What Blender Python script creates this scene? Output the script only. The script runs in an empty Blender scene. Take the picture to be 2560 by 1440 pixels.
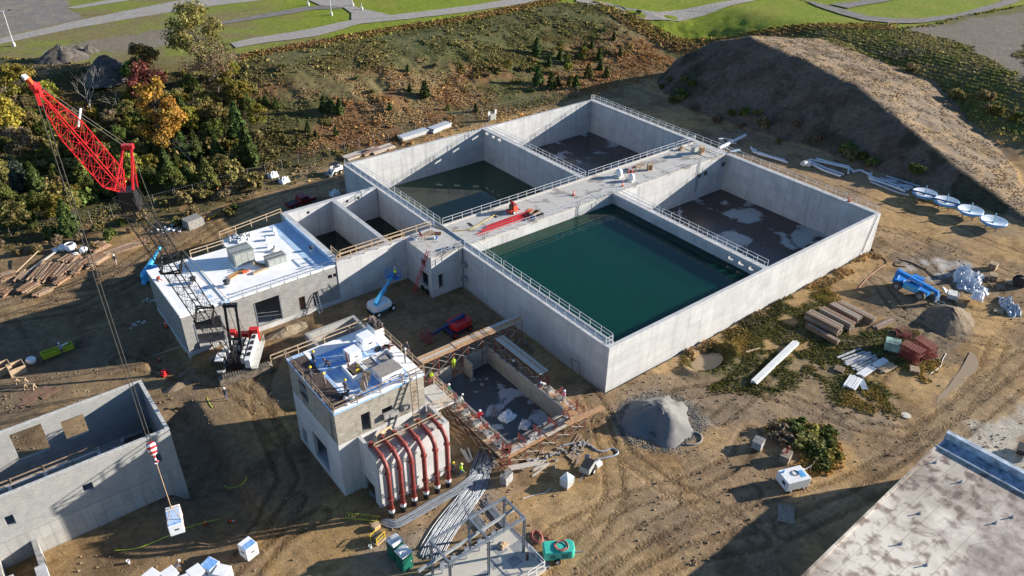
import bpy, bmesh, math, random
import numpy as np
from mathutils import Matrix, Vector
from math import radians, sin, cos, pi, hypot, atan2
random.seed(7); RNG=np.random.default_rng(11)
scn=bpy.context.scene; COL=scn.collection
# ------------------------------------------------------------------ camera
# world frame: origin at the near corner of the big basin, X along its sunny front wall, Y along its shaded side wall, metres
TH=0.66847438; PIT=0.56525277; ROL=0.01582387; FPX=1943.58
CAM=Vector((-54.023,-49.947,60.701))
def _loc(x,y,z): return Vector((x*cos(TH)+y*sin(TH), -x*sin(TH)+y*cos(TH), z))
FWD=_loc(0,cos(PIT),-sin(PIT)); _R=_loc(1,0,0); _U=_loc(0,sin(PIT),cos(PIT))
RGT=_R*cos(ROL)+_U*sin(ROL); UPV=-_R*sin(ROL)+_U*cos(ROL)
cd=bpy.data.cameras.new('camera'); cam=bpy.data.objects.new('camera',cd); COL.objects.link(cam)
cd.sensor_width=36; cd.lens=FPX/2560*36; cd.clip_start=.5; cd.clip_end=8000
cam.matrix_world=Matrix(((RGT.x,UPV.x,-FWD.x,CAM.x),(RGT.y,UPV.y,-FWD.y,CAM.y),(RGT.z,UPV.z,-FWD.z,CAM.z),(0,0,0,1)))
scn.camera=cam
def P(px,py,z=0.0):
    "point at height z seen at photo position px,py (survey helper)"
    d=FWD+RGT*((px-1280)/FPX)-UPV*((py-720)/FPX)
    return CAM+d*((z-CAM.z)/d.z)
# ------------------------------------------------------------------ sky, sun, exposure
SUN_EL=radians(16.0); SUN_AZ=radians(-25.0)      # direction towards the sun, angle from +X
w=bpy.data.worlds.new('World'); scn.world=w; w.use_nodes=True
nt=w.node_tree; bg=nt.nodes['Background']; sk=nt.nodes.new('ShaderNodeTexSky'); sk.sky_type='NISHITA'
sk.sun_disc=False; sk.sun_elevation=SUN_EL; sk.sun_rotation=pi/2-SUN_AZ; sk.altitude=200; sk.air_density=1; sk.dust_density=.2; sk.ozone_density=4
nt.links.new(sk.outputs[0],bg.inputs[0]); bg.inputs[1].default_value=0.078
sd=bpy.data.lights.new('sun','SUN'); sd.energy=5.0; sd.angle=radians(.53); sd.color=(1,.92,.80)
so=bpy.data.objects.new('sun',sd); COL.objects.link(so)
sv=Vector((cos(SUN_EL)*cos(SUN_AZ),cos(SUN_EL)*sin(SUN_AZ),sin(SUN_EL)))
so.rotation_euler=sv.to_track_quat('Z','Y').to_euler(); so.location=(0,0,80)
scn.view_settings.view_transform='Standard'; scn.view_settings.look='None'; scn.view_settings.gamma=1
scn.view_settings.exposure=1.15
try: scn.cycles.max_bounces=6; scn.cycles.transparent_max_bounces=8
except Exception: pass
# ------------------------------------------------------------------ materials
def _nodes(name):
    m=bpy.data.materials.new(name); m.use_nodes=True; t=m.node_tree; b=t.nodes['Principled BSDF']
    return m,t,b
def _n(t,typ,**k):
    n=t.nodes.new(typ)
    for a,v in k.items(): setattr(n,a,v)
    return n
def _ramp(t,fac,stops):
    r=_n(t,'ShaderNodeValToRGB'); e=r.color_ramp.elements
    while len(e)<len(stops): e.new(.5)
    for el,(p,c) in zip(e,stops): el.position=p; el.color=(*c,1) if len(c)==3 else c
    t.links.new(fac,r.inputs[0]); return r.outputs[0]
def _noise(t,vec,scale,detail=4,rough=.55,dist=0):
    n=_n(t,'ShaderNodeTexNoise'); n.inputs['Scale'].default_value=scale; n.inputs['Detail'].default_value=detail
    n.inputs['Roughness'].default_value=rough; n.inputs['Distortion'].default_value=dist
    if vec is not None: t.links.new(vec,n.inputs['Vector'])
    return n.outputs[0]
def _map(t,vec,scale=(1,1,1),rot=(0,0,0),loc=(0,0,0)):
    n=_n(t,'ShaderNodeMapping'); n.inputs['Scale'].default_value=scale; n.inputs['Rotation'].default_value=rot; n.inputs['Location'].default_value=loc
    t.links.new(vec,n.inputs['Vector']); return n.outputs[0]
def _pos(t): return _n(t,'ShaderNodeNewGeometry').outputs['Position']
def _mix(t,fac,a,b,mode='MIX'):
    n=_n(t,'ShaderNodeMix',data_type='RGBA',blend_type=mode)
    for s,v in ((n.inputs[0],fac),(n.inputs[6],a),(n.inputs[7],b)):
        if isinstance(v,(int,float)): s.default_value=v
        elif isinstance(v,tuple): s.default_value=(*v,1) if len(v)==3 else v
        else: t.links.new(v,s)
    return n.outputs[2]
def _math(t,op,a,b=0.0,c=None):
    n=_n(t,'ShaderNodeMath',operation=op)
    for i,v in enumerate((a,b) if c is None else (a,b,c)):
        if isinstance(v,(int,float)): n.inputs[i].default_value=v
        else: t.links.new(v,n.inputs[i])
    return n.outputs[0]
def _bump(t,h,strength,dist,b,prev=None):
    n=_n(t,'ShaderNodeBump'); n.inputs['Strength'].default_value=strength; n.inputs['Distance'].default_value=dist
    t.links.new(h,n.inputs['Height'])
    if prev is not None: t.links.new(prev,n.inputs['Normal'])
    t.links.new(n.outputs[0],b.inputs['Normal']); return n.outputs[0]
MATS={}
def mat(name,c,rough=.6,metal=0,var=.12,scale=3.0,bump=0.0,bscale=None,c2=None,spec=.4):
    "plain procedural material: colour broken by noise, optional bump"
    if name in MATS: return MATS[name]
    m,t,b=_nodes(name); p=_pos(t); n=_noise(t,p,scale,5)
    lo=tuple(x*(1-var*1.6) for x in c) if c2 is None else c2; hi=tuple(min(1,x*(1+var)) for x in c)
    t.links.new(_ramp(t,n,[(.32,lo),(.66,hi)]),b.inputs['Base Color'])
    b.inputs['Roughness'].default_value=rough; b.inputs['Metallic'].default_value=metal
    b.inputs['Specular IOR Level'].default_value=spec
    if bump: _bump(t,_noise(t,p,bscale or scale*4,4),bump,.05,b)
    MATS[name]=m; return m
def concrete(name,c,stain=.35,panel=(2.4,1.2),line=.25,dark=(.16,.15,.14),grid=True):
    if name in MATS: return MATS[name]
    m,t,b=_nodes(name); p=_pos(t)
    base=_ramp(t,_noise(t,p,.45,6,.6),[(.3,tuple(x*.82 for x in c)),(.7,c)])
    fine=_ramp(t,_noise(t,p,5,6,.7),[(.3,(.86,.86,.86)),(.7,(1.06,1.06,1.06))])
    col=_mix(t,1.0,base,fine,'MULTIPLY')
    streak=_noise(t,_map(t,p,(1.6,1.6,.10)),1.0,6,.6)
    sf=_ramp(t,streak,[(.50,(0,0,0)),(.78,(1,1,1))])
    col=_mix(t,_math(t,'MULTIPLY',sf,stain),col,dark)
    if grid:
        sx=_n(t,'ShaderNodeSeparateXYZ'); t.links.new(p,sx.inputs[0])
        cb=_n(t,'ShaderNodeCombineXYZ'); t.links.new(_math(t,'ADD',sx.outputs[0],sx.outputs[1]),cb.inputs[0]); t.links.new(sx.outputs[2],cb.inputs[1])
        br=_n(t,'ShaderNodeTexBrick'); t.links.new(cb.outputs[0],br.inputs['Vector']); br.offset=0
        br.inputs['Scale'].default_value=1; br.inputs['Brick Width'].default_value=panel[0]; br.inputs['Row Height'].default_value=panel[1]
        br.inputs['Mortar Size'].default_value=.02; br.inputs['Mortar Smooth'].default_value=.6; br.inputs['Color1'].default_value=(.9,.9,.9,1); br.inputs['Color2'].default_value=(1.03,1.03,1.03,1); br.inputs['Mortar'].default_value=(1-line,1-line,1-line,1)
        col=_mix(t,1.0,col,br.outputs[0],'MULTIPLY')
    t.links.new(col,b.inputs['Base Color']); b.inputs['Roughness'].default_value=.8; b.inputs['Specular IOR Level'].default_value=.25
    _bump(t,_noise(t,p,8,5),.25,.03,b)
    MATS[name]=m; return m
def blockwork(name,c,mortar,var=.2,stain=.0):
    if name in MATS: return MATS[name]
    m,t,b=_nodes(name); p=_pos(t)
    sx=_n(t,'ShaderNodeSeparateXYZ'); t.links.new(p,sx.inputs[0])
    cb=_n(t,'ShaderNodeCombineXYZ'); t.links.new(_math(t,'ADD',sx.outputs[0],sx.outputs[1]),cb.inputs[0]); t.links.new(sx.outputs[2],cb.inputs[1])
    br=_n(t,'ShaderNodeTexBrick'); t.links.new(cb.outputs[0],br.inputs['Vector'])
    br.inputs['Scale'].default_value=1; br.inputs['Brick Width'].default_value=.42; br.inputs['Row Height'].default_value=.21
    br.inputs['Mortar Size'].default_value=.022; br.inputs['Mortar Smooth'].default_value=.3
    br.inputs['Color1'].default_value=(*[x*(1-var) for x in c],1); br.inputs['Color2'].default_value=(*[x*(1+var) for x in c],1); br.inputs['Mortar'].default_value=(*mortar,1)
    col=_mix(t,1.0,br.outputs[0],_ramp(t,_noise(t,p,.8,6,.65),[(.3,(.8,.8,.8)),(.7,(1.08,1.07,1.05))]),'MULTIPLY')
    if stain:
        sf=_ramp(t,_noise(t,_map(t,p,(.55,.55,.16)),1.3,5,.6),[(.56,(0,0,0)),(.66,(1,1,1))])
        col=_mix(t,_math(t,'MULTIPLY',sf,stain),col,(.09,.075,.06))
    t.links.new(col,b.inputs['Base Color']); b.inputs['Roughness'].default_value=.9; b.inputs['Specular IOR Level'].default_value=.2
    _bump(t,br.outputs[1],.5,-.02,b)
    MATS[name]=m; return m
# ------------------------------------------------------------------ mesh builder
class B:
    def __init__(s): s.v=[]; s.f=[]; s.m=[]; s.cur=0
    def add(s,vs,fs):
        o=len(s.v); s.v+= [tuple(x) for x in vs]; s.f+=[tuple(i+o for i in f) for f in fs]; s.m+=[s.cur]*len(fs); return s
    def bx(s,x0,x1,y0,y1,z0,z1):
        return s.add([(x0,y0,z0),(x1,y0,z0),(x1,y1,z0),(x0,y1,z0),(x0,y0,z1),(x1,y0,z1),(x1,y1,z1),(x0,y1,z1)],
            [(0,3,2,1),(4,5,6,7),(0,1,5,4),(1,2,6,5),(2,3,7,6),(3,0,4,7)])
    def box(s,c,size,rz=0,tilt=None):
        M=Matrix.Rotation(rz,3,'Z')
        if tilt: M=M@Matrix.Rotation(tilt[1],3,tilt[0])
        hx,hy,hz=(q/2 for q in size); c=Vector(c)
        vs=[c+M@Vector((a*hx,b*hy,d*hz)) for d in (-1,1) for a,b in ((-1,-1),(1,-1),(1,1),(-1,1))]
        return s.add(vs,[(0,3,2,1),(4,5,6,7),(0,1,5,4),(1,2,6,5),(2,3,7,6),(3,0,4,7)])
    def bar(s,p,q,w,h=None,up=(0,0,1)):
        "rectangular bar from p to q"
        p=Vector(p); q=Vector(q); h=h or w; d=(q-p)
        if d.length<1e-6: return s
        d.normalize(); a=d.cross(Vector(up))
        if a.length<1e-4: a=d.cross(Vector((1,0,0)))
        a.normalize(); b=a.cross(d); a*=w/2; b*=h/2
        vs=[p-a-b,p+a-b,p+a+b,p-a+b,q-a-b,q+a-b,q+a+b,q-a+b]
        return s.add(vs,[(0,1,2,3),(7,6,5,4),(0,4,5,1),(1,5,6,2),(2,6,7,3),(3,7,4,0)])
    def cyl(s,p,q,r,n=8,r2=None,cap=True):
        p=Vector(p); q=Vector(q); r2=r if r2 is None else r2; d=(q-p).normalized(); a=d.orthogonal().normalized(); b=d.cross(a)
        vs=[]
        for c,rr in ((p,r),(q,r2)):
            for i in range(n): t=2*pi*i/n; vs.append(c+(a*cos(t)+b*sin(t))*rr)
        fs=[(i,(i+1)%n,n+(i+1)%n,n+i) for i in range(n)]
        if cap: fs+=[tuple(range(n-1,-1,-1)),tuple(range(n,2*n))]
        return s.add(vs,fs)
    def tube(s,pts,r,n=6,closed=False):
        pts=[Vector(p) for p in pts]; N=len(pts); vs=[]; a=None
        for i,p in enumerate(pts):
            d=(pts[min(i+1,N-1)]-pts[max(i-1,0)]) if not closed else (pts[(i+1)%N]-pts[i-1])
            d.normalize()
            a=d.orthogonal() if a is None else a-d*a.dot(d)
            if a.length<1e-5: a=d.orthogonal()
            a.normalize(); b=d.cross(a); rr=r[i] if isinstance(r,(list,tuple)) else r
            for k in range(n): t=2*pi*k/n; vs.append(p+(a*cos(t)+b*sin(t))*rr)
        fs=[]
        for i in range(N if closed else N-1):
            j=(i+1)%N
            for k in range(n): fs.append((i*n+k,i*n+(k+1)%n,j*n+(k+1)%n,j*n+k))
        if not closed: fs+=[tuple(range(n-1,-1,-1)),tuple(range((N-1)*n,N*n))]
        return s.add(vs,fs)
    def prism(s,poly,z0,z1):
        n=len(poly); ar=sum(poly[i][0]*poly[(i+1)%n][1]-poly[(i+1)%n][0]*poly[i][1] for i in range(n))
        if ar<0: poly=poly[::-1]
        vs=[(x,y,z0) for x,y in poly]+[(x,y,z1) for x,y in poly]
        return s.add(vs,[tuple(range(n-1,-1,-1)),tuple(range(n,2*n))]+[(i,(i+1)%n,n+(i+1)%n,n+i) for i in range(n)])
    def lathe(s,prof,c=(0,0,0),n=16):
        c=Vector(c); vs=[]; m=len(prof)
        for r,z in prof:
            for i in range(n): t=2*pi*i/n; vs.append(c+Vector((r*cos(t),r*sin(t),z)))
        fs=[(j*n+i,j*n+(i+1)%n,(j+1)*n+(i+1)%n,(j+1)*n+i) for j in range(m-1) for i in range(n)]
        fs+=[tuple(range(n-1,-1,-1)),tuple(range((m-1)*n,m*n))]
        return s.add(vs,fs)
    def sph(s,c,r,n=8,sq=(1,1,1)):
        m=max(4,n//2+1); prof=[(r*sin(pi*j/m),-r*cos(pi*j/m)) for j in range(m+1)]
        o=len(s.v); s.lathe([(max(a,1e-3),z) for a,z in prof],(0,0,0),n)
        for i in range(o,len(s.v)): x,y,z=s.v[i]; s.v[i]=(c[0]+x*sq[0],c[1]+y*sq[1],c[2]+z*sq[2])
        return s
    def wall(s,axis,c0,c1,a0,a1,z0,z1,holes=()):
        "wall slab between planes c0,c1 of an axis, running a0..a1 on the other; rectangular holes (h0,h1,k0,k1) cut right through"
        xs=sorted({a0,a1,*[min(max(q,a0),a1) for h in holes for q in h[:2]]}); zs=sorted({z0,z1,*[min(max(q,z0),z1) for h in holes for q in h[2:]]})
        def solid(i,j):
            if not(0<=i<len(xs)-1 and 0<=j<len(zs)-1): return False
            x=(xs[i]+xs[i+1])/2; z=(zs[j]+zs[j+1])/2
            return not any(h[0]<x<h[1] and h[2]<z<h[3] for h in holes)
        def q(a,c,z): return (a,c,z) if axis=='y' else (c,a,z)
        fl=(axis=='x')
        def face(vs): s.add(vs[::-1] if fl else vs,[(0,1,2,3)])
        for i in range(len(xs)-1):
            for j in range(len(zs)-1):
                if not solid(i,j): continue
                x0,x1,k0,k1=xs[i],xs[i+1],zs[j],zs[j+1]
                face([q(x0,c0,k0),q(x1,c0,k0),q(x1,c0,k1),q(x0,c0,k1)])
                face([q(x1,c1,k0),q(x0,c1,k0),q(x0,c1,k1),q(x1,c1,k1)])
                if not solid(i-1,j): face([q(x0,c1,k0),q(x0,c0,k0),q(x0,c0,k1),q(x0,c1,k1)])
                if not solid(i+1,j): face([q(x1,c0,k0),q(x1,c1,k0),q(x1,c1,k1),q(x1,c0,k1)])
                if not solid(i,j-1): face([q(x0,c1,k0),q(x1,c1,k0),q(x1,c0,k0),q(x0,c0,k0)])
                if not solid(i,j+1): face([q(x0,c0,k1),q(x1,c0,k1),q(x1,c1,k1),q(x0,c1,k1)])
        return s
    def move(s,M,start=0):
        for i in range(start,len(s.v)): s.v[i]=tuple(M@Vector(s.v[i]))
        return s
    def mesh(s,name,mats,smooth=False,off=(0,0,0)):
        me=bpy.data.meshes.new(name)
        vs=s.v if off==(0,0,0) else [(x-off[0],y-off[1],z-off[2]) for x,y,z in s.v]
        me.from_pydata(vs,[],s.f)
        for m in (mats if isinstance(mats,(list,tuple)) else [mats]): me.materials.append(m)
        if any(s.m): me.polygons.foreach_set('material_index',s.m)
        if smooth: me.polygons.foreach_set('use_smooth',[True]*len(me.polygons))
        me.update(); return me
    def islands(s):
        p=list(range(len(s.v)))
        def r(i):
            while p[i]!=i: p[i]=p[p[i]]; i=p[i]
            return i
        for f in s.f:
            a=r(f[0])
            for k in f[1:]: p[r(k)]=a
        out={}
        for i,f in enumerate(s.f): out.setdefault(r(f[0]),[]).append(i)
        res=[]
        for fs in out.values():
            q=B(); mp={}
            for i in fs:
                for k in s.f[i]:
                    if k not in mp: mp[k]=len(q.v); q.v.append(s.v[k])
                q.f.append(tuple(mp[k] for k in s.f[i])); q.m.append(s.m[i])
            res.append(q)
        return res
    def each(s,name,mats,parent=None,smooth=False,world=True):
        "every separate piece becomes an object of its own"
        return [q.done(name,mats,parent,smooth,world) for q in s.islands()]
    def done(s,name,mats,parent=None,smooth=False,world=True,**props):
        "link as one object; with a parent the vertices are world coordinates unless world=False"
        off=(0,0,0)
        if parent is not None and world:
            q=parent; off=Vector((0,0,0))
            while q is not None: off=off+q.location; q=q.parent
            off=tuple(off)
        o=bpy.data.objects.new(name,s.mesh(name,mats,smooth,off)); COL.objects.link(o)
        if parent is not None: o.parent=parent
        for k,v in props.items(): o[k]=v
        return o
def tag(o,label=None,cat=None,group=None,kind=None):
    for k,v in (('label',label),('category',cat),('group',group),('kind',kind)):
        if v: o[k]=v
    return o
def thing(name,label,cat,loc=(0,0,0),rz=0,group=None):
    o=bpy.data.objects.new(name,None); COL.objects.link(o); o.location=loc; o.rotation_euler=(0,0,rz); o.empty_display_size=.3
    return tag(o,label,cat,group)
def dup(src,loc,rz=0,label=None,group=None,scale=None):
    r=src.copy(); COL.objects.link(r); r.location=loc; r.rotation_euler=(0,0,rz)
    if scale: r.scale=scale if isinstance(scale,tuple) else (scale,)*3
    if label: r['label']=label
    if group: r['group']=group
    for ch in list(src.children):
        c=ch.copy(); COL.objects.link(c); c.parent=r
        for g in list(ch.children):
            d=g.copy(); COL.objects.link(d); d.parent=c
    return r
def pip(X,Y,poly):
    "points in polygon"
    ins=np.zeros(X.shape,bool); n=len(poly)
    for i in range(n):
        x0,y0=poly[i][:2]; x1,y1=poly[(i+1)%n][:2]
        if y0==y1: continue
        c=((y0>Y)!=(y1>Y))&(X<(x1-x0)*(Y-y0)/(y1-y0)+x0); ins^=c
    return ins
_TAB={}
def vnoise(X,Y,sc,seed=0):
    "smooth value noise"
    if seed not in _TAB: _TAB[seed]=np.random.default_rng(seed).random((256,256))
    T=_TAB[seed]; x=X/sc; y=Y/sc; xi=np.floor(x).astype(int); yi=np.floor(y).astype(int); fx=x-xi; fy=y-yi
    fx=fx*fx*(3-2*fx); fy=fy*fy*(3-2*fy); a=T[xi%256,yi%256]; b=T[(xi+1)%256,yi%256]; c=T[xi%256,(yi+1)%256]; d=T[(xi+1)%256,(yi+1)%256]
    return (a*(1-fx)+b*fx)*(1-fy)+(c*(1-fx)+d*fx)*fy
def fbm(X,Y,sc,seed=0,o=4):
    t=0; a=1; s=0
    for i in range(o): t=t+a*vnoise(X,Y,sc/2**i,seed+i); s+=a; a*=.5
    return t/s
def sst(x,a,b):
    t=np.clip((x-a)/(b-a),0,1); return t*t*(3-2*t)
# ------------------------------------------------------------------ terrain
HW=6.5; PLAT=8.0
# spoil heap: crest line (x,y,z)
CREST=np.array([(100.5,80,5.0),(103.5,72,10.5),(104.6,62,13.7),(103.5,47,12.3),(102,33,10.6),(99.5,24,8.6),(96.8,15,6.4),(94.8,8,4.9),(92.8,2,3.7),(90,-6.6,1.9),(87,-16,.2)])
def heap(X,Y):
    cy=CREST[::-1,1]; cx=np.interp(Y,cy,CREST[::-1,0]); cz=np.interp(Y,cy,CREST[::-1,2],left=0,right=0)
    cz=cz*sst(Y,86,79)
    cx=cx+(fbm(X*0,Y,14,3,1)-.5)*1.5
    west=cz-(cx-X)*.68; east=cz-(X-cx)*.17
    rel=fbm(X,Y,4.5,21,4)-.5
    sm=.5*(west+east-np.sqrt((west-east)**2+.5)); return sm+rel*np.clip(cz*.12,0,.8)+(fbm(X,Y,1.6,23,3)-.5)*np.clip(cz*.05,0,.2)
def hfun(X,Y):
    X=np.asarray(X,float); Y=np.asarray(Y,float)
    wob=(fbm(X,Y,28,5,3)-.5)*16
    lf=sst(X,14,-22); h1=sst((Y+wob-88-6*lf)/(38+22*lf),0,1)*PLAT
    h2=sst(X+wob*.5,112,150)*PLAT*sst(Y,-40,0)
    h=PLAT*(1-(1-h1/PLAT)*(1-h2/PLAT))
    slope=sst(h,.3,2.0)*sst(h,7.9,6.0)
    gul=np.abs(fbm(X*1.0,Y*.22,5,31,3)-.5)*2
    h=h-slope*(.5-gul)*.55*(X<105)+slope*(fbm(X,Y,3,8,3)-.5)*.7
    # hedge bank along the crest of the hillside
    hp=np.where(X>75,np.maximum(heap(X,Y),0),0)
    h=np.maximum(h,hp)
    yard=1-sst(h,.05,.6)
    h=h+yard*((fbm(X,Y,7,40,4)-.5)*.28+(fbm(X,Y,1.3,44,3)-.5)*.07)
    # trench beside the long block building and pit at the end of the office block
    t=sst(X,-39.6,-41.6)*sst(X,-47,-45)*sst(Y,5,9)*sst(Y,29.5,26.5); h=h-1.7*t
    t=sst(X,-37.0,-38.2)*sst(X,-42.5,-41)*sst(Y,35.2,36.2)*sst(Y,44,41); h=h-1.1*t
    # excavated hollow by the sunny wall
    d=np.hypot((X-15.2)/3.2,(Y+3.2)/2.0); h=h-1.2*sst(d,1.15,.55)+.5*np.exp(-((d-1.35)/.22)**2)*(Y<-2.5)
    return h
def hz(x,y): return float(hfun(np.array([x]),np.array([y]))[0])
def gp(px,py,dz=0.0,it=8):
    "ground point seen at photo position px,py"
    z=0.0
    for _ in range(it): q=P(px,py,z); z=.5*z+.5*hz(q.x,q.y)
    q=P(px,py,z); return Vector((q.x,q.y,hz(q.x,q.y)+dz))
def pl(pts,z): return [tuple(P(x,y,z))[:2] for x,y in pts]
def axis(segs):
    out=[]
    for a,b,s in segs:
        n=max(1,int(round((b-a)/s))); out+=list(np.linspace(a,b,n,endpoint=False))
    out.append(segs[-1][1]); return np.array(out)
def geo(a,b,n): return list(a+(b-a)*np.linspace(0,1,n)**2.2)
TX=axis([(-130,-66,2.0),(-66,-.4,.36),(-.4,58.9,.37),(58.9,130,.6),(130,300,1.6)])
TY=axis([(-75,-46,2.0),(-46,-.4,.36),(-.4,66.5,.45),(66.5,130,.5),(130,300,1.2)])
TX=np.array(sorted(set(list(TX)+[-130-q for q in geo(20,2200,8)]+[300+q for q in geo(30,2500,9)])))
TY=np.array(sorted(set(list(TY)+[-75-q for q in geo(20,2200,8)]+[300+q for q in geo(30,2500,9)])))
gx,gy=np.meshgrid(TX,TY,indexing='ij'); gh=hfun(gx,gy)
TRK=0*gx; BERM=0*gx
def track(pts,half=.95,wd=.30):
    global TRK,BERM
    q=[P(x,y,0)[:2] for x,y in pts]; D=np.full(gx.shape,99.0)
    for (x0,y0),(x1,y1) in zip(q[:-1],q[1:]):
        dx_,dy_=x1-x0,y1-y0; t_=np.clip(((gx-x0)*dx_+(gy-y0)*dy_)/(dx_*dx_+dy_*dy_),0,1); D=np.minimum(D,np.hypot(gx-x0-t_*dx_,gy-y0-t_*dy_))
    TRK=np.maximum(TRK,np.exp(-((D-half)/wd)**2)); BERM=np.maximum(BERM,np.exp(-((D-half-.55)/.25)**2))
for tr_ in ([(2560,890),(2400,1015),(2250,1140),(2100,1220),(1900,1285),(1700,1345),(1500,1450)],[(2560,950),(2420,1060),(2280,1170),(2130,1250),(1960,1330)],[(2500,850),(2470,930),(2390,1030),(2280,1085),(2150,1065),(2000,1010),(1860,960),(1700,985)],
  [(1480,990),(1520,1060),(1560,1130),(1660,1210),(1800,1280),(1900,1350)],[(1300,1440),(1400,1330),(1560,1255),(1750,1200),(1850,1150),(1880,1080)],[(1480,1440),(1580,1350),(1720,1280),(1880,1230)],[(1600,1440),(1720,1385),(1900,1350)],[(1400,1440),(1480,1340),(1540,1240),(1530,1150),(1500,1050)],
  [(2560,640),(2380,565),(2250,525),(2100,470)],[(2560,700),(2400,630),(2280,585),(2200,570)],[(2210,600),(2300,640),(2420,780),(2560,800)],[(2190,700),(2250,780),(2380,840),(2500,860)],
  [(0,760),(250,700),(450,570),(640,495),(840,445)],[(0,800),(200,770),(350,690),(560,560),(700,500)],[(0,720),(150,740),(300,720),(420,620)],[(300,900),(420,930),(560,960),(640,1010),(700,1100)],[(680,900),(650,960),(660,1050),(720,1200),(640,1330)],[(620,1440),(700,1340),(800,1290)],[(560,1440),(680,1330),(740,1250)],
  [(2300,820),(2220,900),(2150,1000),(2080,1040)],[(1940,900),(1880,980),(1800,1050)]): track(tr_)
_o=((gx>-.6)&(gx<59.1)&(gy>-.6)&(gy<66.7)); TRK[_o]=0; BERM[_o]=0; _d=.6+.8*fbm(gx,gy,4,77,2)
gh=gh-.07*TRK*_d+.05*BERM*_d*(TRK<.3)
def blend(c,m,col): return c*(1-m[...,None])+np.array(col)*m[...,None]
n1=fbm(gx,gy,9,51,4); n2=fbm(gx,gy,2.2,57,4); n3=fbm(gx,gy,30,61,3); n4=fbm(gx*1,gy*1,5,67,4)
c=np.zeros(gx.shape+(3,))+np.array((.375,.245,.115))
c=blend(c,sst(n1,.45,.62)*.7,(.225,.16,.105)); c=blend(c,sst(n4,.56,.7)*.5,(.41,.285,.155)); c=blend(c,sst(n3,.52,.66)*.45,(.21,.165,.12))
# areas (photo outlines surveyed onto the ground)
def area(pts,z=0.0,soft=1.2,ns=3.0,na=2.5,seed=3):
    "soft mask of a polygon with a noisy edge"
    p=pl(pts,z); jx=(fbm(gx,gy,ns,seed,3)-.5)*na*2; jy=(fbm(gx,gy,ns,seed+9,3)-.5)*na*2
    acc=0
    for ox,oy in ((0,0),(soft*.5,0),(-soft*.5,0),(0,soft*.5),(0,-soft*.5)): acc=acc+pip(gx+jx+ox,gy+jy+oy,p)
    return acc/5.0
GRN=(.058,.074,.020); STRAW=(.26,.185,.085); RUST=(.19,.105,.052); OLV=(.15,.125,.06)
dk=area([(1530,985),(1560,1080),(1700,1130),(1760,1060),(1900,1060),(2050,1120),(2230,1060),(2250,1000),(2100,900),(1800,880),(1640,940)]); c=blend(c,dk*.5,(.19,.155,.12))
g1=area([(1690,905),(1800,830),(1990,735),(2070,700),(2105,745),(2080,800),(2200,820),(2280,810),(2330,900),(2300,940),(2200,930),(2240,1010),(2180,1035),(2090,1000),(2040,940),(1960,980),(1860,985),(1780,985)],na=2.2)
GRASSN=g1.copy(); c=blend(c,g1*sst(n2,.28,.5),(.085,.085,.034)); c=blend(c,g1*sst(n4,.5,.62)*.7,STRAW); c=blend(c,g1*sst(n2,.62,.75)*.6,(.15,.12,.085))
g2=area([(1925,1080),(1985,1052),(2060,1070),(2095,1120),(2085,1160),(2050,1190),(2010,1185),(1985,1130)],na=.8); GRASSN=np.maximum(GRASSN,g2); c=blend(c,g2*.85,(.075,.085,.025))
g3=area([(2380,930),(2130,760),(2230,640),(2350,620),(2480,700),(2400,760)],na=3); c=blend(c,g3*.5,(.13,.115,.095))
pw=area([(2235,660),(2330,640),(2420,655),(2400,690),(2280,700)],na=1.5); c=blend(c,pw*sst(n2,.4,.6)*.8,(.45,.43,.41))
pc=area([(2420,1090),(2480,1040),(2560,1000),(2560,1240),(2480,1180),(2390,1090)],na=2.5); c=blend(c,pc*(.55+.45*sst(n2,.35,.55))*.9,(.46,.42,.35))
gg=area([(1250,1290),(960,1330),(880,1400),(1000,1440),(1100,1350),(1230,1180)],na=1); c=blend(c,gg*.6,(.23,.20,.165))
gv=area([(1540,1085),(1700,1120),(1790,1060),(1740,1000),(1640,975),(1560,1010)],na=.8); c=blend(c,gv*.7,(.25,.235,.21))
ro=area([(2560,830),(2480,900),(2330,1030),(2100,1200),(1900,1260),(1700,1300),(1850,1350),(2100,1290),(2390,1090),(2560,960)],na=2); c=blend(c,ro*.45,(.25,.185,.12))
cl=area([(0,640),(120,600),(420,560),(600,500),(840,430),(860,400),(680,430),(480,500),(0,600)],na=1.2); GRASSN=np.maximum(GRASSN,cl*.5); c=blend(c,cl*sst(n2,.3,.5)*.8,(.085,.085,.035))
wt=area([(60,925),(180,860),(230,830),(215,860),(120,910)],na=.4); c=blend(c,wt*.7,(.03,.027,.025))
c=c*(1-.20*TRK*_d)[...,None]*(1+.14*BERM*(TRK<.3))[...,None]
# hillside and woods floor
hill=sst(gy,80,86)*(gx<135)*(gh>-.5); hill=np.where((heap(gx,gy)>.2)&(gx>76)&(gy<92),0,hill)
c=blend(c,hill,OLV); c=blend(c,hill*sst(n1,.40,.56)*.85,RUST); c=blend(c,hill*sst(n4,.48,.62)*.7,(.24,.175,.095)); c=blend(c,hill*sst(n3+.25*n2,.60,.72)*.8,(.07,.08,.028))
up=hill*sst(gh+ (n1-.5)*3,5.2,7.2); c=blend(c,up*.75,(.10,.108,.045)); c=blend(c,up*sst(n2,.55,.7)*.5,(.17,.14,.075))
wood=sst(gy,82,90)*sst(gx,8,-2); c=blend(c,wood*.75,(.065,.06,.028))
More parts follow.
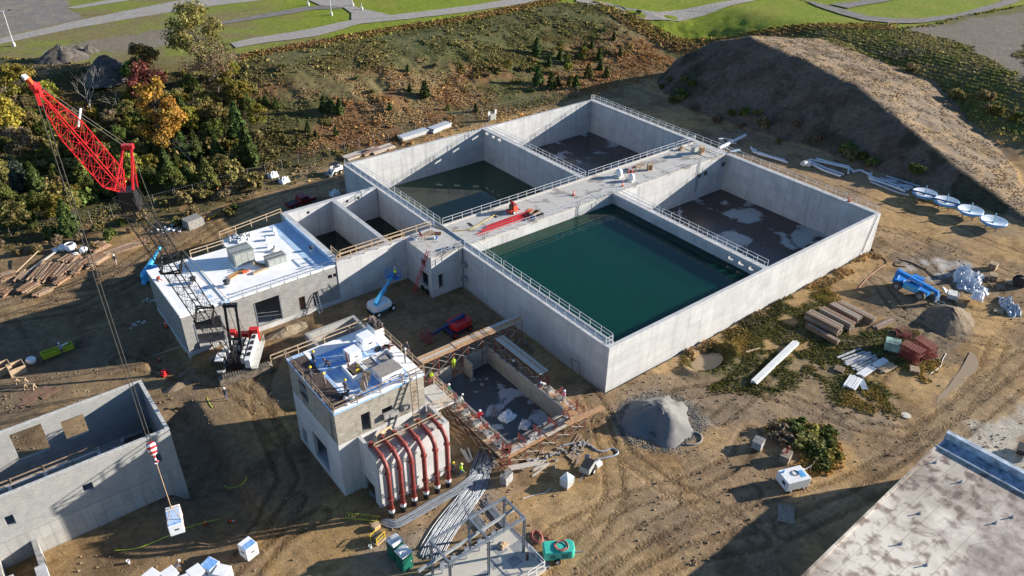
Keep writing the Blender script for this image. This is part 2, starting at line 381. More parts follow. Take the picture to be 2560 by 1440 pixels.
# spoil heap surface
hpm=(heap(gx,gy)>np.maximum(.25,gh-.3))&(gx>76)&(gx<135)&(gy<92)
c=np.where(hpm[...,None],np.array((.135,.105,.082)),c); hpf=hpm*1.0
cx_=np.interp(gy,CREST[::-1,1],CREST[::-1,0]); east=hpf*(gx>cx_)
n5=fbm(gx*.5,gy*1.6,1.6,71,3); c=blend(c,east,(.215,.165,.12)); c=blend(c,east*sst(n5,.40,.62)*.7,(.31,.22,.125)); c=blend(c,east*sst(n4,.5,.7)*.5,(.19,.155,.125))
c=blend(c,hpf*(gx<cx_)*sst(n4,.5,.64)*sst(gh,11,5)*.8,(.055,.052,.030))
# ground between heap and lawn
strip=sst(gx,118,126)*sst(gy,-30,-10)*(1-hpf); c=blend(c,strip*.9,(.105,.115,.038)); c=blend(c,strip*sst(n1,.45,.6)*.7,(.20,.16,.085))
bare=area([(2230,85),(2330,80),(2420,60),(2560,45),(2560,220),(2450,150),(2330,105)],6.5,na=4,ns=9); c=blend(c,bare*.9,(.20,.17,.145))
# lawn and the old lots beyond the crest, at plateau level
def far(pts,**k): return area(pts,PLAT,**{**dict(soft=1.0,ns=5,na=1.2),**k})
HEDGE=[(560,175),(640,142),(760,122),(1000,78),(1180,52),(1390,8),(1470,8),(1530,30),(1690,58),(1880,62),(2080,66),(2240,72),(2330,62),(2420,40),(2560,15)]
lawn=far([(-300,130)]+HEDGE[:1]+HEDGE+[(3200,-200),(1500,-420),(-600,-200)]); LAWN=lawn
c=blend(c,lawn,(.19,.235,.028)); c=blend(c,lawn*sst(n1,.5,.66)*.55,(.24,.235,.05))
westl=lawn*sst(gx,45,15); c=blend(c,westl*.55,(.19,.19,.065)); c=blend(c,westl*sst(n1+.2*n3,.56,.68)*.7,(.20,.155,.085))
lot=far([(-300,-40),(165,0),(170,22),(215,44),(60,78),(0,95),(-300,160)],na=1.8); c=blend(c,lot,(.215,.195,.18)); c=blend(c,lot*sst(n2,.5,.66)*.6,(.26,.225,.17))
lot2=far([(110,128),(190,108),(300,92),(420,70),(450,80),(440,105),(340,130),(250,128),(110,150)],na=2); c=blend(c,lot2*.85,(.215,.19,.165))
lot3=far([(60,180),(150,118),(330,85),(560,50),(590,62),(430,88),(280,160),(150,180)],na=3); c=blend(c,lot3*.4,(.21,.165,.105))
verge=far([(600,150),(640,142),(760,122),(1000,78),(1180,52),(1390,8),(1420,-6),(1390,-6),(1170,40),(1000,66),(760,108),(600,135)],na=.6); c=blend(c,verge*.8,(.16,.105,.065))
verge2=far([(1470,0),(1530,18),(1690,50),(1880,58),(2080,60),(2240,62),(2240,76),(2080,72),(1690,66),(1530,34)],na=.6); c=blend(c,verge2*.7,(.19,.145,.075))
c=c*(1+(n2[...,None]-.5)*.25)
yard_shade=sst(gx,-14,-20)*sst(gy,-6,0)*(1-hill)+sst(gx,-.2,-1)*sst(gy,14,16)*sst(gy,37,36)*sst(gx,-16,-14); c=c*(1-.22*np.clip(yard_shade,0,1))[...,None]  # shade of the yard painted in: soil colour darkened where the buildings shadow it
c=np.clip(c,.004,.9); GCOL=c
# mesh, with the basin footprint left open
nx,ny=gx.shape; idx=np.arange(nx*ny).reshape(nx,ny)
keep=~((gx[:-1,:-1]>=-.41)&(gx[1:,1:]<=58.91)&(gy[:-1,:-1]>=-.41)&(gy[1:,1:]<=66.51))
q=np.stack([idx[:-1,:-1],idx[1:,:-1],idx[1:,1:],idx[:-1,1:]],-1)[keep]
me=bpy.data.meshes.new('ground'); me.vertices.add(nx*ny); me.vertices.foreach_set('co',np.stack([gx,gy,gh],-1).ravel())
me.loops.add(q.size); me.loops.foreach_set('vertex_index',q.ravel().astype(np.int32)); me.polygons.add(len(q))
me.polygons.foreach_set('loop_start',np.arange(0,q.size,4,dtype=np.int32)); me.polygons.foreach_set('use_smooth',np.ones(len(q),bool))
me.update(calc_edges=True)
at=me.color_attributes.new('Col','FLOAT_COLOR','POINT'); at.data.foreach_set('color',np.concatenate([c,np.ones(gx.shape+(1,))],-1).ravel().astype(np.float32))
a3=me.attributes.new('trk','FLOAT','POINT'); a3.data.foreach_set('value',(TRK*_d).ravel().astype(np.float32))
yd=np.clip(1-hill-lawn-strip,0,1)*(1-GRASSN); a2=me.attributes.new('yard','FLOAT','POINT'); a2.data.foreach_set('value',yd.ravel().astype(np.float32))
m,t,b=_nodes('soil'); p=_pos(t); vc=_n(t,'ShaderNodeAttribute',attribute_name='Col'); ya=_n(t,'ShaderNodeAttribute',attribute_name='yard')
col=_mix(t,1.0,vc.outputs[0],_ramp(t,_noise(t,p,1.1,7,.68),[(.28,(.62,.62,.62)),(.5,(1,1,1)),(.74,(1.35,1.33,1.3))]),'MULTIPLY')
col=_mix(t,1.0,col,_ramp(t,_noise(t,p,6,5,.75),[(.3,(.66,.66,.66)),(.7,(1.3,1.3,1.3))]),'MULTIPLY')
# dragged wheel and blade marks: noise stretched along two headings, each living in its own patches
tr1=_noise(t,_map(t,p,(.22,1.6,1),(0,0,radians(22))),1.0,5,.7,.6); tr2=_noise(t,_map(t,p,(1.6,.22,1),(0,0,radians(24))),1.0,5,.7,.9)
sel=_ramp(t,_noise(t,p,.05,3),[(.42,(0,0,0)),(.55,(1,1,1))]); tr=_mix(t,sel,tr1,tr2)
trc=_ramp(t,tr,[(.30,(.88,.87,.86)),(.5,(1,1,1)),(.72,(1.08,1.08,1.07))]); col=_mix(t,ya.outputs['Fac'],col,_mix(t,1.0,col,trc,'MULTIPLY'))
tk=_n(t,'ShaderNodeAttribute',attribute_name='trk'); vo=_n(t,'ShaderNodeTexVoronoi'); vo.inputs['Scale'].default_value=3.2; t.links.new(p,vo.inputs['Vector'])
trd=_ramp(t,vo.outputs['Distance'],[(.12,(1.08,1.07,1.06)),(.45,(.78,.76,.74))]); col=_mix(t,_ramp(t,tk.outputs['Fac'],[(.25,(0,0,0)),(.6,(1,1,1))]),col,_mix(t,1.0,col,trd,'MULTIPLY'))
# scattered damp and pale crusted patches
dm=_ramp(t,_noise(t,p,.17,5,.62,.5),[(.40,(.72,.70,.69)),(.47,(1,1,1)),(.56,(1,1,1)),(.66,(1.18,1.17,1.15))]); col=_mix(t,ya.outputs['Fac'],col,_mix(t,1.0,col,dm,'MULTIPLY'))
t.links.new(col,b.inputs['Base Color']); b.inputs['Roughness'].default_value=1; b.inputs['Specular IOR Level'].default_value=.1
bp=_bump(t,_noise(t,p,4.5,6,.7),.8,.07,b); bp=_bump(t,_noise(t,p,18,4,.7),.5,.03,b,bp)
bp=_bump(t,_math(t,'MULTIPLY',tr,ya.outputs['Fac']),.3,.07,b,bp)
_bump(t,_math(t,'MULTIPLY',vo.outputs['Distance'],tk.outputs['Fac']),.7,.12,b,bp)
me.materials.append(m); ground=bpy.data.objects.new('ground',me); COL.objects.link(ground); ground['kind']='structure'
# ------------------------------------------------------------------ roads on the plateau: strips 5 cm above the lawn
RZO=.04
def strip_road(name,upper,lower,mt,z=PLAT+.06,n=14):
    global RZO; RZO+=.03; dz=RZO
    "band between two photo outlines (same length lists), laid on the plateau"
    def dense(pts):
        pts=[Vector((*P(x,y,z)[:2],0)) for x,y in pts]; out=[]
        for a,b_ in zip(pts[:-1],pts[1:]):
            k=max(1,int((b_-a).length/3)); out+=[a.lerp(b_,i/k) for i in range(k)]
        out.append(pts[-1]); return out
    U,L=dense(upper),dense(lower); k=max(len(U),len(L))
    def rs(A): return [A[min(len(A)-1,int(i*(len(A)-1)/(k-1)))].lerp(A[min(len(A)-1,int(i*(len(A)-1)/(k-1))+1)],(i*(len(A)-1)/(k-1))%1) for i in range(k)]
    U,L=rs(U),rs(L); bb=B(); vs=[]
    for i,(a,b_) in enumerate(zip(U,L)):
        d=(b_-a); w_=d.length or 1
        j1=(float(fbm(np.array([a.x]),np.array([a.y]),3,91,2)[0])-.5)*.8/w_; j2=(float(fbm(np.array([b_.x]),np.array([b_.y]),3,93,2)[0])-.5)*.8/w_
        a2=a-d*j1; b2=b_+d*j2
        vs+=[(a2.x,a2.y,hz(a2.x,a2.y)+dz),(b2.x,b2.y,hz(b2.x,b2.y)+dz)]
    bb.add(vs,[(2*i,2*i+1,2*i+3,2*i+2) for i in range(k-1)])
    return bb.done(name,mt,kind='structure')
gravelroad=mat('pale_gravel',(.31,.285,.255),.95,var=.15,scale=1.2,bump=.3,bscale=8)
darkroad=mat('dark_gravel',(.175,.16,.145),.95,var=.18,scale=.8,bump=.3,bscale=8)
strip_road('road',[(-30,103),(0,95),(200,50),(330,24),(490,-8),(600,-30)],[(-30,115),(0,110),(180,72),(340,44),(520,16),(770,-14)],gravelroad)
strip_road('road',[(165,20),(290,-4),(380,-20)],[(190,22),(330,0),(440,-18)],gravelroad)
strip_road('road',[(530,60),(640,38),(760,18),(850,10),(870,-5)],[(540,64),(660,46),(790,24),(850,22),(880,0)],darkroad)
strip_road('road',[(576,108),(640,94),(760,76),(870,52),(1000,36),(1180,14),(1290,-4),(1400,-24)],[(590,120),(660,108),(790,92),(900,60),(1020,48),(1190,28),(1330,6),(1470,-16)],gravelroad)
strip_road('road',[(770,0),(800,14),(860,20),(880,34),(880,50)],[(880,0),(890,18),(930,28),(960,34),(1000,44)],gravelroad)
strip_road('road',[(1440,-4),(1520,8),(1560,18),(1640,24),(1740,15),(1830,2),(1890,-10)],[(1440,4),(1540,24),(1600,34),(1700,34),(1790,22),(1880,4),(1960,-14)],gravelroad)
strip_road('road',[(1960,-10),(2070,14),(2110,24),(2160,40),(2240,48),(2300,47),(2390,36),(2480,12),(2540,-10)],[(1990,-10),(2040,16),(2100,36),(2160,52),(2240,60),(2310,58),(2400,46),(2510,18),(2580,-8)],darkroad)
strip_road('road',[(2075,12),(2130,6),(2200,-4),(2260,-14)],[(2120,22),(2160,14),(2240,0),(2300,-10)],darkroad)
# puddle
pm,t,b=_nodes('muddy_water'); b.inputs['Base Color'].default_value=(.33,.245,.155,1); b.inputs['Roughness'].default_value=.25; b.inputs['Specular IOR Level'].default_value=.3
# ------------------------------------------------------------------ materials for the buildings
conc=concrete('cast_concrete',(.60,.60,.595),stain=.30,line=.36)
concin=concrete('basin_concrete',(.56,.565,.57),stain=.5,dark=(.13,.13,.13),line=.34)
concold=concrete('form_marked_concrete',(.42,.41,.39),stain=.55,panel=(.9,1.5),line=.55,dark=(.14,.14,.14))
deckc=concrete('deck_concrete',(.50,.475,.44),stain=.0,grid=False)
cmu=blockwork('grey_blockwork',(.34,.335,.325),(.22,.22,.215),.11)
cmut=blockwork('tan_blockwork',(.36,.335,.29),(.24,.22,.19),var=.15,stain=.75)
membrane=mat('white_membrane',(.88,.87,.85),.5,var=.05,scale=.7)
blue_shade_flash=mat('shade_and_flashing_blue',(.42,.56,.72),.5,var=.08,scale=.8)
galv=mat('galvanised_rail',(.62,.64,.66),.45,.3,var=.06)
timber=mat('pale_timber',(.46,.34,.22),.8,var=.2,scale=5); timber2=mat('weathered_timber',(.30,.215,.145),.85,var=.3,scale=4)
steelg=mat('grey_steel',(.22,.25,.29),.45,.3,var=.12); black=mat('black_paint',(.018,.018,.02),.5,var=.2); rubber=mat('black_rubber',(.02,.02,.02),.85)
whitep=mat('white_paint',(.75,.75,.74),.35,var=.06); redp=mat('red_paint',(.55,.02,.025),.4,var=.15); bluep=mat('blue_paint',(.03,.22,.62),.35,var=.12)
bluel=mat('light_blue_paint',(.07,.42,.72),.35,var=.1); glass=mat('dark_glass',(.02,.03,.035),.08,var=.1); dirtyw=mat('dusty_white',(.62,.60,.56),.6,var=.15)
foam=mat('white_wrap',(.84,.85,.87),.35,var=.05,scale=1.5); rustred=mat('red_oxide',(.25,.055,.045),.5,var=.2,scale=2); copper=mat('grey_hvac',(.33,.35,.33),.5,.2,var=.08)
ply=mat('plywood',(.50,.36,.23),.75,var=.15,scale=3); brownsheet=mat('brown_sheet',(.085,.062,.052),.8,var=.35,scale=1.6); orange=mat('orange_plastic',(.85,.11,.03),.45,var=.08)
hivis=mat('hivis_yellow',(.62,.85,.05),.6,var=.1); yellow=mat('yellow_paint',(.75,.50,.03),.45,var=.1); tarp=mat('silver_tarp',(.45,.50,.56),.35,.2,var=.3,scale=2)
# deck with damp patches, basin floors with puddles
def wetfloor(name,dry,wet,scale,cut,rwet=.12,soft=.02,det=5):
    if name in MATS: return MATS[name]
    m,t,b=_nodes(name); p=_pos(t); n=_noise(t,p,scale,det,.55,.4); f=_ramp(t,n,[(cut-soft,(0,0,0)),(cut+soft,(1,1,1))])
    fine=_ramp(t,_noise(t,p,3,5,.7),[(.3,(.8,.8,.8)),(.7,(1.12,1.12,1.12))])
    t.links.new(_mix(t,1.0,_mix(t,f,wet,dry),fine,'MULTIPLY'),b.inputs['Base Color'])
    t.links.new(_ramp(t,f,[(0,(rwet,)*3),(1,(.8,)*3)]),b.inputs['Roughness']); b.inputs['Specular IOR Level'].default_value=.4
    MATS[name]=m; return m
deckw=wetfloor('damp_deck',(.50,.475,.44),(.30,.275,.24),.33,.42,.5,.03); slabw=wetfloor('damp_slab',(.42,.43,.44),(.10,.11,.12),.30,.53,.3,.025)
# ------------------------------------------------------------------ settling basins
tank=thing('concrete_tank','huge grey concrete tank split into four open basins by a cross of walkways','tank',(29,33,0))
W=58.4; L=66.0; K0,K1=29.8,36.9; SL=1.15
b=B()
b.wall('y',0,.5,0,W,-1.2,HW); b.done('front_wall',conc,tank)
b=B(); b.wall('y',L-.5,L,0,W,-1.2,HW); b.done('back_wall',concin,tank)
b=B(); b.wall('x',0,.45,.5,L-.5,-1.2,HW-.22); b.bx(-.12,SL-.15,.5,L-.5,HW-.22,HW-.0); b.bx(SL-.15,SL,.5,L-.5,HW-.5,HW+.22); b.done('side_wall',conc,tank)
b=B(); b.wall('x',W-.45,W,.5,L-.5,-1.2,HW-.22); b.bx(W-.8,W+.12,.5,L-.5,HW-.22,HW); b.done('side_wall',concin,tank)
sl=[(60.0,60.9,5.55,6.05),(61.9,62.8,5.55,6.05),(64.0,64.9,5.55,6.05)]
b=B(); b.wall('x',29.6,30.1,K1,L-.5,-1.2,HW-.22,sl); b.bx(29.35,30.35,K1,L-.5,HW-.22,HW); b.done('dividing_wall',concin,tank)
sl=[(1.9,2.8,5.3,5.8),(3.7,4.6,5.3,5.8),(5.5,6.4,5.3,5.8)]
b=B(); b.wall('x',29.6,30.1,.5,K0,-1.2,HW-.22,sl); b.bx(29.45,30.45,.5,K0,HW-.22,HW); b.bx(29.32,29.45,.5,K0,HW-.45,HW+.16); b.done('dividing_wall',concin,tank)
b=B(); b.wall('y',K0,K0+.45,.0,W-.45,-1.2,HW-.3); b.wall('y',K1-.45,K1,.45,W-.45,-1.2,HW-.3); b.done('gallery_wall',concin,tank)
b=B(); b.bx(.0,W-.8,K0-.06,K1+.06,HW-.3,HW+.02); b.bx(.9,W-1,K1-.28,K1+.06,HW+.02,HW+.2)
b.done('walkway_deck',deckw,tank)
b=B()
for x in (4.5,9,13.4): b.bx(x,x+.5,34.2,35.4,HW+.02,HW+.03)
b.bx(38,38.5,34.5,35.7,HW+.02,HW+.03); b.bx(53.2,53.5,30.4,36.4,HW+.02,HW+.028); b.bx(55.6,55.9,30.4,36.4,HW+.02,HW+.028)
b.each('deck_opening',black,tank)
fl=wetfloor('basin_floor',(.42,.42,.40),(.070,.046,.040),.16,.57,.22); fl2=wetfloor('basin_floor_wet',(.36,.37,.38),(.058,.047,.042),.14,.58,.2)
b=B(); b.bx(30.1,W-.45,.5,K0,-1.25,-.55); b.done('basin_floor',fl,tank)
b=B(); b.bx(30.1,W-.45,K1,L-.5,-1.25,-.55); b.done('basin_floor',fl2,tank)
b=B()
for q,z in (((50.9,29.4),4.1),((52.5,29.4),4.1),((58.0-.7,29.4),4.6)): b.cyl((q[0],K0-.22,z),(q[0],K0+.1,z),.42,14)
b.each('pipe_stub',mat('dark_iron',(.08,.085,.09),.6),tank)
b=B()
for z in (4.0,1.7): b.cyl((-.55,29.0,z),(.1,29.0,z),.36,12); b.cyl((-.6,29.0,z),(-.5,29.0,z),.48,12)
b.each('pipe_stub',mat('iron_grey',(.25,.27,.29),.6),tank)
for x,y0 in ((21.8,29.7),(50.3,29.7)):
    b=B()
    for dx in (-.22,.22): b.cyl((x+dx,y0,HW+.9),(x+dx,y0,1.0 if x>40 else 3),.035,5)
    for k in range(14 if x>40 else 9): z=HW-.2-k*.38; b.cyl((x-.22,y0,z),(x+.22,y0,z),.025,4)
    b.done('wall_ladder',steelg,tank)
# two smaller cells beside the big tank
cell=thing('concrete_cells','pair of small deep open concrete cells holding dark water beside the white roof','tank',(-8,45,0))
b=B(); b.wall('y',54.2,55.0,-16.3,-.13,-.8,HW); b.done('back_wall',concin,cell)
b=B(); b.wall('x',-16.3,-15.5,37.4,54.2,-.8,HW); b.done('side_wall',concin,cell)
b=B(); b.wall('x',-8.15,-7.45,37.4,54.2,-.8,HW); b.done('dividing_wall',concin,cell)
b=B(); b.wall('y',36.6,37.4,-16.3,-5.42,-.8,HW); b.done('front_wall',conc,cell)
b=B(); b.wall('y',36.93,37.4,-5.40,-.13,-.8,HW-.01); b.done('front_wall',conc,cell)
b=B()
for x,y in ((-12.2,54.15),(-3.5,54.15),(-5.5,54.15)): b.cyl((x,y,5.7),(x,y+.1,5.7),.22,10)
b.each('pipe_sleeve',black,cell)
# valve chamber at the end of the walkway
ch=thing('valve_chamber','tall grey concrete chamber with square openings where the walkway meets the yard','concrete chamber',(-2.7,33.3,0))
b=B(); b.wall('x',-5.4,-5.0,K0,36.9,-.8,HW-.3,[(31.3,32.5,4.3,5.35),(30.75,32.85,1.1,3.35)]); b.wall('y',K0,K0+.4,-5.0,-.13,-.8,HW-.3,[(-4.3,-3.45,1.2,3.4)]); b.wall('y',36.5,36.9,-5.0,-.13,-.8,HW-.3)
b.bx(-5.0,-.13,K0+.4,36.5,-.6,.2); b.done('wall',conc,ch)
b=B(); b.bx(-5.42,-.02,K0-.03,36.92,HW-.3,HW+.015); b.done('roof_slab',deckw,ch)
b=B()
for y in (31.1,32.35): b.cyl((-5.5,y,.35),(-5.2,y,.35),.55,16)
b.each('pipe_stub',black,ch)
# water
def water(name,x0,x1,y0,y1,z,c,rough=.035,sss=0):
    m,t,b_=_nodes(name); p=_pos(t)
    b_.inputs['Base Color'].default_value=(*c,1); b_.inputs['Roughness'].default_value=rough; b_.inputs['IOR'].default_value=1.33; b_.inputs['Specular IOR Level'].default_value=.5
    if sss: b_.inputs['Subsurface Weight'].default_value=1; b_.inputs['Subsurface Radius'].default_value=(.3,1.0,.9); b_.inputs['Subsurface Scale'].default_value=sss
    _bump(t,_noise(t,_map(t,p,(1,2.2,1),(0,0,.5)),1.8,5,.65),.07,.02,b_)
    bb=B(); bb.bx(x0,x1,y0,y1,z-4.5,z); return bb.done('water',m,kind='structure')
water("green_water",.46,29.59,.51,K0-.01,4.74,(.003,.040,.026),sss=7)
water('olive_water',.46,29.59,K1+.01,L-.51,.0,(.04,.062,.034))
water('dark_water',-15.49,-8.16,37.41,54.19,1.25,(.012,.016,.013)); water('dark_water_b',-7.44,-.01,37.41,54.19,1.25,(.012,.016,.013))
# ------------------------------------------------------------------ office block with white roof
adm=thing('block_building','long grey block building with a flat white roof and wide doorways','building',(-27,44,0))
ho=[(-36.1,-32.65,.5,4.45),(-28.3,-24.8,.75,4.45),(-22.3,-21.4,.8,2.95),(-20.25,-19.4,.9,2.95),(-17.75,-17.1,4.25,4.85),(-16.95,-16.45,4.25,4.85)]
b=B(); b.wall('y',36.7,37.0,-37.4,-16.32,.62,5.9,ho); b.wall('x',-37.4,-37.1,37.0,49.9,.62,5.9); b.wall('y',49.9,50.2,-37.4,-26.4,.62,5.9); b.wall('y',52.6,52.9,-26.4,-16.32,.62,5.9); b.wall('x',-26.4,-26.1,50.2,52.6,.62,5.9); b.done('block_wall',cmu,adm)
b=B(); b.wall('y',36.62,37.08,-37.48,-16.32,-1.2,.62); b.wall('x',-37.48,-37.02,37.08,49.8,-1.2,.62); b.bx(-37.1,-16.4,37.1,52.5,-.1,.45); b.done('foundation',conc,adm)
b=B(); b.bx(-37.46,-31.6,36.64,50.26,5.9,6.12); b.bx(-37.46,-31.6,36.64,36.9,6.12,6.2); b.bx(-37.46,-37.2,36.9,50.26,6.12,6.2)
b.bx(-31.6,-26.5,36.64,50.26,5.9,6.0); b.bx(-26.5,-16.32,36.64,52.96,5.9,6.0); b.bx(-31.6,-16.32,36.64,36.95,6.0,6.14); b.bx(-31.75,-31.45,36.95,50.26,6.0,6.22); b.done('roof',membrane,adm)
b=B(); b.bx(-19.1,-16.32,36.96,52.9,6.0,6.02); b.bx(-16.5,-16.31,36.96,52.96,6.02,6.6); b.bx(-33.2,-32.6,38.6,39.4,6.12,6.13); b.bx(-34.0,-32.6,40.5,41.5,6.12,6.13); b.bx(-31,-30.6,38,38.5,6.0,6.02); b.each('roof_patch',blue_shade_flash,adm)  # long strip and upstand carry the wall's blue shade as colour
for x0,x1,z1 in ((-36.1,-32.65,4.45),(-28.3,-24.8,4.45)):
    b=B(); b.bx(x0-.02,x0+.12,36.66,37.02,.62,z1); b.bx(x1-.12,x1+.02,36.66,37.02,.62,z1); b.each('door_frame',steelg,adm)
b=B(); b.bx(-22.25,-21.5,37.05,37.1,.8,2.9); b.done('door',mat('brown_door',(.17,.085,.055),.6),adm)
b=B(); b.bx(-32.3,-31.2,36.45,36.6,5.9,6.35); b.done('flashing',blue_shade_flash,adm)
# ------------------------------------------------------------------ pump building
pb=thing('pump_building','tall pump building of cast concrete below and tan blocks above with workers on its roof','building',(-27.7,9,0))
X0,X1,Y0,Y1=-32.7,-22.7,3.9,14.4
b=B(); b.wall('y',Y0,Y0+.35,X0,X1,-1,7,[(-30.0,-29.0,7,9)]); b.wall('x',X0,X0+.35,Y0+.35,Y1-.35,-1,7,[(7.1,10.5,.7,4.2),(12.4,13.6,.6,2.6)]); b.wall('y',Y1-.35,Y1,X0,X1,-1,7); b.wall('x',X1-.35,X1,Y0+.35,Y1-.35,-1,7); b.bx(X0+.35,X1-.35,Y0+.35,Y1-.35,-.3,.6); b.done('concrete_wall',conc,pb)
b=B(); b.wall('y',Y0+.03,Y0+.33,X0+.03,X1-.03,7,10.95,[(-30.0,-29.0,7.2,9.5),(-27.7,-26.5,7.1,9.0)]); b.wall('x',X0+.03,X0+.33,Y0+.33,Y1-.33,7,10.95,[(10.2,12.2,8.0,10.1)]); b.wall('y',Y1-.33,Y1-.03,X0+.03,X1-.03,7,10.95); b.wall('x',X1-.33,X1-.03,Y0+.33,Y1-.33,7,10.95); b.done('block_wall',cmut,pb)
b=B(); b.bx(X0+.4,X1-.4,Y0+.4,Y1-.4,6.8,7.1); b.done('floor_slab',deckc,pb)
b=B(); b.bx(-32.6,-32.5,10.2,12.2,8.85,8.93); b.bx(-32.6,-32.5,10.2,12.2,9.3,9.36); b.each('guard_bar',galv,pb)
# roof sheathing: blue printed film with a brown strip, two open hatches
RZ=11.2
def roofmat():
    m,t,bb=_nodes('blue_film'); p=_pos(t)
    q=_map(t,p,(1,1,1),(0,0,radians(-0)))
    sx=_n(t,'ShaderNodeSeparateXYZ'); t.links.new(q,sx.inputs[0])
    ln=_math(t,'FRACT',_math(t,'MULTIPLY',sx.outputs[0],1.9)); lm=_ramp(t,ln,[(.42,(0,0,0)),(.46,(1,1,1)),(.56,(1,1,1)),(.6,(0,0,0))])
    dash=_ramp(t,_noise(t,_map(t,p,(3,1.1,1)),3,2),[(.46,(0,0,0)),(.52,(1,1,1))])
    blot=_ramp(t,_noise(t,_map(t,p,(.25,.5,1)),1,3),[(.42,(.20,.42,.80)),(.56,(.50,.64,.82))])
    col=_mix(t,_math(t,'MULTIPLY',_math(t,'MULTIPLY',lm,dash),.6),blot,(.05,.10,.22)); t.links.new(col,bb.inputs['Base Color']); bb.inputs['Roughness'].default_value=.35; return m
bfilm=roofmat()
b=B(); hx=[(-28.85,-27.45,7.2,9.25),(-27.1,-25.85,7.3,9.0),(-25.5,-23.95,7.4,9.0)]
def slab_holes(b,x0,x1,y0,y1,z0,z1,holes):
    xs=sorted({x0,x1,*[q for h in holes for q in h[:2]]}); ys=sorted({y0,y1,*[q for h in holes for q in h[2:]]})
    for i in range(len(xs)-1):
        for j in range(len(ys)-1):
            mx=(xs[i]+xs[i+1])/2; my=(ys[j]+ys[j+1])/2
            if not any(h[0]<mx<h[1] and h[2]<my<h[3] for h in holes): b.bx(xs[i],xs[i+1],ys[j],ys[j+1],z0,z1)
slab_holes(b,X0-.06,X1+.06,Y0-.06,Y1+.06,10.95,RZ,hx); b.done('roof',bfilm,pb)
b=B(); b.bx(X0,-30.9,Y0+.3,Y1-.5,RZ,RZ+.012); b.bx(-30.9,-29.2,Y0+.3,4.7,RZ,RZ+.012); b.each('roof_sheet',brownsheet,pb)
b=B(); b.bx(X0-.08,X1+.08,Y0-.09,Y0+.28,RZ,RZ+.09); b.bx(-30.9,-23.2,12.95,Y1+.05,RZ,RZ+.03); b.bx(-30.6,-29,11.2,11.5,RZ,RZ+.02); b.bx(-23.9,X1+.06,4.2,12.9,RZ,RZ+.03); b.bx(-30.8,-28,9.95,10.15,RZ,RZ+.02); b.bx(-30.6,-29.7,5.0,8.2,RZ,RZ+.015); b.each('roof_insulation',membrane,pb)
b=B()
for h in hx:
    b.bx(h[0]-.14,h[0],h[2]-.14,h[3]+.14,RZ,RZ+.5); b.bx(h[1],h[1]+.14,h[2]-.14,h[3]+.14,RZ,RZ+.5); b.bx(h[0],h[1],h[2]-.14,h[2],RZ,RZ+.5); b.bx(h[0],h[1],h[3],h[3]+.14,RZ,RZ+.5)
b.done('hatch_curb',membrane,pb)
b=B(); b.bx(-28.4,-27.46,7.3,9.2,RZ+.1,RZ+.2); b.done('hatch_board',timber2,pb); b=B(); b.bx(-27.08,-25.87,7.35,8.95,RZ+.3,RZ+.42); b.bx(-25.45,-24.6,7.4,8.2,RZ+.52,RZ+.6); b.each('hatch_cover',mat('grey_board',(.30,.27,.24),.7),pb)
b=B(); b.bx(-23.5,-22.1-.4,12.1,14.1,RZ+.03,RZ+1.0); b.done('roof_curb',membrane,pb); b=B(); b.bx(-23.55,-22.45,12.05,14.15,RZ+1.0,RZ+1.05); b.done('curb_lid',brownsheet,pb)
# lower pipe chase in front of it
b=B(); b.wall('y',.3,.65,-30.6,-22.2,-1,7); b.wall('x',-30.6,-30.25,.65,3.88,-1,7,[(1.3,3.6,0,2.25)]); b.wall('x',-22.55,-22.2,.65,3.88,-1,7); b.bx(-30.25,-22.55,1.3,3.88,5.6,5.95); b.done('pipe_chase_wall',conc,pb)
b=B(); b.bx(-30.25,-22.55,.66,1.3,6.55,6.95); b.bx(-30.22,-22.57,1.32,3.86,5.95,5.97); b.done('chase_deck',deckw,pb)
b=B(); b.bx(-22.6,-19.4,3.6,7.4,5.75,5.99); b.done('landing_slab',deckw,pb)
b=B()
for x in (-26.5,-25.2): b.bx(x-.55,x+.45,3.45,3.85,7.9,8.4)
b.bx(-27.7,-26.5,3.5,3.85,7.9,8.5); b.each('block_pile',cmu,pb)
# pipes on the chase
for i,(xt,xb) in enumerate(zip((-30.25,-28.95,-27.65,-26.25,-24.9,-23.55),(-30.0,-28.65,-27.3,-25.9,-24.55,-23.2))):
    x=xt; y=-1.25
    pr=thing('pump_pipe','red flanged riser pipe on the wall,'+(' nearest the shaded corner of the concrete',' second from the shaded corner',' third from the shaded corner',' third from the worker in green',' second from the worker in green',' nearest the worker in green')[i],'pipe',(x,y,0),0,'red pipes on the concrete wall')
    b=B(); b.tube([(x,1.75,7.4),(x,.4,7.4),(x,-.25,7.35),(x,-.75,7.1),(x,-1.1,6.65),(x,y,6.1),(x,y,1.15)],.235,10)
    b.done('pipe',rustred,pr,smooth=True)
    b=B()
    for a,c in (((x,1.75,7.35),(x,1.85,7.36)),((x,.0,7.40),(x,-.1,7.38)),((x,y,6.0),(x,y,5.88)),((x,y,2.65),(x,y,2.5)),((x,y,1.3),(x,y,1.2))): b.cyl(a,c,.34,12)
    b.cyl((x,1.8,7.3),(x,1.8,7.75),.18,8); b.each('flange',rustred,pr)
    b=B(); b.cyl((x,y,1.2),(x,y,.75),.31,10); b.done('white_wrap',whitep,pr)
    b=B(); b.cyl((x,y,.8),(x,y,-.4),.30,10); b.done('black_sleeve',black,pr)
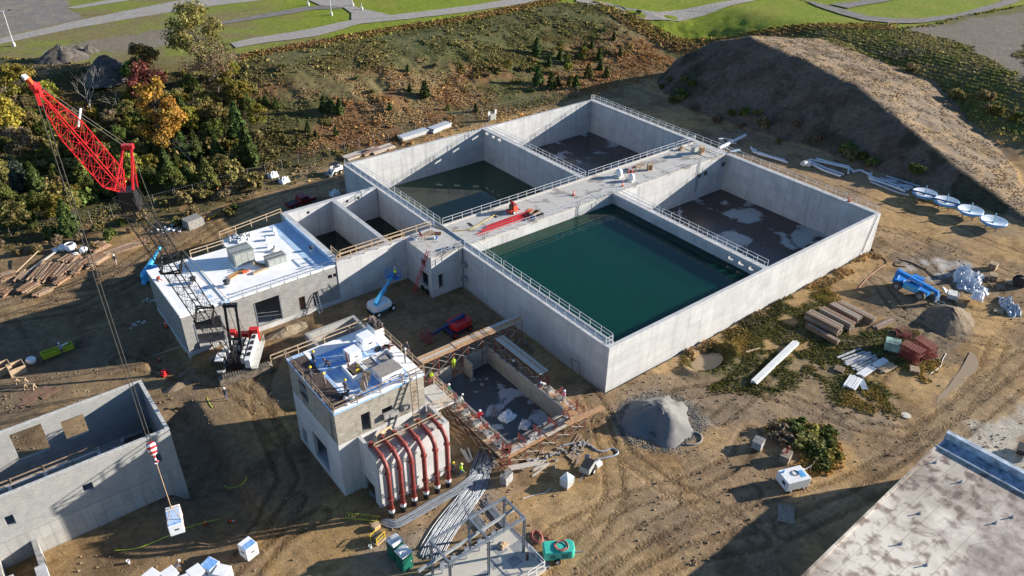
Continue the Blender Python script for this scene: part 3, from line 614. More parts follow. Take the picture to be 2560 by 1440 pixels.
# ------------------------------------------------------------------ long block building, lower left
lb=thing('block_building','unfinished roofless block building over a stained concrete base at the lower left','building',(-56,19.6,0))
b=B(); b.wall('y',14.9,15.25,-78,-45.1,-2.2,3.0); b.wall('x',-45.45,-45.1,15.25,24.05,-2.2,3.0); b.wall('y',24.05,24.4,-78,-45.1,-2.2,3.0); b.bx(-78,-45.45,15.25,24.05,1.6,2.0); b.done('concrete_wall',concold,lb)
hh=[(-47.25,-46.5,4.45,5.6),(-53.65,-52.8,4.65,5.6),(-60.1,-59.4,4.5,5.7),(-67,-66.2,4.5,5.6)]
b=B(); b.wall('y',14.93,15.22,-78,-45.13,3.0,8.0,hh); b.wall('x',-45.42,-45.13,15.22,24.08,3.0,8.0); b.wall('y',24.08,24.37,-78,-45.13,3.0,8.0,[(-57.7,-54.9,4.0,7.4),(-53.3,-51.2,4.2,6.7)]); b.done('block_wall',blockwork('smooth_blockwork',(.36,.36,.355),(.29,.29,.285),.05),lb)
b=B(); b.wall('y',19.6,19.9,-78,-51.2,2.0,5.0); b.wall('x',-51.4,-51.1,15.25,20.0,2.0,5.2); b.wall('x',-56.2,-55.9,15.25,19.6,2.0,5.2); b.wall('x',-59.2,-58.9,15.25,19.6,2.0,5.2); b.each('partition_wall',conc,lb)
b=B()
for y,z in ((19.5,5.4),(19.5,5.9),(17.2,5.6)): b.bar((-64,y,z),(-51.2,y,z),.06,.12)
for x in (-51.3,-53.6,-56,-58.8): b.bar((x,19.45,4.4),(x,19.45,6.1),.08,.06)
b.each('timber_rail',timber2,lb)
b=B(); b.bx(-50.7,-48.9,16.2,19.4,2.0,2.35); b.bx(-48.6,-46.8,20.4,22.4,2.0,2.9); b.bx(-46.6,-45.7,20,23,2.0,2.6); b.each('pallet_load',brownsheet,lb)
b=B()
for i in range(26): x,y=random.uniform(-49.8,-45.9),random.uniform(16,23.4); b.box((x,y,2.15+random.random()*.5),(random.uniform(.2,.9),random.uniform(.1,.4),random.uniform(.1,.5)),random.random()*3)
b.each('stored_parts',dirtyw,lb)
b=B()
for i in range(9): x=-59+i*.9; b.box((x,random.uniform(20.6,23),2.1+.1*(i%3)),(random.uniform(1.2,2.6),.25,.08),random.uniform(-.4,.4))
b.each('loose_board',timber2,lb)
b=B()
for x in (-47.9,-49.4): b.bar((x,15.6,2),(x,15.6,4.6),.1); b.bar((x,18.8,2),(x,18.8,4.6),.1); b.bar((x,15.6,4.6),(x,18.8,4.6),.1)
b.done('trestle',timber,lb)
b=B(); b.bx(-78,-45.1,14.9,15.25,8.0,8.03); b.bx(-45.45,-45.1,15.25,24.05,8.0,8.03); b.bx(-78,-45.1,24.05,24.4,8.0,8.03); b.each('wall_cap',mat('pale_wall_top',(.52,.51,.48),.85,var=.2,scale=4),lb)  # thin strips make the wall tops paler than the faces
# annex walls at its foot
ax=thing('concrete_chamber','low open concrete chamber with thick walls at the foot of the stained base','concrete chamber',(-59.8,11,0))
b=B(); b.bx(-59.0,-58.55,5.0,14.85,-1,1.9); b.bx(-62.2,-61.7,5.0,14.85,-1,1.9); b.bx(-61.7,-59.0,5.0,14.85,-1,-.5); b.done('wall',concold,ax)
b=B(); b.bx(-59.3,-58.45,5.0,10.6,1.9,2.7); b.bx(-62.4,-60.9,5.0,11.0,1.9,2.7); b.each('cover_slab',conc,ax)
# ------------------------------------------------------------------ big roof at the lower right
def stainroof():
    m,t,bb=_nodes('stained_membrane'); p=_pos(t)
    base=_ramp(t,_noise(t,p,.85,6,.55,.3),[(.36,(.24,.18,.145)),(.44,(.43,.37,.315)),(.52,(.66,.61,.53))])
    big=_ramp(t,_noise(t,_map(t,p,(1,1,1),(0,0,0),(3,5,0)),.11,4,.6),[(.44,(.50,.45,.42)),(.60,(1.05,1.03,1.0))])
    col=_mix(t,1.0,base,big,'MULTIPLY')
    ring=_ramp(t,_noise(t,p,.23,3,.5,.8),[(.60,(1,1,1)),(.63,(.55,.5,.48)),(.66,(.95,.95,.95)),(.75,(.12,.09,.085))]); col=_mix(t,.85,col,ring,'MULTIPLY')
    sx=_n(t,'ShaderNodeSeparateXYZ'); t.links.new(p,sx.inputs[0])
    ln=_math(t,'FRACT',_math(t,'MULTIPLY',sx.outputs[1],1/1.75)); sm=_ramp(t,ln,[(0,(.62,.58,.56)),(.03,(.8,.78,.75)),(.05,(1.05,1.05,1.05)),(.09,(1,1,1)),(.97,(1,1,1)),(1,(.62,.58,.56))]); col=_mix(t,.8,col,sm,'MULTIPLY')
    lx=_math(t,'FRACT',_math(t,'MULTIPLY',sx.outputs[0],1/13.0)); sm=_ramp(t,lx,[(0,(.85,.85,.85)),(.012,(1.1,1.1,1.1)),(.025,(1,1,1))]); col=_mix(t,.8,col,sm,'MULTIPLY')
    fr=_math(t,'ADD',_math(t,'MULTIPLY',_math(t,'ADD',sx.outputs[1],36.5),-.16),_math(t,'MULTIPLY',_math(t,'SUBTRACT',_noise(t,p,.22,5,.6),.5),3.2))
    col=_mix(t,_math(t,'MULTIPLY',_ramp(t,fr,[(.0,(0,0,0)),(.75,(1,1,1))]),.8),col,_ramp(t,_noise(t,p,.6,6,.65),[(.36,(.14,.105,.09)),(.5,(.30,.245,.215)),(.66,(.50,.44,.39))]))
    t.links.new(col,bb.inputs['Base Color']); bb.inputs['Roughness'].default_value=.55; return m
rb=thing('flat_roof_building','building under a large stained pale roof in the near corner','building',(6,-45,0),radians(2.4))
b=B(); b.bx(-30,13.2,-22,13.6,-6*0,4.8); b.done('wall',mat('pale_cladding',(.5,.5,.48),.6),rb,world=False)
b=B(); b.bx(-30.2,11.3,-22,13.75,4.8,5.0); b.bx(-30.2,11.3,13.55,13.8,5.0,5.12); b.done('roof',stainroof(),rb,world=False)
b=B(); b.bx(11.3,13.3,-22,13.7,4.8,4.95); b.done('gutter_strip',mat('blue_grey_gutter',(.30,.37,.45),.5,var=.4,scale=1.5),rb,world=False)
b=B(); b.bx(13.2,13.75,-22,13.8,4.8,5.75); b.bx(11.2,11.32,-22,13.7,4.95,5.2); b.done('parapet',mat('metal_coping',(.5,.55,.6),.4,.3,var=.3,scale=1.2),rb,world=False)
for i,(x,y) in enumerate(((8.2,9.9),(1.2,10.6),(5.5,5.6),(-4,7.5),(-2.5,2.0),(8.9,12.7),(7.4,4.9),(-3.5,10))):
    b=B(); b.cyl((x,y,5.0),(x,y,5.35),.06,6); b.cyl((x,y,5.0),(x,y,5.06),.16,8); b.done('vent_pipe',steelg,rb,world=False)
# ------------------------------------------------------------------ small wet well behind the pump building
ww=thing('concrete_well','small open concrete box of bare walls behind the pump building','concrete chamber',(-21,26.5,0))
b=B(); b.wall('y',29.0,29.4,-24.9,-17.9,-.6,2.4); b.wall('x',-24.9,-24.5,16,29.0,-.6,2.4); b.wall('x',-18.3,-17.9,16,29.0,-.6,2.4); b.wall('y',21.0,21.3,-24.5,-18.3,-.6,2.2); b.done('wall',concold,ww)
# ------------------------------------------------------------------ guard rails
def unit_mesh(name,mt,fn,smooth=False):
    b=B(); fn(b); return b.mesh(name,mt,smooth)
POST={}
def railing(label,a,bp,h=1.07,step=1.83,mt=galv,mats='g',name='guard_rail',group=None,rail=.05,post=.05,mid=.55,gaps=(),toe=0):
    "straight rail from a to b; every post is a part"
    a=Vector(a); bp=Vector(bp); t=thing(name,label,'railing',tuple((a+bp)/2),0,group)
    L_=(bp-a).length; d=(bp-a).normalized(); n=max(2,int(round(L_/step))+1)
    segs=[]; s0=0
    for g0,g1 in gaps: segs.append((s0,g0)); s0=g1
    segs.append((s0,L_))
    for nm,z in (('top_rail',h),('middle_rail',mid*h)):
        for s0,s1 in segs:
            b=B(); b.bar(a+d*s0+Vector((0,0,z)),a+d*s1+Vector((0,0,z)),rail); b.done(nm,mt,t)
    if toe:
        b=B(); b.bar(a+Vector((0,0,.1)),bp+Vector((0,0,.1)),.02,.12); b.done('toe_board',mt,t)
    key=(h,post,mt.name)
    if key not in POST: POST[key]=unit_mesh('post',mt,lambda b: b.bx(-post/2,post/2,-post/2,post/2,-.05,h+.01))
    ss=[]
    for s0,s1 in segs:
        k=max(2,int(round((s1-s0)/step))+1); ss+=[s0+(s1-s0)*i/(k-1) for i in range(k)]
    for s in ss:
        o=bpy.data.objects.new('post',POST[key]); COL.objects.link(o); o.parent=t; o.location=a+d*s-t.location
    return t
Z=HW
railing('white railing along the walkway edge above the olive basin and the dry far basin',(1.2,K1-.1,Z+.2),(W-1.2,K1-.1,Z+.2),gaps=((26.6,27.1),(28.6,29.2),(50.4,51)))
railing('white railing along the walkway edge above the green water',(.3,K0+.1,Z),(W-1.3,K0+.1,Z),gaps=((24.2,24.8),(48.6,49.1)))
railing('white inner railing along the side wall of the green basin',(SL-.08,.7,Z+.2),(SL-.08,K0-.4,Z+.2),gaps=((21,21.5),))
railing('white outer railing along the shaded side wall below the green basin',(.0,.7,Z),(.0,K0-.4,Z))
railing('white inner railing on the side wall of the olive basin',(SL-.08,K1+.4,Z+.2),(SL-.08,L-.6,Z+.2),gaps=((8.8,9.4),))
railing('white outer railing on the side wall above the small dark cells',(.0,K1+.4,Z),(.0,L-.6,Z))
railing('white railing on the wall between olive basin and dry far basin, olive side',(29.42,K1+.4,Z),(29.42,L-.6,Z))
railing('white railing on the wall between olive basin and dry far basin, far side',(30.28,K1+.4,Z),(30.28,L-.6,Z))
railing('white railing on the wall between green water and the dry near basin, dry side',(30.38,.5,Z),(30.38,K0-.4,Z),gaps=((19.5,20.1),))
railing('white railing on the wall between green water and the dry near basin, water side',(29.52,.5,Z),(29.52,K0-.4,Z))
railing('white outer railing along the end wall below the spoil heap',(W+.05,.7,Z),(W+.05,L-.5,Z))
railing('white inner railing along the end wall beside the dry far basin',(W-.72,K1+.4,Z),(W-.72,L-.6,Z))
railing('white railing on the front edge of the valve chamber roof',(-5.2,K0+.1,Z),(-.3,K0+.1,Z))
railing('short white railing across the near end of the side wall walkway',(.0,.6,Z),(1.07,.6,Z),step=.6)
railing('short white railing across the far corner of the tank',(W-.72,L-.4,Z),(W+.05,L-.4,Z),step=.6)
tm=dict(mt=timber,name='timber_guard_rail',rail=.09,post=.09,step=2.3)
railing('timber guard rail over the small dark cells nearest the water',(-15.2,37.5,Z),(-.5,37.5,Z),**tm)
railing('timber guard rail on the outer edge of the small dark cells',(-16.2,36.5,Z),(-5.6,36.5,Z),**tm)
railing('short timber guard rail at the corner of the white roof and the dark cells',(-15.6,36.9,Z),(-15.6,39.4,Z),**tm)
railing('timber guard rail with an orange brace along the back of the white roof',(-26.2,53.6,5.9),(-16.3,54.6,6.3),**tm)
railing('timber guard rail in the notch behind the white roof',(-31.4,50.5,6.0),(-26.6,50.9,5.9),**tm)
railing('dark pipe railing clamped along the front edge of the white roof',(-31.3,36.62,5.9),(-16.4,36.62,5.9),mt=steelg,name='clamp_rail',step=1.85,rail=.045,post=.05)
railing('weathered timber guard rail on the shaded left edge of the blue roof',(X0-.05,Y0,RZ),(X0-.05,Y1+.2,RZ),mt=timber2,name='timber_guard_rail',rail=.08,post=.08,step=2.1)
railing('weathered timber guard rail on the sunny front edge of the blue roof',(X0,Y0-.05,RZ),(X1,Y0-.05,RZ),mt=timber2,name='timber_guard_rail',rail=.08,post=.08,step=2.4)
railing('timber guard rail on the back edge of the blue roof',(X0-1.6,Y1+.1,RZ),(X1+.3,Y1+.1,RZ),mt=timber,name='timber_guard_rail',rail=.09,post=.08,step=3)
railing('weathered timber guard rail on the right edge of the blue roof near the scaffold',(X1+.05,Y0,RZ),(X1+.05,Y1+.4,RZ),mt=timber2,name='timber_guard_rail',rail=.09,post=.08,step=2.2)
railing('timber guard rail along the deck behind the red pipes',(-30.2,1.2,6.9),(-22.6,1.2,6.9),mt=timber,name='timber_guard_rail',rail=.08,post=.08,step=2.4,h=1.0)
railing('timber guard rail on the landing beside the red pipes',(-22.4,3.65,5.99),(-19.5,3.65,5.99),mt=timber,name='timber_guard_rail',rail=.08,post=.08,step=1.5)
railing('timber guard rail on the far side of the landing',(-19.5,3.65,5.99),(-19.5,7.3,5.99),mt=timber,name='timber_guard_rail',rail=.08,post=.08,step=1.8)
# ------------------------------------------------------------------ ladders
def ladder(name,label,p,q,wd,mt,n=14,side=None,rail=.06,rung=.04):
    p=Vector(p); q=Vector(q); d=(q-p).normalized(); s=Vector(side) if side else d.cross(Vector((0,0,1))).normalized()
    s=s.normalized()*wd/2; t=thing(name,label,'ladder',tuple(p))
    for sg in (-1,1): b=B(); b.bar(p+s*sg,q+s*sg,rail,rail*1.6); b.done('side_rail',mt,t)
    b=B()
    for i in range(1,n): c=p.lerp(q,i/n); b.bar(c-s,c+s,rung)
    o=b.done('rungs',mt,t); return t
ladder('extension_ladder','long red extension ladder leaning on the valve chamber',(-6.9,32.6,-.1),(-5.3,30.6,7.4),.5,redp,22,(0,1,0))
ladder('timber_ladder','pale timber ladder leaning on the sunny side of the blue roofed pump building',(-24.6,2.55,5.99),(-24.05,3.75,12.1),.75,timber,13,(1,0,0),.09,.08)
ladder('ladder','yellow ladder lying on the ground in the shade by the concrete wall foot',(*gp(865,1292)[:2],.25),(*gp(950,1302)[:2],.25),.6,mat('dull_yellow',(.42,.42,.06),.6),11)
ladder('ladder','small grey ladder leaning by the doors of the block building',(-19.9,35.4,0),(-19.9,36.55,2.9),.45,steelg,8,(1,0,0))
for i,(y,l,lab) in enumerate(((31.6,11.5,'red ladder lying on the walkway nearest the railing'),(32.2,10.5,'red ladder lying on the walkway between two others'),(32.8,9,'red ladder lying on the walkway farthest from the railing'))):
    x=3.6+i*1.2; b=ladder('ladder',lab,(x,y-.15-.1*i,Z+.12+.05*i),(x+l,y-.2,Z+.14+.05*i),.42,redp,int(l/.35),(0,1,0),.07,.05)
    if i: b['group']='red ladders on the walkway'
# red truss beams lying with them
# ------------------------------------------------------------------ crawler crane with lattice boom
def lattice(b,p,q,w0,w1,n,cr=.07,br=.035,side=None,taper0=0,taper1=0,we=.35,diag=True):
    "square lattice from p to q, width w0..w1, optional tapered ends (in bays)"
    p=Vector(p); q=Vector(q); d=(q-p).normalized(); s=Vector(side).normalized(); u=s.cross(d).normalized()
    rows=[]
    for i in range(n+1):
        f=i/n; wd=w0+(w1-w0)*f
        if taper0 and i<taper0: wd=we+(wd-we)*i/taper0
        if taper1 and n-i<taper1: wd=we+(wd-we)*(n-i)/taper1
        c=p.lerp(q,f); rows.append([c+s*(a*wd/2)+u*(e*wd/2) for a,e in ((-1,-1),(1,-1),(1,1),(-1,1))])
    for k in range(4):
        for i in range(n): b.cyl(rows[i][k],rows[i+1][k],cr,5,cap=False)
    for i in range(n):
        for k in range(4):
            j=(k+1)%4
            if i%1==0: b.cyl(rows[i][k],rows[i][j],br,4,cap=False)
            if (i+k)%2: b.cyl(rows[i][k],rows[i+1][j],br,4,cap=False)
            else: b.cyl(rows[i][j],rows[i+1][k],br,4,cap=False)
    return rows
cr=thing('crawler_crane','tall crawler crane with a black lattice boom topped by a long red lattice jib','crane',(-33.2,31.0,0))
dx=Vector((-.526,-.850,0)); sd_=Vector((.850,-.526,0)); up=Vector((0,0,1))
F0=Vector((-33.9,29.9,1.7)); J=Vector((-43.4,14.5,33.2)); T=Vector((-48.05,7.0,44.6))
b=B(); lattice(b,F0,J,1.6,1.5,26,.062,.024,sd_,3,0,.5); lattice(b,F0+(J-F0)*.36,F0+(J-F0)*.375,1.75,1.75,1,.12,.09,sd_); lattice(b,F0+(J-F0)*.66,F0+(J-F0)*.675,1.75,1.75,1,.12,.09,sd_)
b.done('boom',black,cr)
b=B(); b.box(F0+(J-F0)*.955+up*.3,(1.3,1.3,1.7),atan2(dx.y,dx.x)); b.done('boom_head',black,cr)
jd=(T-J).normalized(); jp=sd_.cross(jd)
b=B(); lattice(b,J+jd*.2,T-jd*.6,1.45,1.25,15,.05,.02,sd_,2,5,.4); b.done('jib',redp,cr)
b=B(); b.box(T-jd*.35,(.4,.4,.9),atan2(dx.y,dx.x)); b.sph(T+jd*.1,.3,8); b.box(T-up*.8,(.22,.22,.8),0); b.done('jib_head',redp,cr)
b=B(); b.bar(T+jd*.4,T+jd*1.0,.25); b.done('tip_lamp',orange,cr); b=B(); b.bar(T+jd*1.0-Vector((.1,0,0)),T+jd*1.15,.3); b.done('flag',whitep,cr)
b=B(); m_=J+(T-J)*.58; b.cyl(m_-jp*.8,m_-jp*2.3,.08,6); b.done('anemometer_mast',whitep,cr)
ST=Vector((-41.75,17.2,35.7))
b=B()
for sg in (-1,1): b.bar(J+sd_*.75*sg,ST+sd_*.3*sg,.16); b.bar(J+sd_*.75*sg-jd*.0+Vector((.55,.9,-.4)),ST+sd_*.3*sg,.1)
b.bar(J+sd_*.7+(ST-J)*.25,J-sd_*.7+(ST-J)*.25,.12); b.box(ST,(.5,.9,.4),atan2(dx.y,dx.x)); b.done('jib_strut',redp,cr)
GT=Vector((-32.5,32.1,8.3))
b=B()
for sg in (-1,1): b.bar(Vector((-33.1,31.2,2.4))+sd_*.65*sg,GT+sd_*.65*sg,.26)
b.bar(GT-sd_*.85,GT+sd_*.85,.5,.4); b.bar(Vector((-32.95,31.4,3.9))-sd_*.6,Vector((-32.95,31.4,3.9))+sd_*.6,.25); b.done('gantry',black,cr)
b=B()
for sg in (-1,1):
    b.bar(GT+sd_*.35*sg,GT+sd_*.3*sg+(ST-GT)*.98+Vector((-1.6,-2.6,-2.4)),.045); b.bar(ST+sd_*.2*sg,T-jp*.2+sd_*.15*sg,.035); b.bar(ST+sd_*.2*sg,F0+(J-F0)*.72+sd_*.5*sg,.035); b.bar(GT+sd_*.3*sg,Vector((-31.4,33.8,2.8))+sd_*.5*sg,.06)
HK=Vector((-47.93,7.2,12.9))
for sx,sy in ((-.13,-.1),(.13,.1),(-.13,.1),(.13,-.1)): b.bar(T+Vector((sx,sy,-.5)),HK+Vector((sx,sy,.5)),.035)
b.done('hoist_rope',mat('steel_rope',(.15,.14,.12),.5,.3),cr)
b=B(); b.lathe([(.1,-.75),(.33,-.4),(.42,.2),(.36,.6),(.15,.75)],HK,10); b.cyl(HK-up*.75,HK-up*1.3,.09,6); b.tube([HK+Vector((0,0,-1.3)),HK+Vector((.18,0,-1.5)),HK+Vector((0,0,-1.7)),HK+Vector((-.15,0,-1.55))],.07,6)
def stripes(name,c1,c2,sc,ax=2,rot=0):
    m,t,bb=_nodes(name); tc=_n(t,'ShaderNodeTexCoord'); sx=_n(t,'ShaderNodeSeparateXYZ'); t.links.new(_map(t,tc.outputs['Object'],(1,1,1),(rot,0,0)),sx.inputs[0])
    fr=_math(t,'FRACT',_math(t,'MULTIPLY',sx.outputs[ax],sc)); t.links.new(_mix(t,_math(t,'GREATER_THAN',fr,.5),c1,c2),bb.inputs['Base Color']); bb.inputs['Roughness'].default_value=.45; return m
b.done('hook_block',stripes('red_white_stripes',(.5,.02,.03),(.75,.75,.75),2.2,2,.6),cr)
# superstructure, turned so the boom points at dx
SR=atan2(dx.y,dx.x); sup=Vector((-33.2,31.0,0))
def loc2(x,y,z): return sup+dx*x+(-sd_)*y+up*z      # x forward along the boom, y to the machine's left
def obox(b,x0,x1,y0,y1,z0,z1): return b.box(loc2((x0+x1)/2,(y0+y1)/2,(z0+z1)/2),(x1-x0,y1-y0,z1-z0),SR)
b=B(); obox(b,-3.6,1.9,-1.0,1.0,1.15,1.6); obox(b,.6,1.8,-.7,.7,1.6,2.0); b.cyl(loc2(0,0,.7),loc2(0,0,1.2),1.2,16); b.done('deck',black,cr)
b=B(); obox(b,-3.4,2.1,-1.95,-1.3,1.3,2.45); eh=b.done('engine_housing',whitep,cr)
b=B()
for k in range(5): obox(b,-3.2+k*1.05,-2.35+k*1.05,-1.97,-1.94,1.5,2.2)
b.each('housing_door',mat('door_grey',(.52,.52,.51),.5),eh)
b=B()
for k in range(4): obox(b,-3.0+k*1.2,-2.4+k*1.2,-1.85,-1.45,2.45,2.6)
b.each('roof_vent',black,eh)
b=B()
for x in (-3.3,-1.6,.1,1.9): b.bar(loc2(x,-2.7,1.3),loc2(x,-2.7,2.3),.04)
b.bar(loc2(-3.3,-2.7,2.3),loc2(1.9,-2.7,2.3),.04); b.done('hand_rail',galv,cr)
b=B()
for k in range(5): obox(b,-2.6+k*.9,-1.95+k*.9,-1.05,-.78,1.6,2.5+.1*(k%2))
obox(b,-3.2,-.2,.95,1.75,1.3,2.5); b.each('machinery_box',dirtyw,cr)
b=B(); obox(b,-3.4,2.3,-2.75,-2.0,1.25,1.32); b.done('catwalk',mat('grey_catwalk',(.5,.49,.45),.7),cr)
b=B(); obox(b,-4.4,-3.6,-2.0,-.9,1.2,2.9); obox(b,-4.3,-3.6,-.7,.7,1.2,2.4); obox(b,-4.4,-3.6,.8,1.8,1.2,2.7); b.each('counterweight',redp,cr)
b=B()
for y in (-.45,.25): 
    a=loc2(-2.6,y,2.0); b.cyl(a,loc2(-2.6,y+.45,2.0),.5,14)
for y in (-.35,.2): a=loc2(-1.2,y,1.9); b.cyl(a,loc2(-1.2,y+.4,1.9),.42,14)
b.each('winch_drum',mat('drum_steel',(.25,.26,.27),.5,.4),cr)
cb=B(); obox(cb,.9,2.6,1.05,2.0,1.2,1.5); obox(cb,.9,2.6,1.05,2.0,2.85,2.95); obox(cb,.9,1.05,1.05,2.0,1.5,2.85); cb_=cb.done('cab',whitep,cr)
b=B(); obox(b,1.06,2.55,1.08,1.97,1.5,2.85); b.done('cab_glass',glass,cb_)
b=B(); obox(b,2.55,2.75,1.2,1.9,1.2,1.45); b.done('cab_step',dirtyw,cb_)
trk=mat('track_steel',(.20,.165,.13),.8,var=.35,scale=3)
tr_=radians(-9); 
for cy,cx in ((28.45,-33.3),(33.05,-32.7)):
    b=B(); prof=[]
    for i in range(9): a=pi/2+pi*i/8; prof.append((-2.75+.5*cos(a),.52+.5*sin(a)))
    for i in range(9): a=-pi/2+pi*i/8; prof.append((2.75+.5*cos(a),.52+.5*sin(a)))
    n_=len(prof); vs=[(x,-.42,z) for x,z in prof]+[(x,.42,z) for x,z in prof]
    b.add(vs,[(i,(i+1)%n_,n_+(i+1)%n_,n_+i) for i in range(n_)][::1]); b.add([(x*.98,-.36,z) for x,z in prof],[tuple(range(n_))]); b.add([(x*.98,.36,z) for x,z in prof],[tuple(range(n_))[::-1]])
    for i in range(19): x=-2.7+i*.3; b.bx(x,x+.16,-.46,.46,1.0,1.07); b.bx(x,x+.16,-.46,.46,-.02,.03)
    b.move(Matrix.Translation((cx,cy,0))@Matrix.Rotation(tr_,4,'Z')); b.done('crawler_track',trk,cr)
b=B(); b.box((-33.2,30.8,.62),(2.2,4.4,.5),tr_); b.done('car_body',rustred,cr)
# hanging load
def bundle(name,label,loc,size,rz=0,topblue=True,group=None,cat='insulation bundle',tip=0):
    t=thing(name,label,cat,loc,rz,group); sx,sy,sz=size
    b=B(); b.bx(-sx/2,sx/2,-sy/2,sy/2,.0,sz); o=b.done('wrapped_block',foam,t,world=False)
    md=o.modifiers.new('bevel','BEVEL'); md.width=.05; md.segments=2
    if topblue: b=B(); b.bx(-sx/2+.06,sx/2-.06,-sy/2+.06,sy/2-.5*(topblue is True)-.06,sz,sz+.012); b.done('printed_film',bfilm,t,world=False)
    b=B(); b.bx(-sx*.12,sx*.2,-sy/2-.006,-sy/2+.01,sz*.45,sz*.6); b.bx(-sx/2-.006,-sx/2+.01,-sy*.2,sy*.15,sz*.5,sz*.65); b.each('printed_mark',mat('dark_print',(.05,.06,.09),.6),t,world=False)
    return t
ld=bundle('insulation_bundle','white wrapped bundle hanging from the crane hook on two slings',(-47.93,7.0,3.6),(1.25,2.5,1.25),radians(-12))
b=B(); ap=HK-up*1.7-Vector((-47.93,7.0,3.6))
Mz=Matrix.Rotation(radians(12),3,'Z'); ap=Mz@ap
for p_ in ((-.66,.7,.0),(.66,.7,0),(-.66,.7,1.27),(.66,.7,1.27)): pass
kn=Vector((0,.15,2.3))
b.bar(ap,kn,.05)
for x in (-.64,.64):
    b.bar(kn,(x,.9,1.26),.05); b.bar((x,.9,1.27),(x,.9,-.02),.06); b.bar(kn,(x,-.8,1.26),.05); b.bar((x,-.8,1.27),(x,-.8,-.02),.06)
b.done('sling',mat('sling_webbing',(.40,.27,.16),.8),ld,world=False)
bundle('insulation_bundle','lone white bundle with blue printed top standing on the dirt below the pump building',tuple(gp(624,1385)),(1.25,1.3,1.5),radians(15))
for i,(x,y,z,a,lab) in enumerate(((530,1432,0,25,'white bundle in the lower left heap with dark printed top'),(495,1450,0,10,'white bundle low in the heap beside the printed one'),(560,1448,0,40,'white bundle at the right end of the lower left heap'),(430,1455,0,12,'white bundle in the heap beside the worker'),(385,1460,0,20,'white bundle at the left end of the lower left heap'),(462,1475,0,-8,'white bundle at the near edge of the lower left heap'))):
    q=gp(x,y); bundle('insulation_bundle',lab,tuple(q),(1.25,1.3,1.3),radians(a),topblue=(i==0) and 2,group='white bundles heaped at the lower left')
# ------------------------------------------------------------------ vehicles
def wheel(t,c,r,wd,ax,mt=rubber,hub=whitep):
    c=Vector(c); ax=Vector(ax).normalized(); b=B(); b.cyl(c-ax*wd/2,c+ax*wd/2,r,16); o=b.done('wheel',mt,t,world=False)
    b=B(); b.cyl(c-ax*(wd/2+.02),c+ax*(wd/2+.02),r*.52,10); b.done('rim',hub,o,world=False)
    o2=o; return o
def boomlift(label,loc,rz,paint,boompaint,bo,bt,bk=True,brz=0,body=whitep,hub=whitep,name='boom_lift'):
    "self-propelled boom lift; bo, bt boom start and end in local space"
    t=thing(name,label,'boom lift',loc,rz)
    b=B(); b.bx(-1.6,1.6,-.75,.75,.45,.85); b.done('chassis',boompaint,t,world=False)
    for x in (-1.25,1.25):
        for y in (-.95,.95): wheel(t,(x,y,.48),.48,.36,(0,1,0),hub=hub)
    b=B(); b.prism([(-1.9,-.7),(-1.4,-1.15),(1.0,-1.15),(1.2,-.3),(1.2,.3),(1.0,1.15),(-1.4,1.15),(-1.9,.7)],.95,1.75); o=b.move(Matrix.Rotation(brz,4,'Z')).done('turntable',body,t,world=False); md=o.modifiers.new('bevel','BEVEL'); md.width=.1; md.segments=2
    bo=Vector(bo); bt=Vector(bt); b=B(); b.bar(bo,bo.lerp(bt,.62),.42,.5); b.bar(bo.lerp(bt,.55),bt,.28,.34); b.done('boom',boompaint,t,world=False)
    b=B(); b.bar(Vector((bo.x,bo.y,1.2)),bo+(bt-bo)*.12,.5,.5); b.done('boom_mount',boompaint,t,world=False)
    if bk:
        d=(bt-bo); a=atan2(d.y,d.x); c=bt+Vector((cos(a),sin(a),0))*.5+Vector((0,0,-.25)); M=Matrix.Translation(c)@Matrix.Rotation(a,4,'Z')
        b=B(); b.bx(-.4,.5,-1.0,1.0,-.1,0)
        for x in (-.4,.5):
            for y in (-1,-.35,.35,1): b.bar((x,y,0),(x,y,1.1),.05)
        for z in (.55,1.1):
            b.bar((-.4,-1,z),(-.4,1,z),.05); b.bar((.5,-1,z),(.5,1,z),.05); b.bar((-.4,-1,z),(.5,-1,z),.05); b.bar((-.4,1,z),(.5,1,z),.05)
        b.bx(-.35,-.15,-.3,.3,.7,1.1); b.move(M).done('basket',paint,t,world=False)
    return t
darkblue=mat('dark_blue_paint',(.025,.05,.13),.4)
boomlift('blue and white boom lift raising a worker in hi-vis to the chamber wall',(-12.9,31.2,0),radians(8),bluep,bluel,(-1.3,-.5,2.0),(3.7,2.2,2.9),True,0)
boomlift('red boom lift with a dark boom lowered to its basket in the shaded yard',(-7.2,20.9,0),radians(4),rustred,darkblue,(1.3,.1,2.1),(-3.9,.75,.75),True,pi,body=redp,hub=redp)
boomlift('bright blue boom lift parked behind the white roof with its boom stowed',(-35.3,58.6,0),radians(52),bluel,bluel,(-3.6,-.2,2.3),(4.2,.1,2.9),False,0,body=bluel,name='boom_lift')
# telehandler, facing -Y
th=thing('telehandler','blue telehandler with a long lettered boom parked by the pallets','telehandler',(51.4,-10.6,0),radians(-88))
b=B(); b.bx(-2.4,2.4,-.55,.55,.65,1.25); b.bx(-2.7,-1.4,-.9,.9,.9,1.5); b.done('chassis',bluep,th,world=False)
for x in (-1.75,1.75):
    for y in (-1.05,1.05): wheel(th,(x,y,.68),.68,.5,(0,1,0),mat('dusty_tyre',(.10,.09,.075),.9),mat('dusty_hub',(.28,.27,.24),.7))
b=B(); b.prism([(-1.0,-1.2),(1.15,-1.2),(1.15,-.45),(-1.0,-.45)],.75,1.75); o=b.done('engine_cover',bluel,th,world=False); md=o.modifiers.new('bevel','BEVEL'); md.width=.18; md.segments=2
b=B(); b.bx(-.7,.8,.45,1.2,.75,1.2); b.bx(-.7,.8,.45,1.2,2.3,2.4)
for x in (-.66,.76):
    for y in (.5,1.16): b.bar((x,y,1.2),(x,y,2.3),.08)
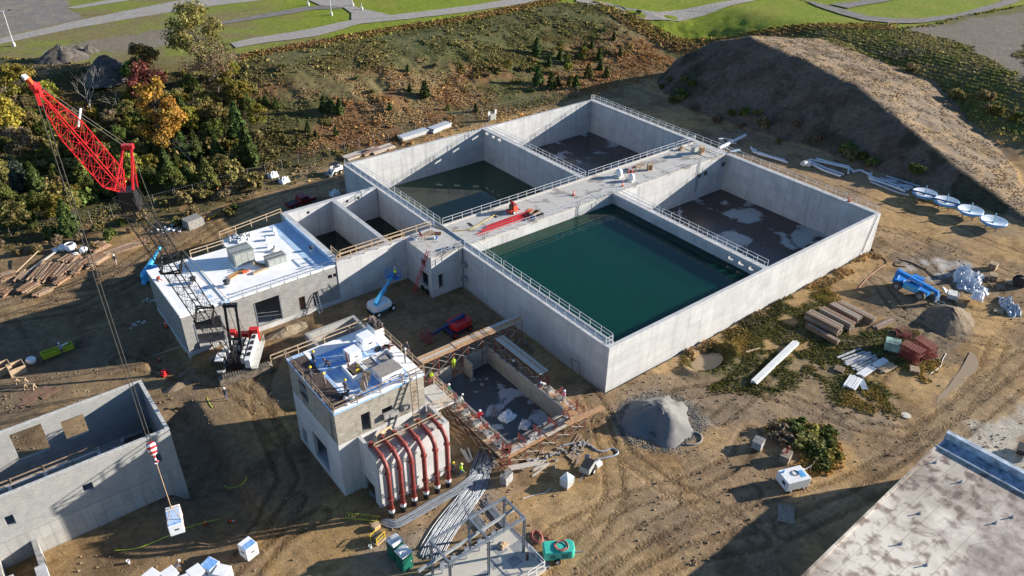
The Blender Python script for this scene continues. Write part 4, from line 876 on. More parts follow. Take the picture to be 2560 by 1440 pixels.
o=b.done('cab',bluep,th,world=False); b=B(); b.bx(-.64,.74,.52,1.14,1.2,2.3); b.done('cab_glass',glass,o,world=False)
b=B(); b.bar((-2.7,-.1,2.45),(2.6,-.1,1.85),.55,.62); b.bar((-2.5,-.1,1.2),(-2.5,-.1,2.4),.6,.5); b.bar((2.5,-.1,1.9),(3.5,-.1,1.75),.42,.45); b.bar((3.4,-.1,1.85),(3.65,-.1,.75),.42,.4); bo_=b.done('boom',bluep,th,world=False)
b=B(); b.bx(3.6,3.75,-.75,.6,.35,1.35); b.bar((3.7,-.5,.4),(4.8,-.5,.4),.12,.07); b.bar((3.7,.35,.4),(4.8,.35,.4),.12,.07); b.done('fork_carriage',steelg,th,world=False)
def lettering(txt,parent,M,size,mt,name='lettering'):
    cu=bpy.data.curves.new('lettering','FONT'); cu.body=txt; cu.size=size; cu.extrude=.004; cu.align_x='CENTER'; cu.align_y='CENTER'; cu.materials.append(mt)
    tmp=bpy.data.objects.new(name,cu); me=bpy.data.meshes.new_from_object(tmp); bpy.data.objects.remove(tmp)
    o=bpy.data.objects.new(name,me); COL.objects.link(o); o.parent=parent; o.matrix_local=M; return o
def facing(p,xdir,ydir):
    x=Vector(xdir).normalized(); y=Vector(ydir); y=(y-x*x.dot(y)).normalized(); z=x.cross(y); return Matrix(((x.x,y.x,z.x,p[0]),(x.y,y.y,z.y,p[1]),(x.z,y.z,z.z,p[2]),(0,0,0,1)))
lettering('Genie GTH',bo_,facing((.35,-.39,2.1),(5.3,0,-.6),(.1,0,1)),.42,whitep)
lettering('Genie',th,facing((.1,-1.215,1.25),(1,0,0),(0,0,1)),.5,mat('cream_lettering',(.7,.68,.4),.6))
# skid steer
ss=thing('skid_steer','small white skid steer loader by the far corner of the tank','skid steer',(3.3,76.7,0),radians(-170))
b=B(); b.bx(-1.1,.9,-.55,.55,.4,1.15); b.bx(-1.3,-.7,-.6,.6,.7,1.5); b.done('body',whitep,ss,world=False)
b=B()
for x in (-.6,.75):
    for y in (-.6,.6): b.bar((x,y,1.1),(x,y,2.0),.07)
b.bx(-.7,.8,-.65,.65,2.0,2.1); b.done('cab_frame',black,ss,world=False)
for x in (-.65,.55):
    for y in (-.78,.78): wheel(ss,(x,y,.4),.4,.3,(0,1,0),hub=mat('tan_hub',(.45,.36,.24),.7))
for y in (-.68,.68):
    b=B(); b.bar((-1.2,y,1.35),(.6,y,1.3),.14,.2); b.bar((.6,y,1.3),(1.35,y,.4),.14,.2); b.done('lift_arm',whitep,ss,world=False)
b=B(); b.prism([(1.3,-.85),(1.95,-.85),(1.95,.85),(1.3,.85)],.12,.5); b.done('bucket',steelg,ss,world=False)
# pickup
pk=thing('pickup_truck','dark red pickup truck parked in the shade behind the small cells','pickup truck',(-7.6,68.3,0),radians(6))
dr=mat('dark_red_paint',(.22,.012,.02),.25,.2,var=.05); CABL=[(-2.7,.55),(-2.75,1.0),(-.55,1.02),(-.35,1.75),(1.0,1.75),(1.45,1.1),(2.6,1.0),(2.75,.55)]
b=B(); n_=len(CABL); vs=[(x,-.92,z) for x,z in CABL]+[(x,.92,z) for x,z in CABL]; b.add(vs,[tuple(range(n_))[::-1] if 0 else tuple(range(n_)),tuple(range(2*n_-1,n_-1,-1))]+[((i+1)%n_,i,n_+i,n_+(i+1)%n_) for i in range(n_)]); o=b.done('body',dr,pk,world=False); md=o.modifiers.new('bevel','BEVEL'); md.width=.07; md.segments=2
b=B(); b.bx(-2.6,-.7,-.78,.78,1.0,1.035); b.done('truck_bed',black,pk,world=False)
b=B(); b.add([(1.03,-.8,1.70),(1.40,-.8,1.16),(1.40,.8,1.16),(1.03,.8,1.70)],[(0,1,2,3)]); b.move(Matrix.Translation((.03,0,.03))); b.bx(-.3,.95,-.94,-.925,1.2,1.62); b.bx(-.3,.95,.925,.94,1.2,1.62); b.done('window',glass,pk,world=False)
for x in (-1.75,1.75):
    for y in (-.85,.85): wheel(pk,(x,y,.42),.42,.26,(0,1,0),hub=steelg)
# ------------------------------------------------------------------ things in the yard
def simple(name,label,cat,b,mt,loc=(0,0,0),rz=0,group=None,smooth=False):
    o=b.done(name,mt,None,smooth); o.location=loc; o.rotation_euler=(0,0,rz); return tag(o,label,cat,group)
def heading(p,q): return atan2(q[1]-p[1],q[0]-p[0])
def mound(name,label,cat,c,rx,ry,h,mt,rz=0,seed=1,n=44,rough=.25,pw=1.0,group=None,base=None):
    "heap of loose material on the ground"
    t=np.linspace(0,1,16); a=np.linspace(0,2*pi,n,endpoint=False); b=B(); vs=[]; z0=hz(c[0],c[1]) if base is None else base
    for r_ in t:
        for th_ in a:
            x=r_*cos(th_); y=r_*sin(th_); px_,py_=c[0]+x*rx,c[1]+y*ry
            k=1+(float(fbm(np.array([cos(th_)*2+seed*7.0]),np.array([sin(th_)*2.0]),1.2,seed,3)[0])-.5)*rough*2
            hh=h*max(0,(1-r_**pw))*(1+(float(fbm(np.array([px_]),np.array([py_]),max(rx,ry)*.4,seed+3,4)[0])-.5)*rough*2)-.12*r_
            X=c[0]+(x*rx*cos(rz)-y*ry*sin(rz))*k; Y=c[1]+(x*rx*sin(rz)+y*ry*cos(rz))*k
            vs.append((X-c[0],Y-c[1],hh))
    for q_ in range(n,len(vs)): vs[q_]=(vs[q_][0]+random.gauss(0,.05)*rx*.25,vs[q_][1]+random.gauss(0,.05)*ry*.25,vs[q_][2]+random.gauss(0,.018)*h)
    fs=[(i*n+j,(i+1)*n+j,(i+1)*n+(j+1)%n,i*n+(j+1)%n) for i in range(15) for j in range(n)]
    b.add(vs,fs); return simple(name,label,cat,b,mt,(c[0],c[1],z0),0,group,True)
def hose(label,pts,r,mt,z=.06,name='hose',cat='hose',px=True):
    P_=[gp(x,y) for x,y in pts] if px else [Vector((x,y,hz(x,y))) for x,y in pts]; out=[]
    for i in range(len(P_)-1):
        a,b0,c,d=P_[max(i-1,0)],P_[i],P_[i+1],P_[min(i+2,len(P_)-1)]
        for k in range(6):
            t=k/6; out.append(.5*((2*b0)+(-a+c)*t+(2*a-5*b0+4*c-d)*t*t+(-a+3*b0-3*c+d)*t**3)+Vector((0,0,z)))
    out.append(P_[-1]+Vector((0,0,z))); b=B(); o0=out[0].copy(); b.tube([q-o0 for q in out],r,6); return simple(name,label,cat,b,mt,tuple(o0),0,None,True)
gravel=mat('grey_gravel',(.20,.195,.185),.95,var=.12,scale=9,bump=.6,bscale=14); earth=mat('dug_earth',(.20,.15,.105),1,var=.25,scale=2,bump=.7,bscale=5); darkearth=mat('dark_earth',(.105,.09,.078),1,var=.3,scale=1.2,bump=.7,bscale=3)
gpile=mound('gravel_pile','grey gravel pile in the sunny yard, darker on its left flank','gravel pile',(1.3,-7.5),4.3,3.9,2.5,gravel,.5,4,rough=.42,pw=1.2)
for v_ in gpile.data.vertices:                     # loader bite out of the shaded flank
    x_,y_,z_=v_.co; k_=max(0,1-math.hypot((x_+2.2)/2.3,(y_+1.2)/2.3)); v_.co.z-=1.5*k_*min(1,max(z_,0)/1.2)
mound('soil_heap','bare soil heap beside the telehandler with tarps on it','soil heap',(49.0,-17.5),4.6,3.4,1.9,earth,.4,5,rough=.2)
mound('soil_heap','small spoil ridge at the end of the trench, sunlit on top','soil heap',(-40.6,31.6),2.3,.8,.55,earth,.2,6)
mound('soil_heap','low clod heap beside the orange cone at the block building corner','soil heap',(-38.6,33.6),1.5,.7,.5,earth,.1,7)
mound('soil_heap','loose soil heap against the block building between the two wide doors','soil heap',(-25.2,34.6),3.4,1.5,.75,mat('pale_soil',(.30,.235,.16),1,var=.2,scale=2,bump=.6,bscale=6),0,8)
for i,(x,y,rx,ry,h,l) in enumerate(((160,148,5.5,3.6,3.4,'tall black heap casting a long shadow in the far lot'),(195,128,2.4,1.8,1.3,'small dark heap behind the tall black one'),(225,130,2.6,2.0,1.8,'grey rubble heap at the right end of the far heaps'),(150,154,3,2.2,1.2,'low grey heap in front of the tall black one'),(268,190,8,6,5.0,'big dark earth mound behind the bare tree'))):
    g=gp(x,y); mound('spoil_heap',l,'spoil heap',(g.x,g.y),rx,ry,h,darkearth,.3*i,20+i,rough=.3,pw=1.1)
# --- four dish shaped machines
fin=mat('pale_cyan_paint',(.30,.58,.62),.4); rimb=mat('sky_blue_paint',(.12,.38,.72),.35)
for i,((x,y),l) in enumerate(zip(((82.9,4.4),(82.8,.4),(82.6,-3.9),(81.8,-8.2)),('blue and white dish with a fin, first beside the grey pipes','blue and white dish with a dark beam across, second from the pipes','blue and white dish with a fin, second from the open end of the row','blue and white dish with a fin at the open end of the row'))):
    t=thing('dish_cover',l,'dish',(x,y,hz(x,y)),.4,'row of dishes below the spoil heap')
    b=B(); b.lathe([(.35,1.0),(2.0,1.5),(2.1,1.5),(2.12,1.25),(1.4,.75),(.3,.55)],(0,0,0),28); o=b.done('dish',rimb,t,world=False,smooth=True)
    b=B(); b.lathe([(.2,1.1),(1.98,1.53),(2.02,1.53)],(0,0,0),28); b.f=b.f[:-2]; b.m=b.m[:-2]; b.done('dish_lining',mat('dish_white',(.72,.76,.82),.35),o,world=False)
    b=B(); b.prism([(-.75,-.06),(.35,-.06),(.35,.06),(-.75,.06)],1.05,1.3); b.add([(-.35,-.08,1.3),(.35,-.08,1.3),(.2,-.08,2.7),(-.1,-.08,2.7),(-.35,.08,1.3),(.35,.08,1.3),(.2,.08,2.7),(-.1,.08,2.7)],[(0,1,2,3),(7,6,5,4),(0,4,5,1),(1,5,6,2),(2,6,7,3),(3,7,4,0)]); b.done('fin',fin,t,world=False)
    for k in range(4): a=k*pi/2+.6; b=B(); b.bar((1.2*cos(a),1.2*sin(a),-.1),(1.0*cos(a),1.0*sin(a),.85),.14); b.done('leg',steelg,t,world=False)
    if i<2: b=B(); b.bar((-.9,-2.2 if i else -1.9,1.62),(-.4,2.2,1.6),.3,.2); b.done('beam',darkblue,t,world=False)
# --- pipe runs and steel below the spoil heap
pipew=mat('pipe_white',(.60,.63,.67),.4,.1,var=.1); pipeg=mat('pipe_grey',(.36,.41,.47),.4,.2,var=.15)
def piperun(label,runs,r,mt,name='pipe_run',cat='pipe',group=None,z=.3):
    Q_=[[gp(*p)+Vector((0,0,z)) for p in ru] for ru in runs]; o0=Q_[0][0].copy(); t=thing(name,label,cat,tuple(o0),0,group)
    for ru in Q_: b=B(); b.tube(ru,r,8); b.done('pipe',mt,t)
    return t
piperun('thick white pipe sticking out beside a tangle of pale steel at the tank corner',[[(1797,378),(1862,346)]],.35,pipew,z=.7)
b=B(); g=gp(1812,362)
for i in range(9): a=Vector((random.uniform(-2,2),random.uniform(-2,2),random.uniform(.1,1.2))); b.bar(a,a+Vector((random.uniform(-2,2),random.uniform(-2,2),random.uniform(-.2,.8))),.14)
simple('steel_scrap','tangle of pale bent steel frames behind the end of the walkway','scrap',b,galv,tuple(g))
piperun('three white pipes with turned up ends lying behind the dry near basin',[[(1877,372),(1884,384),(1962,404)],[(1885,376),(1895,388),(1965,408)],[(1896,384),(1968,410)]],.22,pipew)
piperun('bent white pipes in a V beside the pale boulder wrap',[[(2022,402),(2070,412),(2125,425),(2132,432)],[(2018,404),(2065,425),(2108,440)],[(2020,410),(2060,430),(2100,444)],[(2040,400),(2075,410),(2122,420),(2120,436)]],.22,pipew)
piperun('cranked white pipe running toward the dishes',[[(2133,433),(2150,429),(2172,440),(2185,452)],[(2178,436),(2172,446)],[(2172,450),(2225,468),(2262,482)],[(2176,446),(2230,464),(2272,478)]],.24,pipew)
piperun('row of long grey pipes just before the dishes',[[(2175,458),(2240,484),(2270,492)],[(2200,448),(2290,478)],[(2215,444),(2298,470)],[(2190,455),(2265,482)]],.2,pipeg)
for p,l in (((2222,460),'fat silver pipe bend among the long grey pipes, farther from the dishes'),((2262,474),'fat silver pipe bend next to the first dish')):
    g=gp(*p); b=B(); b.tube([(-1.3,.6,.4),(-.5,.8,.5),(.3,.3,.5),(.9,-.9,.4)],.42,10); simple('pipe_bend',l,'pipe bend',b,pipeg,tuple(g),0,None,True)
b=B(); b.sph((0,0,.5),.8,8,(1.2,.9,.7)); b.sph((.6,-.5,.4),.6,8); simple('wrapped_bundle','pale crumpled wrapped bundle lying between the white pipes','bundle',b,dirtyw,tuple(gp(2010,415)))
# --- lumber
def boards(label,p,q,n,wd,th_,layers,mt,z=0,jit=.05,name='timber_stack',cat='timber stack',group=None,bearers=True,gap=.02):
    "stack of boards from photo ground point p to q"
    p=gp(*p); q=gp(*q); L_=(q-p).length; c=(p+q)/2; c.z=min(p.z,q.z)+z; t=thing(name,label,cat,tuple(c),heading(p,q),group)
    if bearers:
        for x in (-.35*L_,.35*L_): b=B(); b.bx(x-.06,x+.06,-n*wd/2,n*wd/2,-.1,.1); b.done('bearer',timber2,t,world=False)
    for l in range(layers):
        for i in range(n):
            y=(i-(n-1)/2)*(wd+gap)+random.uniform(-.4,.4)*jit; x=random.uniform(-1,1)*jit*L_*.6; b=B()
            b.box((x,y,.1+l*th_+th_/2),(L_*(1-random.random()*jit),wd,th_*.96),random.uniform(-1,1)*jit*.25); b.done('board',random.choice(mt) if isinstance(mt,list) else mt,t,world=False)
    return t
wd_=[mat('dark_stack_timber',(.19,.13,.095),.85,var=.3,scale=4),mat('brown_timber',(.24,.155,.105),.85,var=.25,scale=4),mat('grey_timber',(.30,.25,.205),.85,var=.2,scale=4)]
gL='long timber stacks on the grass'
boards('long brown timber stack nearest the tank, first of four side by side',(2016,795),(2098,838),5,.26,.24,5,wd_,jit=.02,group=gL)
boards('long brown timber stack, second from the tank of four side by side',(2048,786),(2128,828),4,.26,.24,5,wd_,jit=.02,group=gL)
boards('long pale topped timber stack, third from the tank of four',(2075,775),(2145,813),4,.24,.24,5,wd_,jit=.02,group=gL)
boards('long timber stack set apart, farthest from the tank',(2095,768),(2182,812),4,.24,.24,4,wd_,jit=.02,group=gL)
boards('single long timber lying in front of the four stacks',(2014,818),(2094,862),2,.3,.3,2,wd_,jit=.02)
boards('long white beams stacked on bearers on the grass',(1882,962),(1990,860),3,.25,.22,2,whitep,jit=.03,name='beam_stack',cat='beam stack')
gp_=mat('grey_plank',(.42,.43,.44),.8,var=.2,scale=3)
boards('loose pale planks spread on the grass left of the red frames',(2105,905),(2168,880),4,.3,.06,1,gp_,jit=.12,bearers=False,gap=.25)
boards('fan of grey planks beside the red frames',(2130,922),(2190,892),6,.3,.06,2,gp_,jit=.12,bearers=False,gap=.16)
boards('short white boards near the foot of the red frames',(2185,918),(2215,900),3,.3,.08,1,whitep,jit=.1,bearers=False)
boards('tan planks on the grass below the red frames',(2200,930),(2232,912),4,.28,.07,2,timber,jit=.1,bearers=False)
boards('white planks piled with a brown board in the weeds',(2148,942),(2182,920),3,.3,.1,2,whitep,jit=.08,bearers=False)
boards('white boards end on at the lower tip of the grass',(2122,972),(2140,945),5,.28,.08,2,whitep,jit=.08,bearers=False)
boards('grey steel strips beside the white boards at the tip of the grass',(2162,976),(2150,948),5,.14,.06,1,pipeg,jit=.05,bearers=False,name='steel_strips',cat='steel')
boards('small board lying alone on the grass edge near the hollow',(1864,882),(1900,872),1,.25,.07,1,timber,bearers=False)
boards('weathered boards lying behind the red frames',(2185,822),(2230,800),3,.3,.08,2,wd_,jit=.1,bearers=False)
# --- red scaffold frames
def frame_mesh():
    b=B()
    for x in (-.75,.75): b.cyl((x,0,0),(x,0,1.95),.035,6)
    for z in (.15,1.25,1.93): b.cyl((-.75,0,z),(.75,0,z),.03,5)
    for x in (-.45,.45): b.cyl((x,0,.15),(x,0,1.93),.025,5)
    for k in range(5):
        z=.3+k*.33
        b.cyl((-.75,0,z),(-.45,0,z),.02,4); b.cyl((.45,0,z),(.75,0,z),.02,4)
    return b.mesh('scaffold_frame',rustred)
FRM=frame_mesh()
def putframe(t,loc,rz=0,tilt=0,sc=1.0):
    o=bpy.data.objects.new('scaffold_frame',FRM); COL.objects.link(o); o.parent=t; o.location=loc; o.rotation_euler=(tilt,0,rz); o.scale=(sc,)*3; return o
for p,q,l in (((2252,886),(2302,912),'red scaffold frames stacked upright in a row, nearer the tank'),((2286,872),(2330,902),'red scaffold frames stacked upright in a row, nearer the muddy pool')):
    a=gp(*p); c=gp(*q); hd=heading(a,c); t=thing('scaffold_frame_stack',l,'scaffold frames',tuple(a),hd,'upright stacks of red scaffold frames'); n=16
    for i in range(n): putframe(t,((c-a).length*i/n,0,.02),pi/2+.05*(i%2),radians(-4))
g=gp(2222,832); t=thing('scaffold_frame_stack','dark red scaffold frames lying flat behind the upright stacks','scaffold frames',tuple(g),.5)
for i in range(5): putframe(t,(0,-.8,.08+.08*i),.15*i,pi/2-.1*(i==4))
b=B(); b.bx(-.7,.7,-.9,.9,0,1.3); b.bx(-.75,-.2,-.95,-.3,0,.7); simple('wrapped_pallet','white and green wrapped pallet tucked behind the red frames','pallet load',b,mat('green_wrap',(.28,.42,.36),.5,var=.5,scale=1),tuple(gp(2228,872)),.5)
# --- pallets
def pallet(label,p,n=1,rz=0,px=True,z=0,mt=None,group=None,name='pallet'):
    g=gp(*p) if px else Vector(p); t=thing(name,label,'pallet',(g.x,g.y,g.z+z),rz,group)
    for k in range(n):
        b=B()
        for y in (-.5,0,.5): b.bx(-.6,.6,y-.05,y+.05,k*.15,k*.15+.1)
        for i in range(6): x=-.52+i*.208; b.bx(x-.07,x+.07,-.55,.55,k*.15+.1,k*.15+.125)
        o=b.done('deck',mt or timber,t,world=False); o.rotation_euler=(0,0,random.uniform(-.06,.06))
    return t
pallet('tall stack of grey pallets at the edge of the far shadow',(2480,672),7,.1)
pallet('stack of pale pallets right of the white tarp',(2480,698),6,.5); pallet('pale pallet standing tilted below the pallet stack',(2478,715),1,.9).rotation_euler=(.8,0,.9)
pallet('two pallets apart at the right edge beside the dark cable drum',(2522,708),3,.4); pallet('pale pallets half buried in the soil heap',(2495,780),2,.3)
pallet('grey pallet on the fork of the telehandler',(2340,740),1,.2,z=.45); pallet('dark pallet lying in the weeds near the white boards',(2098,925),2,.3,mt=timber2); pallet('tan pallet standing alone near the muddy track',(2285,928),3,.5)
pallet('pallet with a grey block beside the scaffold foot',(1433,1140),1,.15); pallet('dark pallet tilted on the soil heap beside the white bag',(2500,720),2,.8,mt=timber2)
# --- tarps and bags
def rag(name,label,cat,c,sx,sy,h,mt,rz=0,seed=1,n=18,sharp=3.0):
    b=B(); vs=[]
    for i in range(n+1):
        for j in range(n+1):
            x=(i/n-.5)*2; y=(j/n-.5)*2; e=max(0,1-max(abs(x),abs(y))**sharp)
            w_=float(fbm(np.array([x*2+seed*5]),np.array([y*2.0]),.55,seed,3)[0]); jx=(float(fbm(np.array([x*2.0]),np.array([y*2+9]),.7,seed+5,2)[0])-.5)*.7
            vs.append((x*sx/2*(1+jx),y*sy/2*(1-jx*.6),e**.6*h*(.25+1.1*abs(w_-.45)*3)+.02))
    b.add(vs,[(i*(n+1)+j,(i+1)*(n+1)+j,(i+1)*(n+1)+j+1,i*(n+1)+j+1) for i in range(n) for j in range(n)])
    b.add([(x,y,-.05) for x,y,z in vs],[(i*(n+1)+j,i*(n+1)+j+1,(i+1)*(n+1)+j+1,(i+1)*(n+1)+j) for i in range(n) for j in range(n)])
    return simple(name,label,cat,b,mt,c,rz,None,False)
rag('tarp','silver crumpled tarp in a long curl at the right edge','tarp',tuple(gp(2522,768)),2.0,5.0,.9,tarp,-.9,3)
rag('tarp','white crumpled tarp heaped beside the pallet stack','tarp',tuple(gp(2420,697)),4.2,4.0,1.2,mat('white_tarp',(.66,.68,.72),.45,var=.12,scale=2),.3,4)
rag('tarp','clear grey sheet spread below the white tarp','tarp',tuple(gp(2432,722)),2.6,4.0,.5,tarp,.4,5)
rag('bulk_bag','white bulk bag slumped on top of the soil heap','bag',tuple(gp(2440,752,.7)),2.2,1.6,.9,foam,.3,6,sharp=4)
g=gp(2378,745); b=B(); b.bx(-.8,.8,-.6,.6,.2,.9); b.box((.3,.9,.7),(1.6,.9,.15),.3,('X',.6)); b.cyl((-.9,-.7,.1),(-.9,-.7,1.5),.1,6); simple('mixer_box','dusty mortar box and board between telehandler and soil heap','box',b,dirtyw,tuple(g),.4)
b=B(); b.cyl((-.5,0,.7),(.5,0,.7),.7,14); b.cyl((-.55,0,.7),(-.45,0,.7),.9,14); b.cyl((.45,0,.7),(.55,0,.7),.9,14); simple('cable_drum','dark cable drum at the right edge of the yard','cable drum',b,black,tuple(gp(2545,714)),.5)
hose('black hose looping on the dirt above the telehandler',[(2265,668),(2240,665),(2238,658),(2260,652),(2300,668),(2345,698)],.07,rubber)
hose('black hose curving out from the end corner of the tank',[(2172,628),(2190,640),(2205,645),(2216,655),(2212,662)],.07,rubber)
hose('orange hose running from the tank to the puddle by the wall',[(2212,662),(2180,685),(2160,705),(2140,728)],.05,mat('salmon_hose',(.5,.22,.15),.6))
b=B(); b.tube([Vector((57.2,-.08,HW+.02)),Vector((57.1,-.12,HW-.2)),Vector((56.2,-.1,3)),Vector((55.6,-.1,.6)),Vector((55.8,-.5,.05))],.05,6); simple('hose','thin dark hose hanging down the sunny wall near its far corner','hose',b,black)
# puddle and pond sheets
def pool(label,pts,name='puddle',z=.05,c=pm):
    b=B(); P_=[gp(*p) for p in pts]; zz=sum(p.z for p in P_)/len(P_)+z; b.add([(p.x,p.y,zz) for p in P_],[tuple(range(len(P_)))]); 
    o=b.done(name,c); 
    if o.data.polygons[0].normal.z<0: o.data.flip_normals()
    return tag(o,kind='structure')
pool('',[(2425,880),(2440,890),(2447,910),(2440,930),(2420,945),(2405,960),(2385,985),(2360,1005),(2340,1008),(2345,990),(2372,965),(2385,945),(2400,925),(2412,905)],z=.05)
b=B(); b.add([(15.2+2.7*cos(a_),-3.0+1.55*sin(a_),-.62) for a_ in np.linspace(0,2*pi,24,endpoint=False)],[tuple(range(24))]); tag(b.done('puddle',pm),kind='structure')
# --- blocks
def blk(b,x,y,z,rz=0):
    M=Matrix.Translation((x,y,z))@Matrix.Rotation(rz,4,'Z'); s0=len(b.v)
    b.bx(-.2,.2,-.1,-.065,0,.19); b.bx(-.2,.2,.065,.1,0,.19); b.bx(-.2,-.165,-.065,.065,0,.19); b.bx(.165,.2,-.065,.065,0,.19); b.bx(-.02,.02,-.065,.065,0,.19); b.bx(-.165,-.02,-.065,.065,0,.05); b.bx(.02,.165,-.065,.065,0,.05)
    b.move(M,s0)
blockg=mat('grey_block',(.36,.355,.345),.9,var=.15,scale=3)
BM={}
def blockmesh():
    if 'b' not in BM: b=B(); blk(b,0,0,0); BM['b']=b.mesh('concrete_block',blockg)
    return BM['b']
def blockstack(label,c,nx,ny,nz,rz=0,group=None,jit=.02,drop=.12):
    t=thing('block_stack',label,'concrete blocks',c,rz,group)
    for k in range(nz):
        for i in range(nx):
            for j in range(ny):
                if k==nz-1 and random.random()<drop: continue
                o=bpy.data.objects.new('concrete_block',blockmesh()); COL.objects.link(o); o.parent=t; o.location=((i-(nx-1)/2)*.41+random.uniform(-1,1)*jit,(j-(ny-1)/2)*.21+random.uniform(-1,1)*jit,k*.195); o.rotation_euler=(0,0,random.uniform(-1,1)*jit*2)
    return t
g=gp(1893,1118); pallet('pallet under the cube of grey blocks',(g.x,g.y,g.z),1,.3,px=False); blockstack('cube of grey hollow blocks on a pallet beside the grass mound',(g.x,g.y,g.z+.13),3,5,5,.3,drop=0)
# --- site machines
g=gp(1978,1212); t=thing('generator_trailer','white enclosed generator box with a coiled lead on its lid by the grass mound','generator',tuple(g),-.35)
b=B(); b.bx(-1.4,1.4,-1.0,1.0,.35,1.55); o=b.done('cabinet',whitep,t,world=False); md=o.modifiers.new('bevel','BEVEL'); md.width=.08; md.segments=2
b=B(); b.tube([(.2+.35*cos(a),.1+.35*sin(a),1.58+.02*a/6) for a in np.linspace(0,11,26)],.03,5); b.done('lead',black,t,world=False)
b=B(); b.bx(.5,1.1,-.6,.3,1.55,1.57); b.cyl((-.9,.6,1.55),(-.9,.6,1.75),.12,8); b.each('lid_hatch',rimb,t,world=False)
b=B(); b.bx(-1.412,-1.40,-.6,-.1,.9,1.3); b.done('vent_panel',black,t,world=False)
for x in (-.8,.8):
    for y in (-.9,.9): wheel(t,(x,y,.28),.28,.18,(0,1,0))
g=gp(1395,1392); cgreen=mat('sea_green_paint',(.06,.50,.38),.4,var=.1); t=thing('air_compressor','sea green towed compressor with a red hose coiled on its top','compressor',tuple(g),-.55)
b=B(); b.prism([(-1.45,-.75),(1.2,-.75),(1.5,-.45),(1.5,.45),(1.2,.75),(-1.45,.75)],.45,1.5); o=b.done('body',cgreen,t,world=False); md=o.modifiers.new('bevel','BEVEL'); md.width=.1; md.segments=2
b=B(); b.tube([((.45+.03*k/8)*cos(a)+.25,(.45+.03*k/8)*sin(a),1.54+.02*(k%7)) for k,a in enumerate(np.linspace(0,25,60))],.035,5); b.done('hose_coil',mat('red_hose',(.40,.12,.10),.6),t,world=False)
b=B(); b.bx(-.9,-.4,-.765,-.74,.7,1.2); b.bx(.2,.8,-.765,-.74,.7,1.2); b.each('side_vent',mat('dark_green',(.03,.2,.17),.5),t,world=False)
b=B(); b.bar((1.4,0,.5),(2.3,0,.45),.1); b.done('tow_bar',steelg,t,world=False)
for y in (-.8,.8): wheel(t,(-.2,y,.33),.33,.2,(0,1,0))
g=gp(1342,1345); b=B(); b.tube([(.6*cos(a)*(1-.02*k/9)+.12*sin(k*.37),.7*sin(a)+.1*cos(k*.5),.05+.05*(k%5)/5+.012*k/6) for k,a in enumerate(np.linspace(0,44,120))],.035,5); b.tube([(.6,0,.05),(1.1,-.5,.05),(.8,-.9,.05),(1.2,-1.2,.05)],.035,5); simple('hose','rust red hose coiled on the dirt beside the green compressor','hose',b,mat('red_hose',(.40,.12,.10),.6),tuple(g))
g=gp(1417,1212); t=thing('water_tote','white caged water tote on a pallet by the scaffold','water tote',tuple(g),.2)
b=B(); b.bx(-.55,.55,-.48,.48,.15,1.12); b.add([(-.55,-.48,1.12),(.55,-.48,1.12),(.55,.48,1.12),(-.55,.48,1.12),(0,0,1.3)],[(0,1,4),(1,2,4),(2,3,4),(3,0,4)]); b.done('tank',mat('milky_plastic',(.66,.72,.70),.4),t,world=False)
b=B()
for k in range(6):
    z=.2+k*.18
    for a,c in (((-.58,-.51,z),(.58,-.51,z)),((.58,-.51,z),(.58,.51,z)),((.58,.51,z),(-.58,.51,z)),((-.58,.51,z),(-.58,-.51,z))): b.bar(a,c,.025)
for k in range(5): x=-.58+k*.29; b.bar((x,-.51,.15),(x,-.51,1.12),.025); b.bar((x,.51,.15),(x,.51,1.12),.025)
b.done('cage',galv,t,world=False); b=B(); b.bx(-.6,.6,-.52,.52,0,.13); b.done('base',timber,t,world=False)
g=gp(1468,1180); t=thing('mortar_mixer','grey towed mortar mixer with a dark drum lid and a hose','mixer',tuple(g),.4)
b=B(); b.bx(-.9,.7,-.55,.55,.55,1.35); o=b.done('hopper',mat('dull_grey',(.33,.34,.34),.6,var=.2),t,world=False); b=B(); b.bx(-.88,.68,-.53,.53,1.35,1.40); b.done('lid',black,o,world=False)
b=B(); b.cyl((.75,-.5,.5),(1.5,-.75,.5),.42,14); b.done('drum',dirtyw,t,world=False); b=B(); b.bar((-.9,0,.55),(-2.0,0,.4),.1); b.bar((.9,.5,1.2),(1.1,.5,1.0),.5); b.each('tow_bar',steelg,t,world=False)
for y in (-.65,.65): wheel(t,(.1,y,.33),.33,.2,(0,1,0))
hose('grey concrete hose looping from the mixer to the scaffold',[(1490,1150),(1535,1140),(1545,1130),(1530,1122),(1500,1130),(1470,1112),(1440,1108),(1405,1115)],.1,pipeg)
hose('pale rubber hose looping out of the foot of the gravel pile',[(1678,1115),(1710,1092),(1735,1082),(1752,1090),(1752,1105),(1735,1112),(1715,1112)],.12,mat('grey_rubber',(.25,.24,.22),.8))
hose('thin pale hose curving beside the water tote',[(1305,1248),(1330,1240),(1365,1232),(1376,1218)],.05,dirtyw)
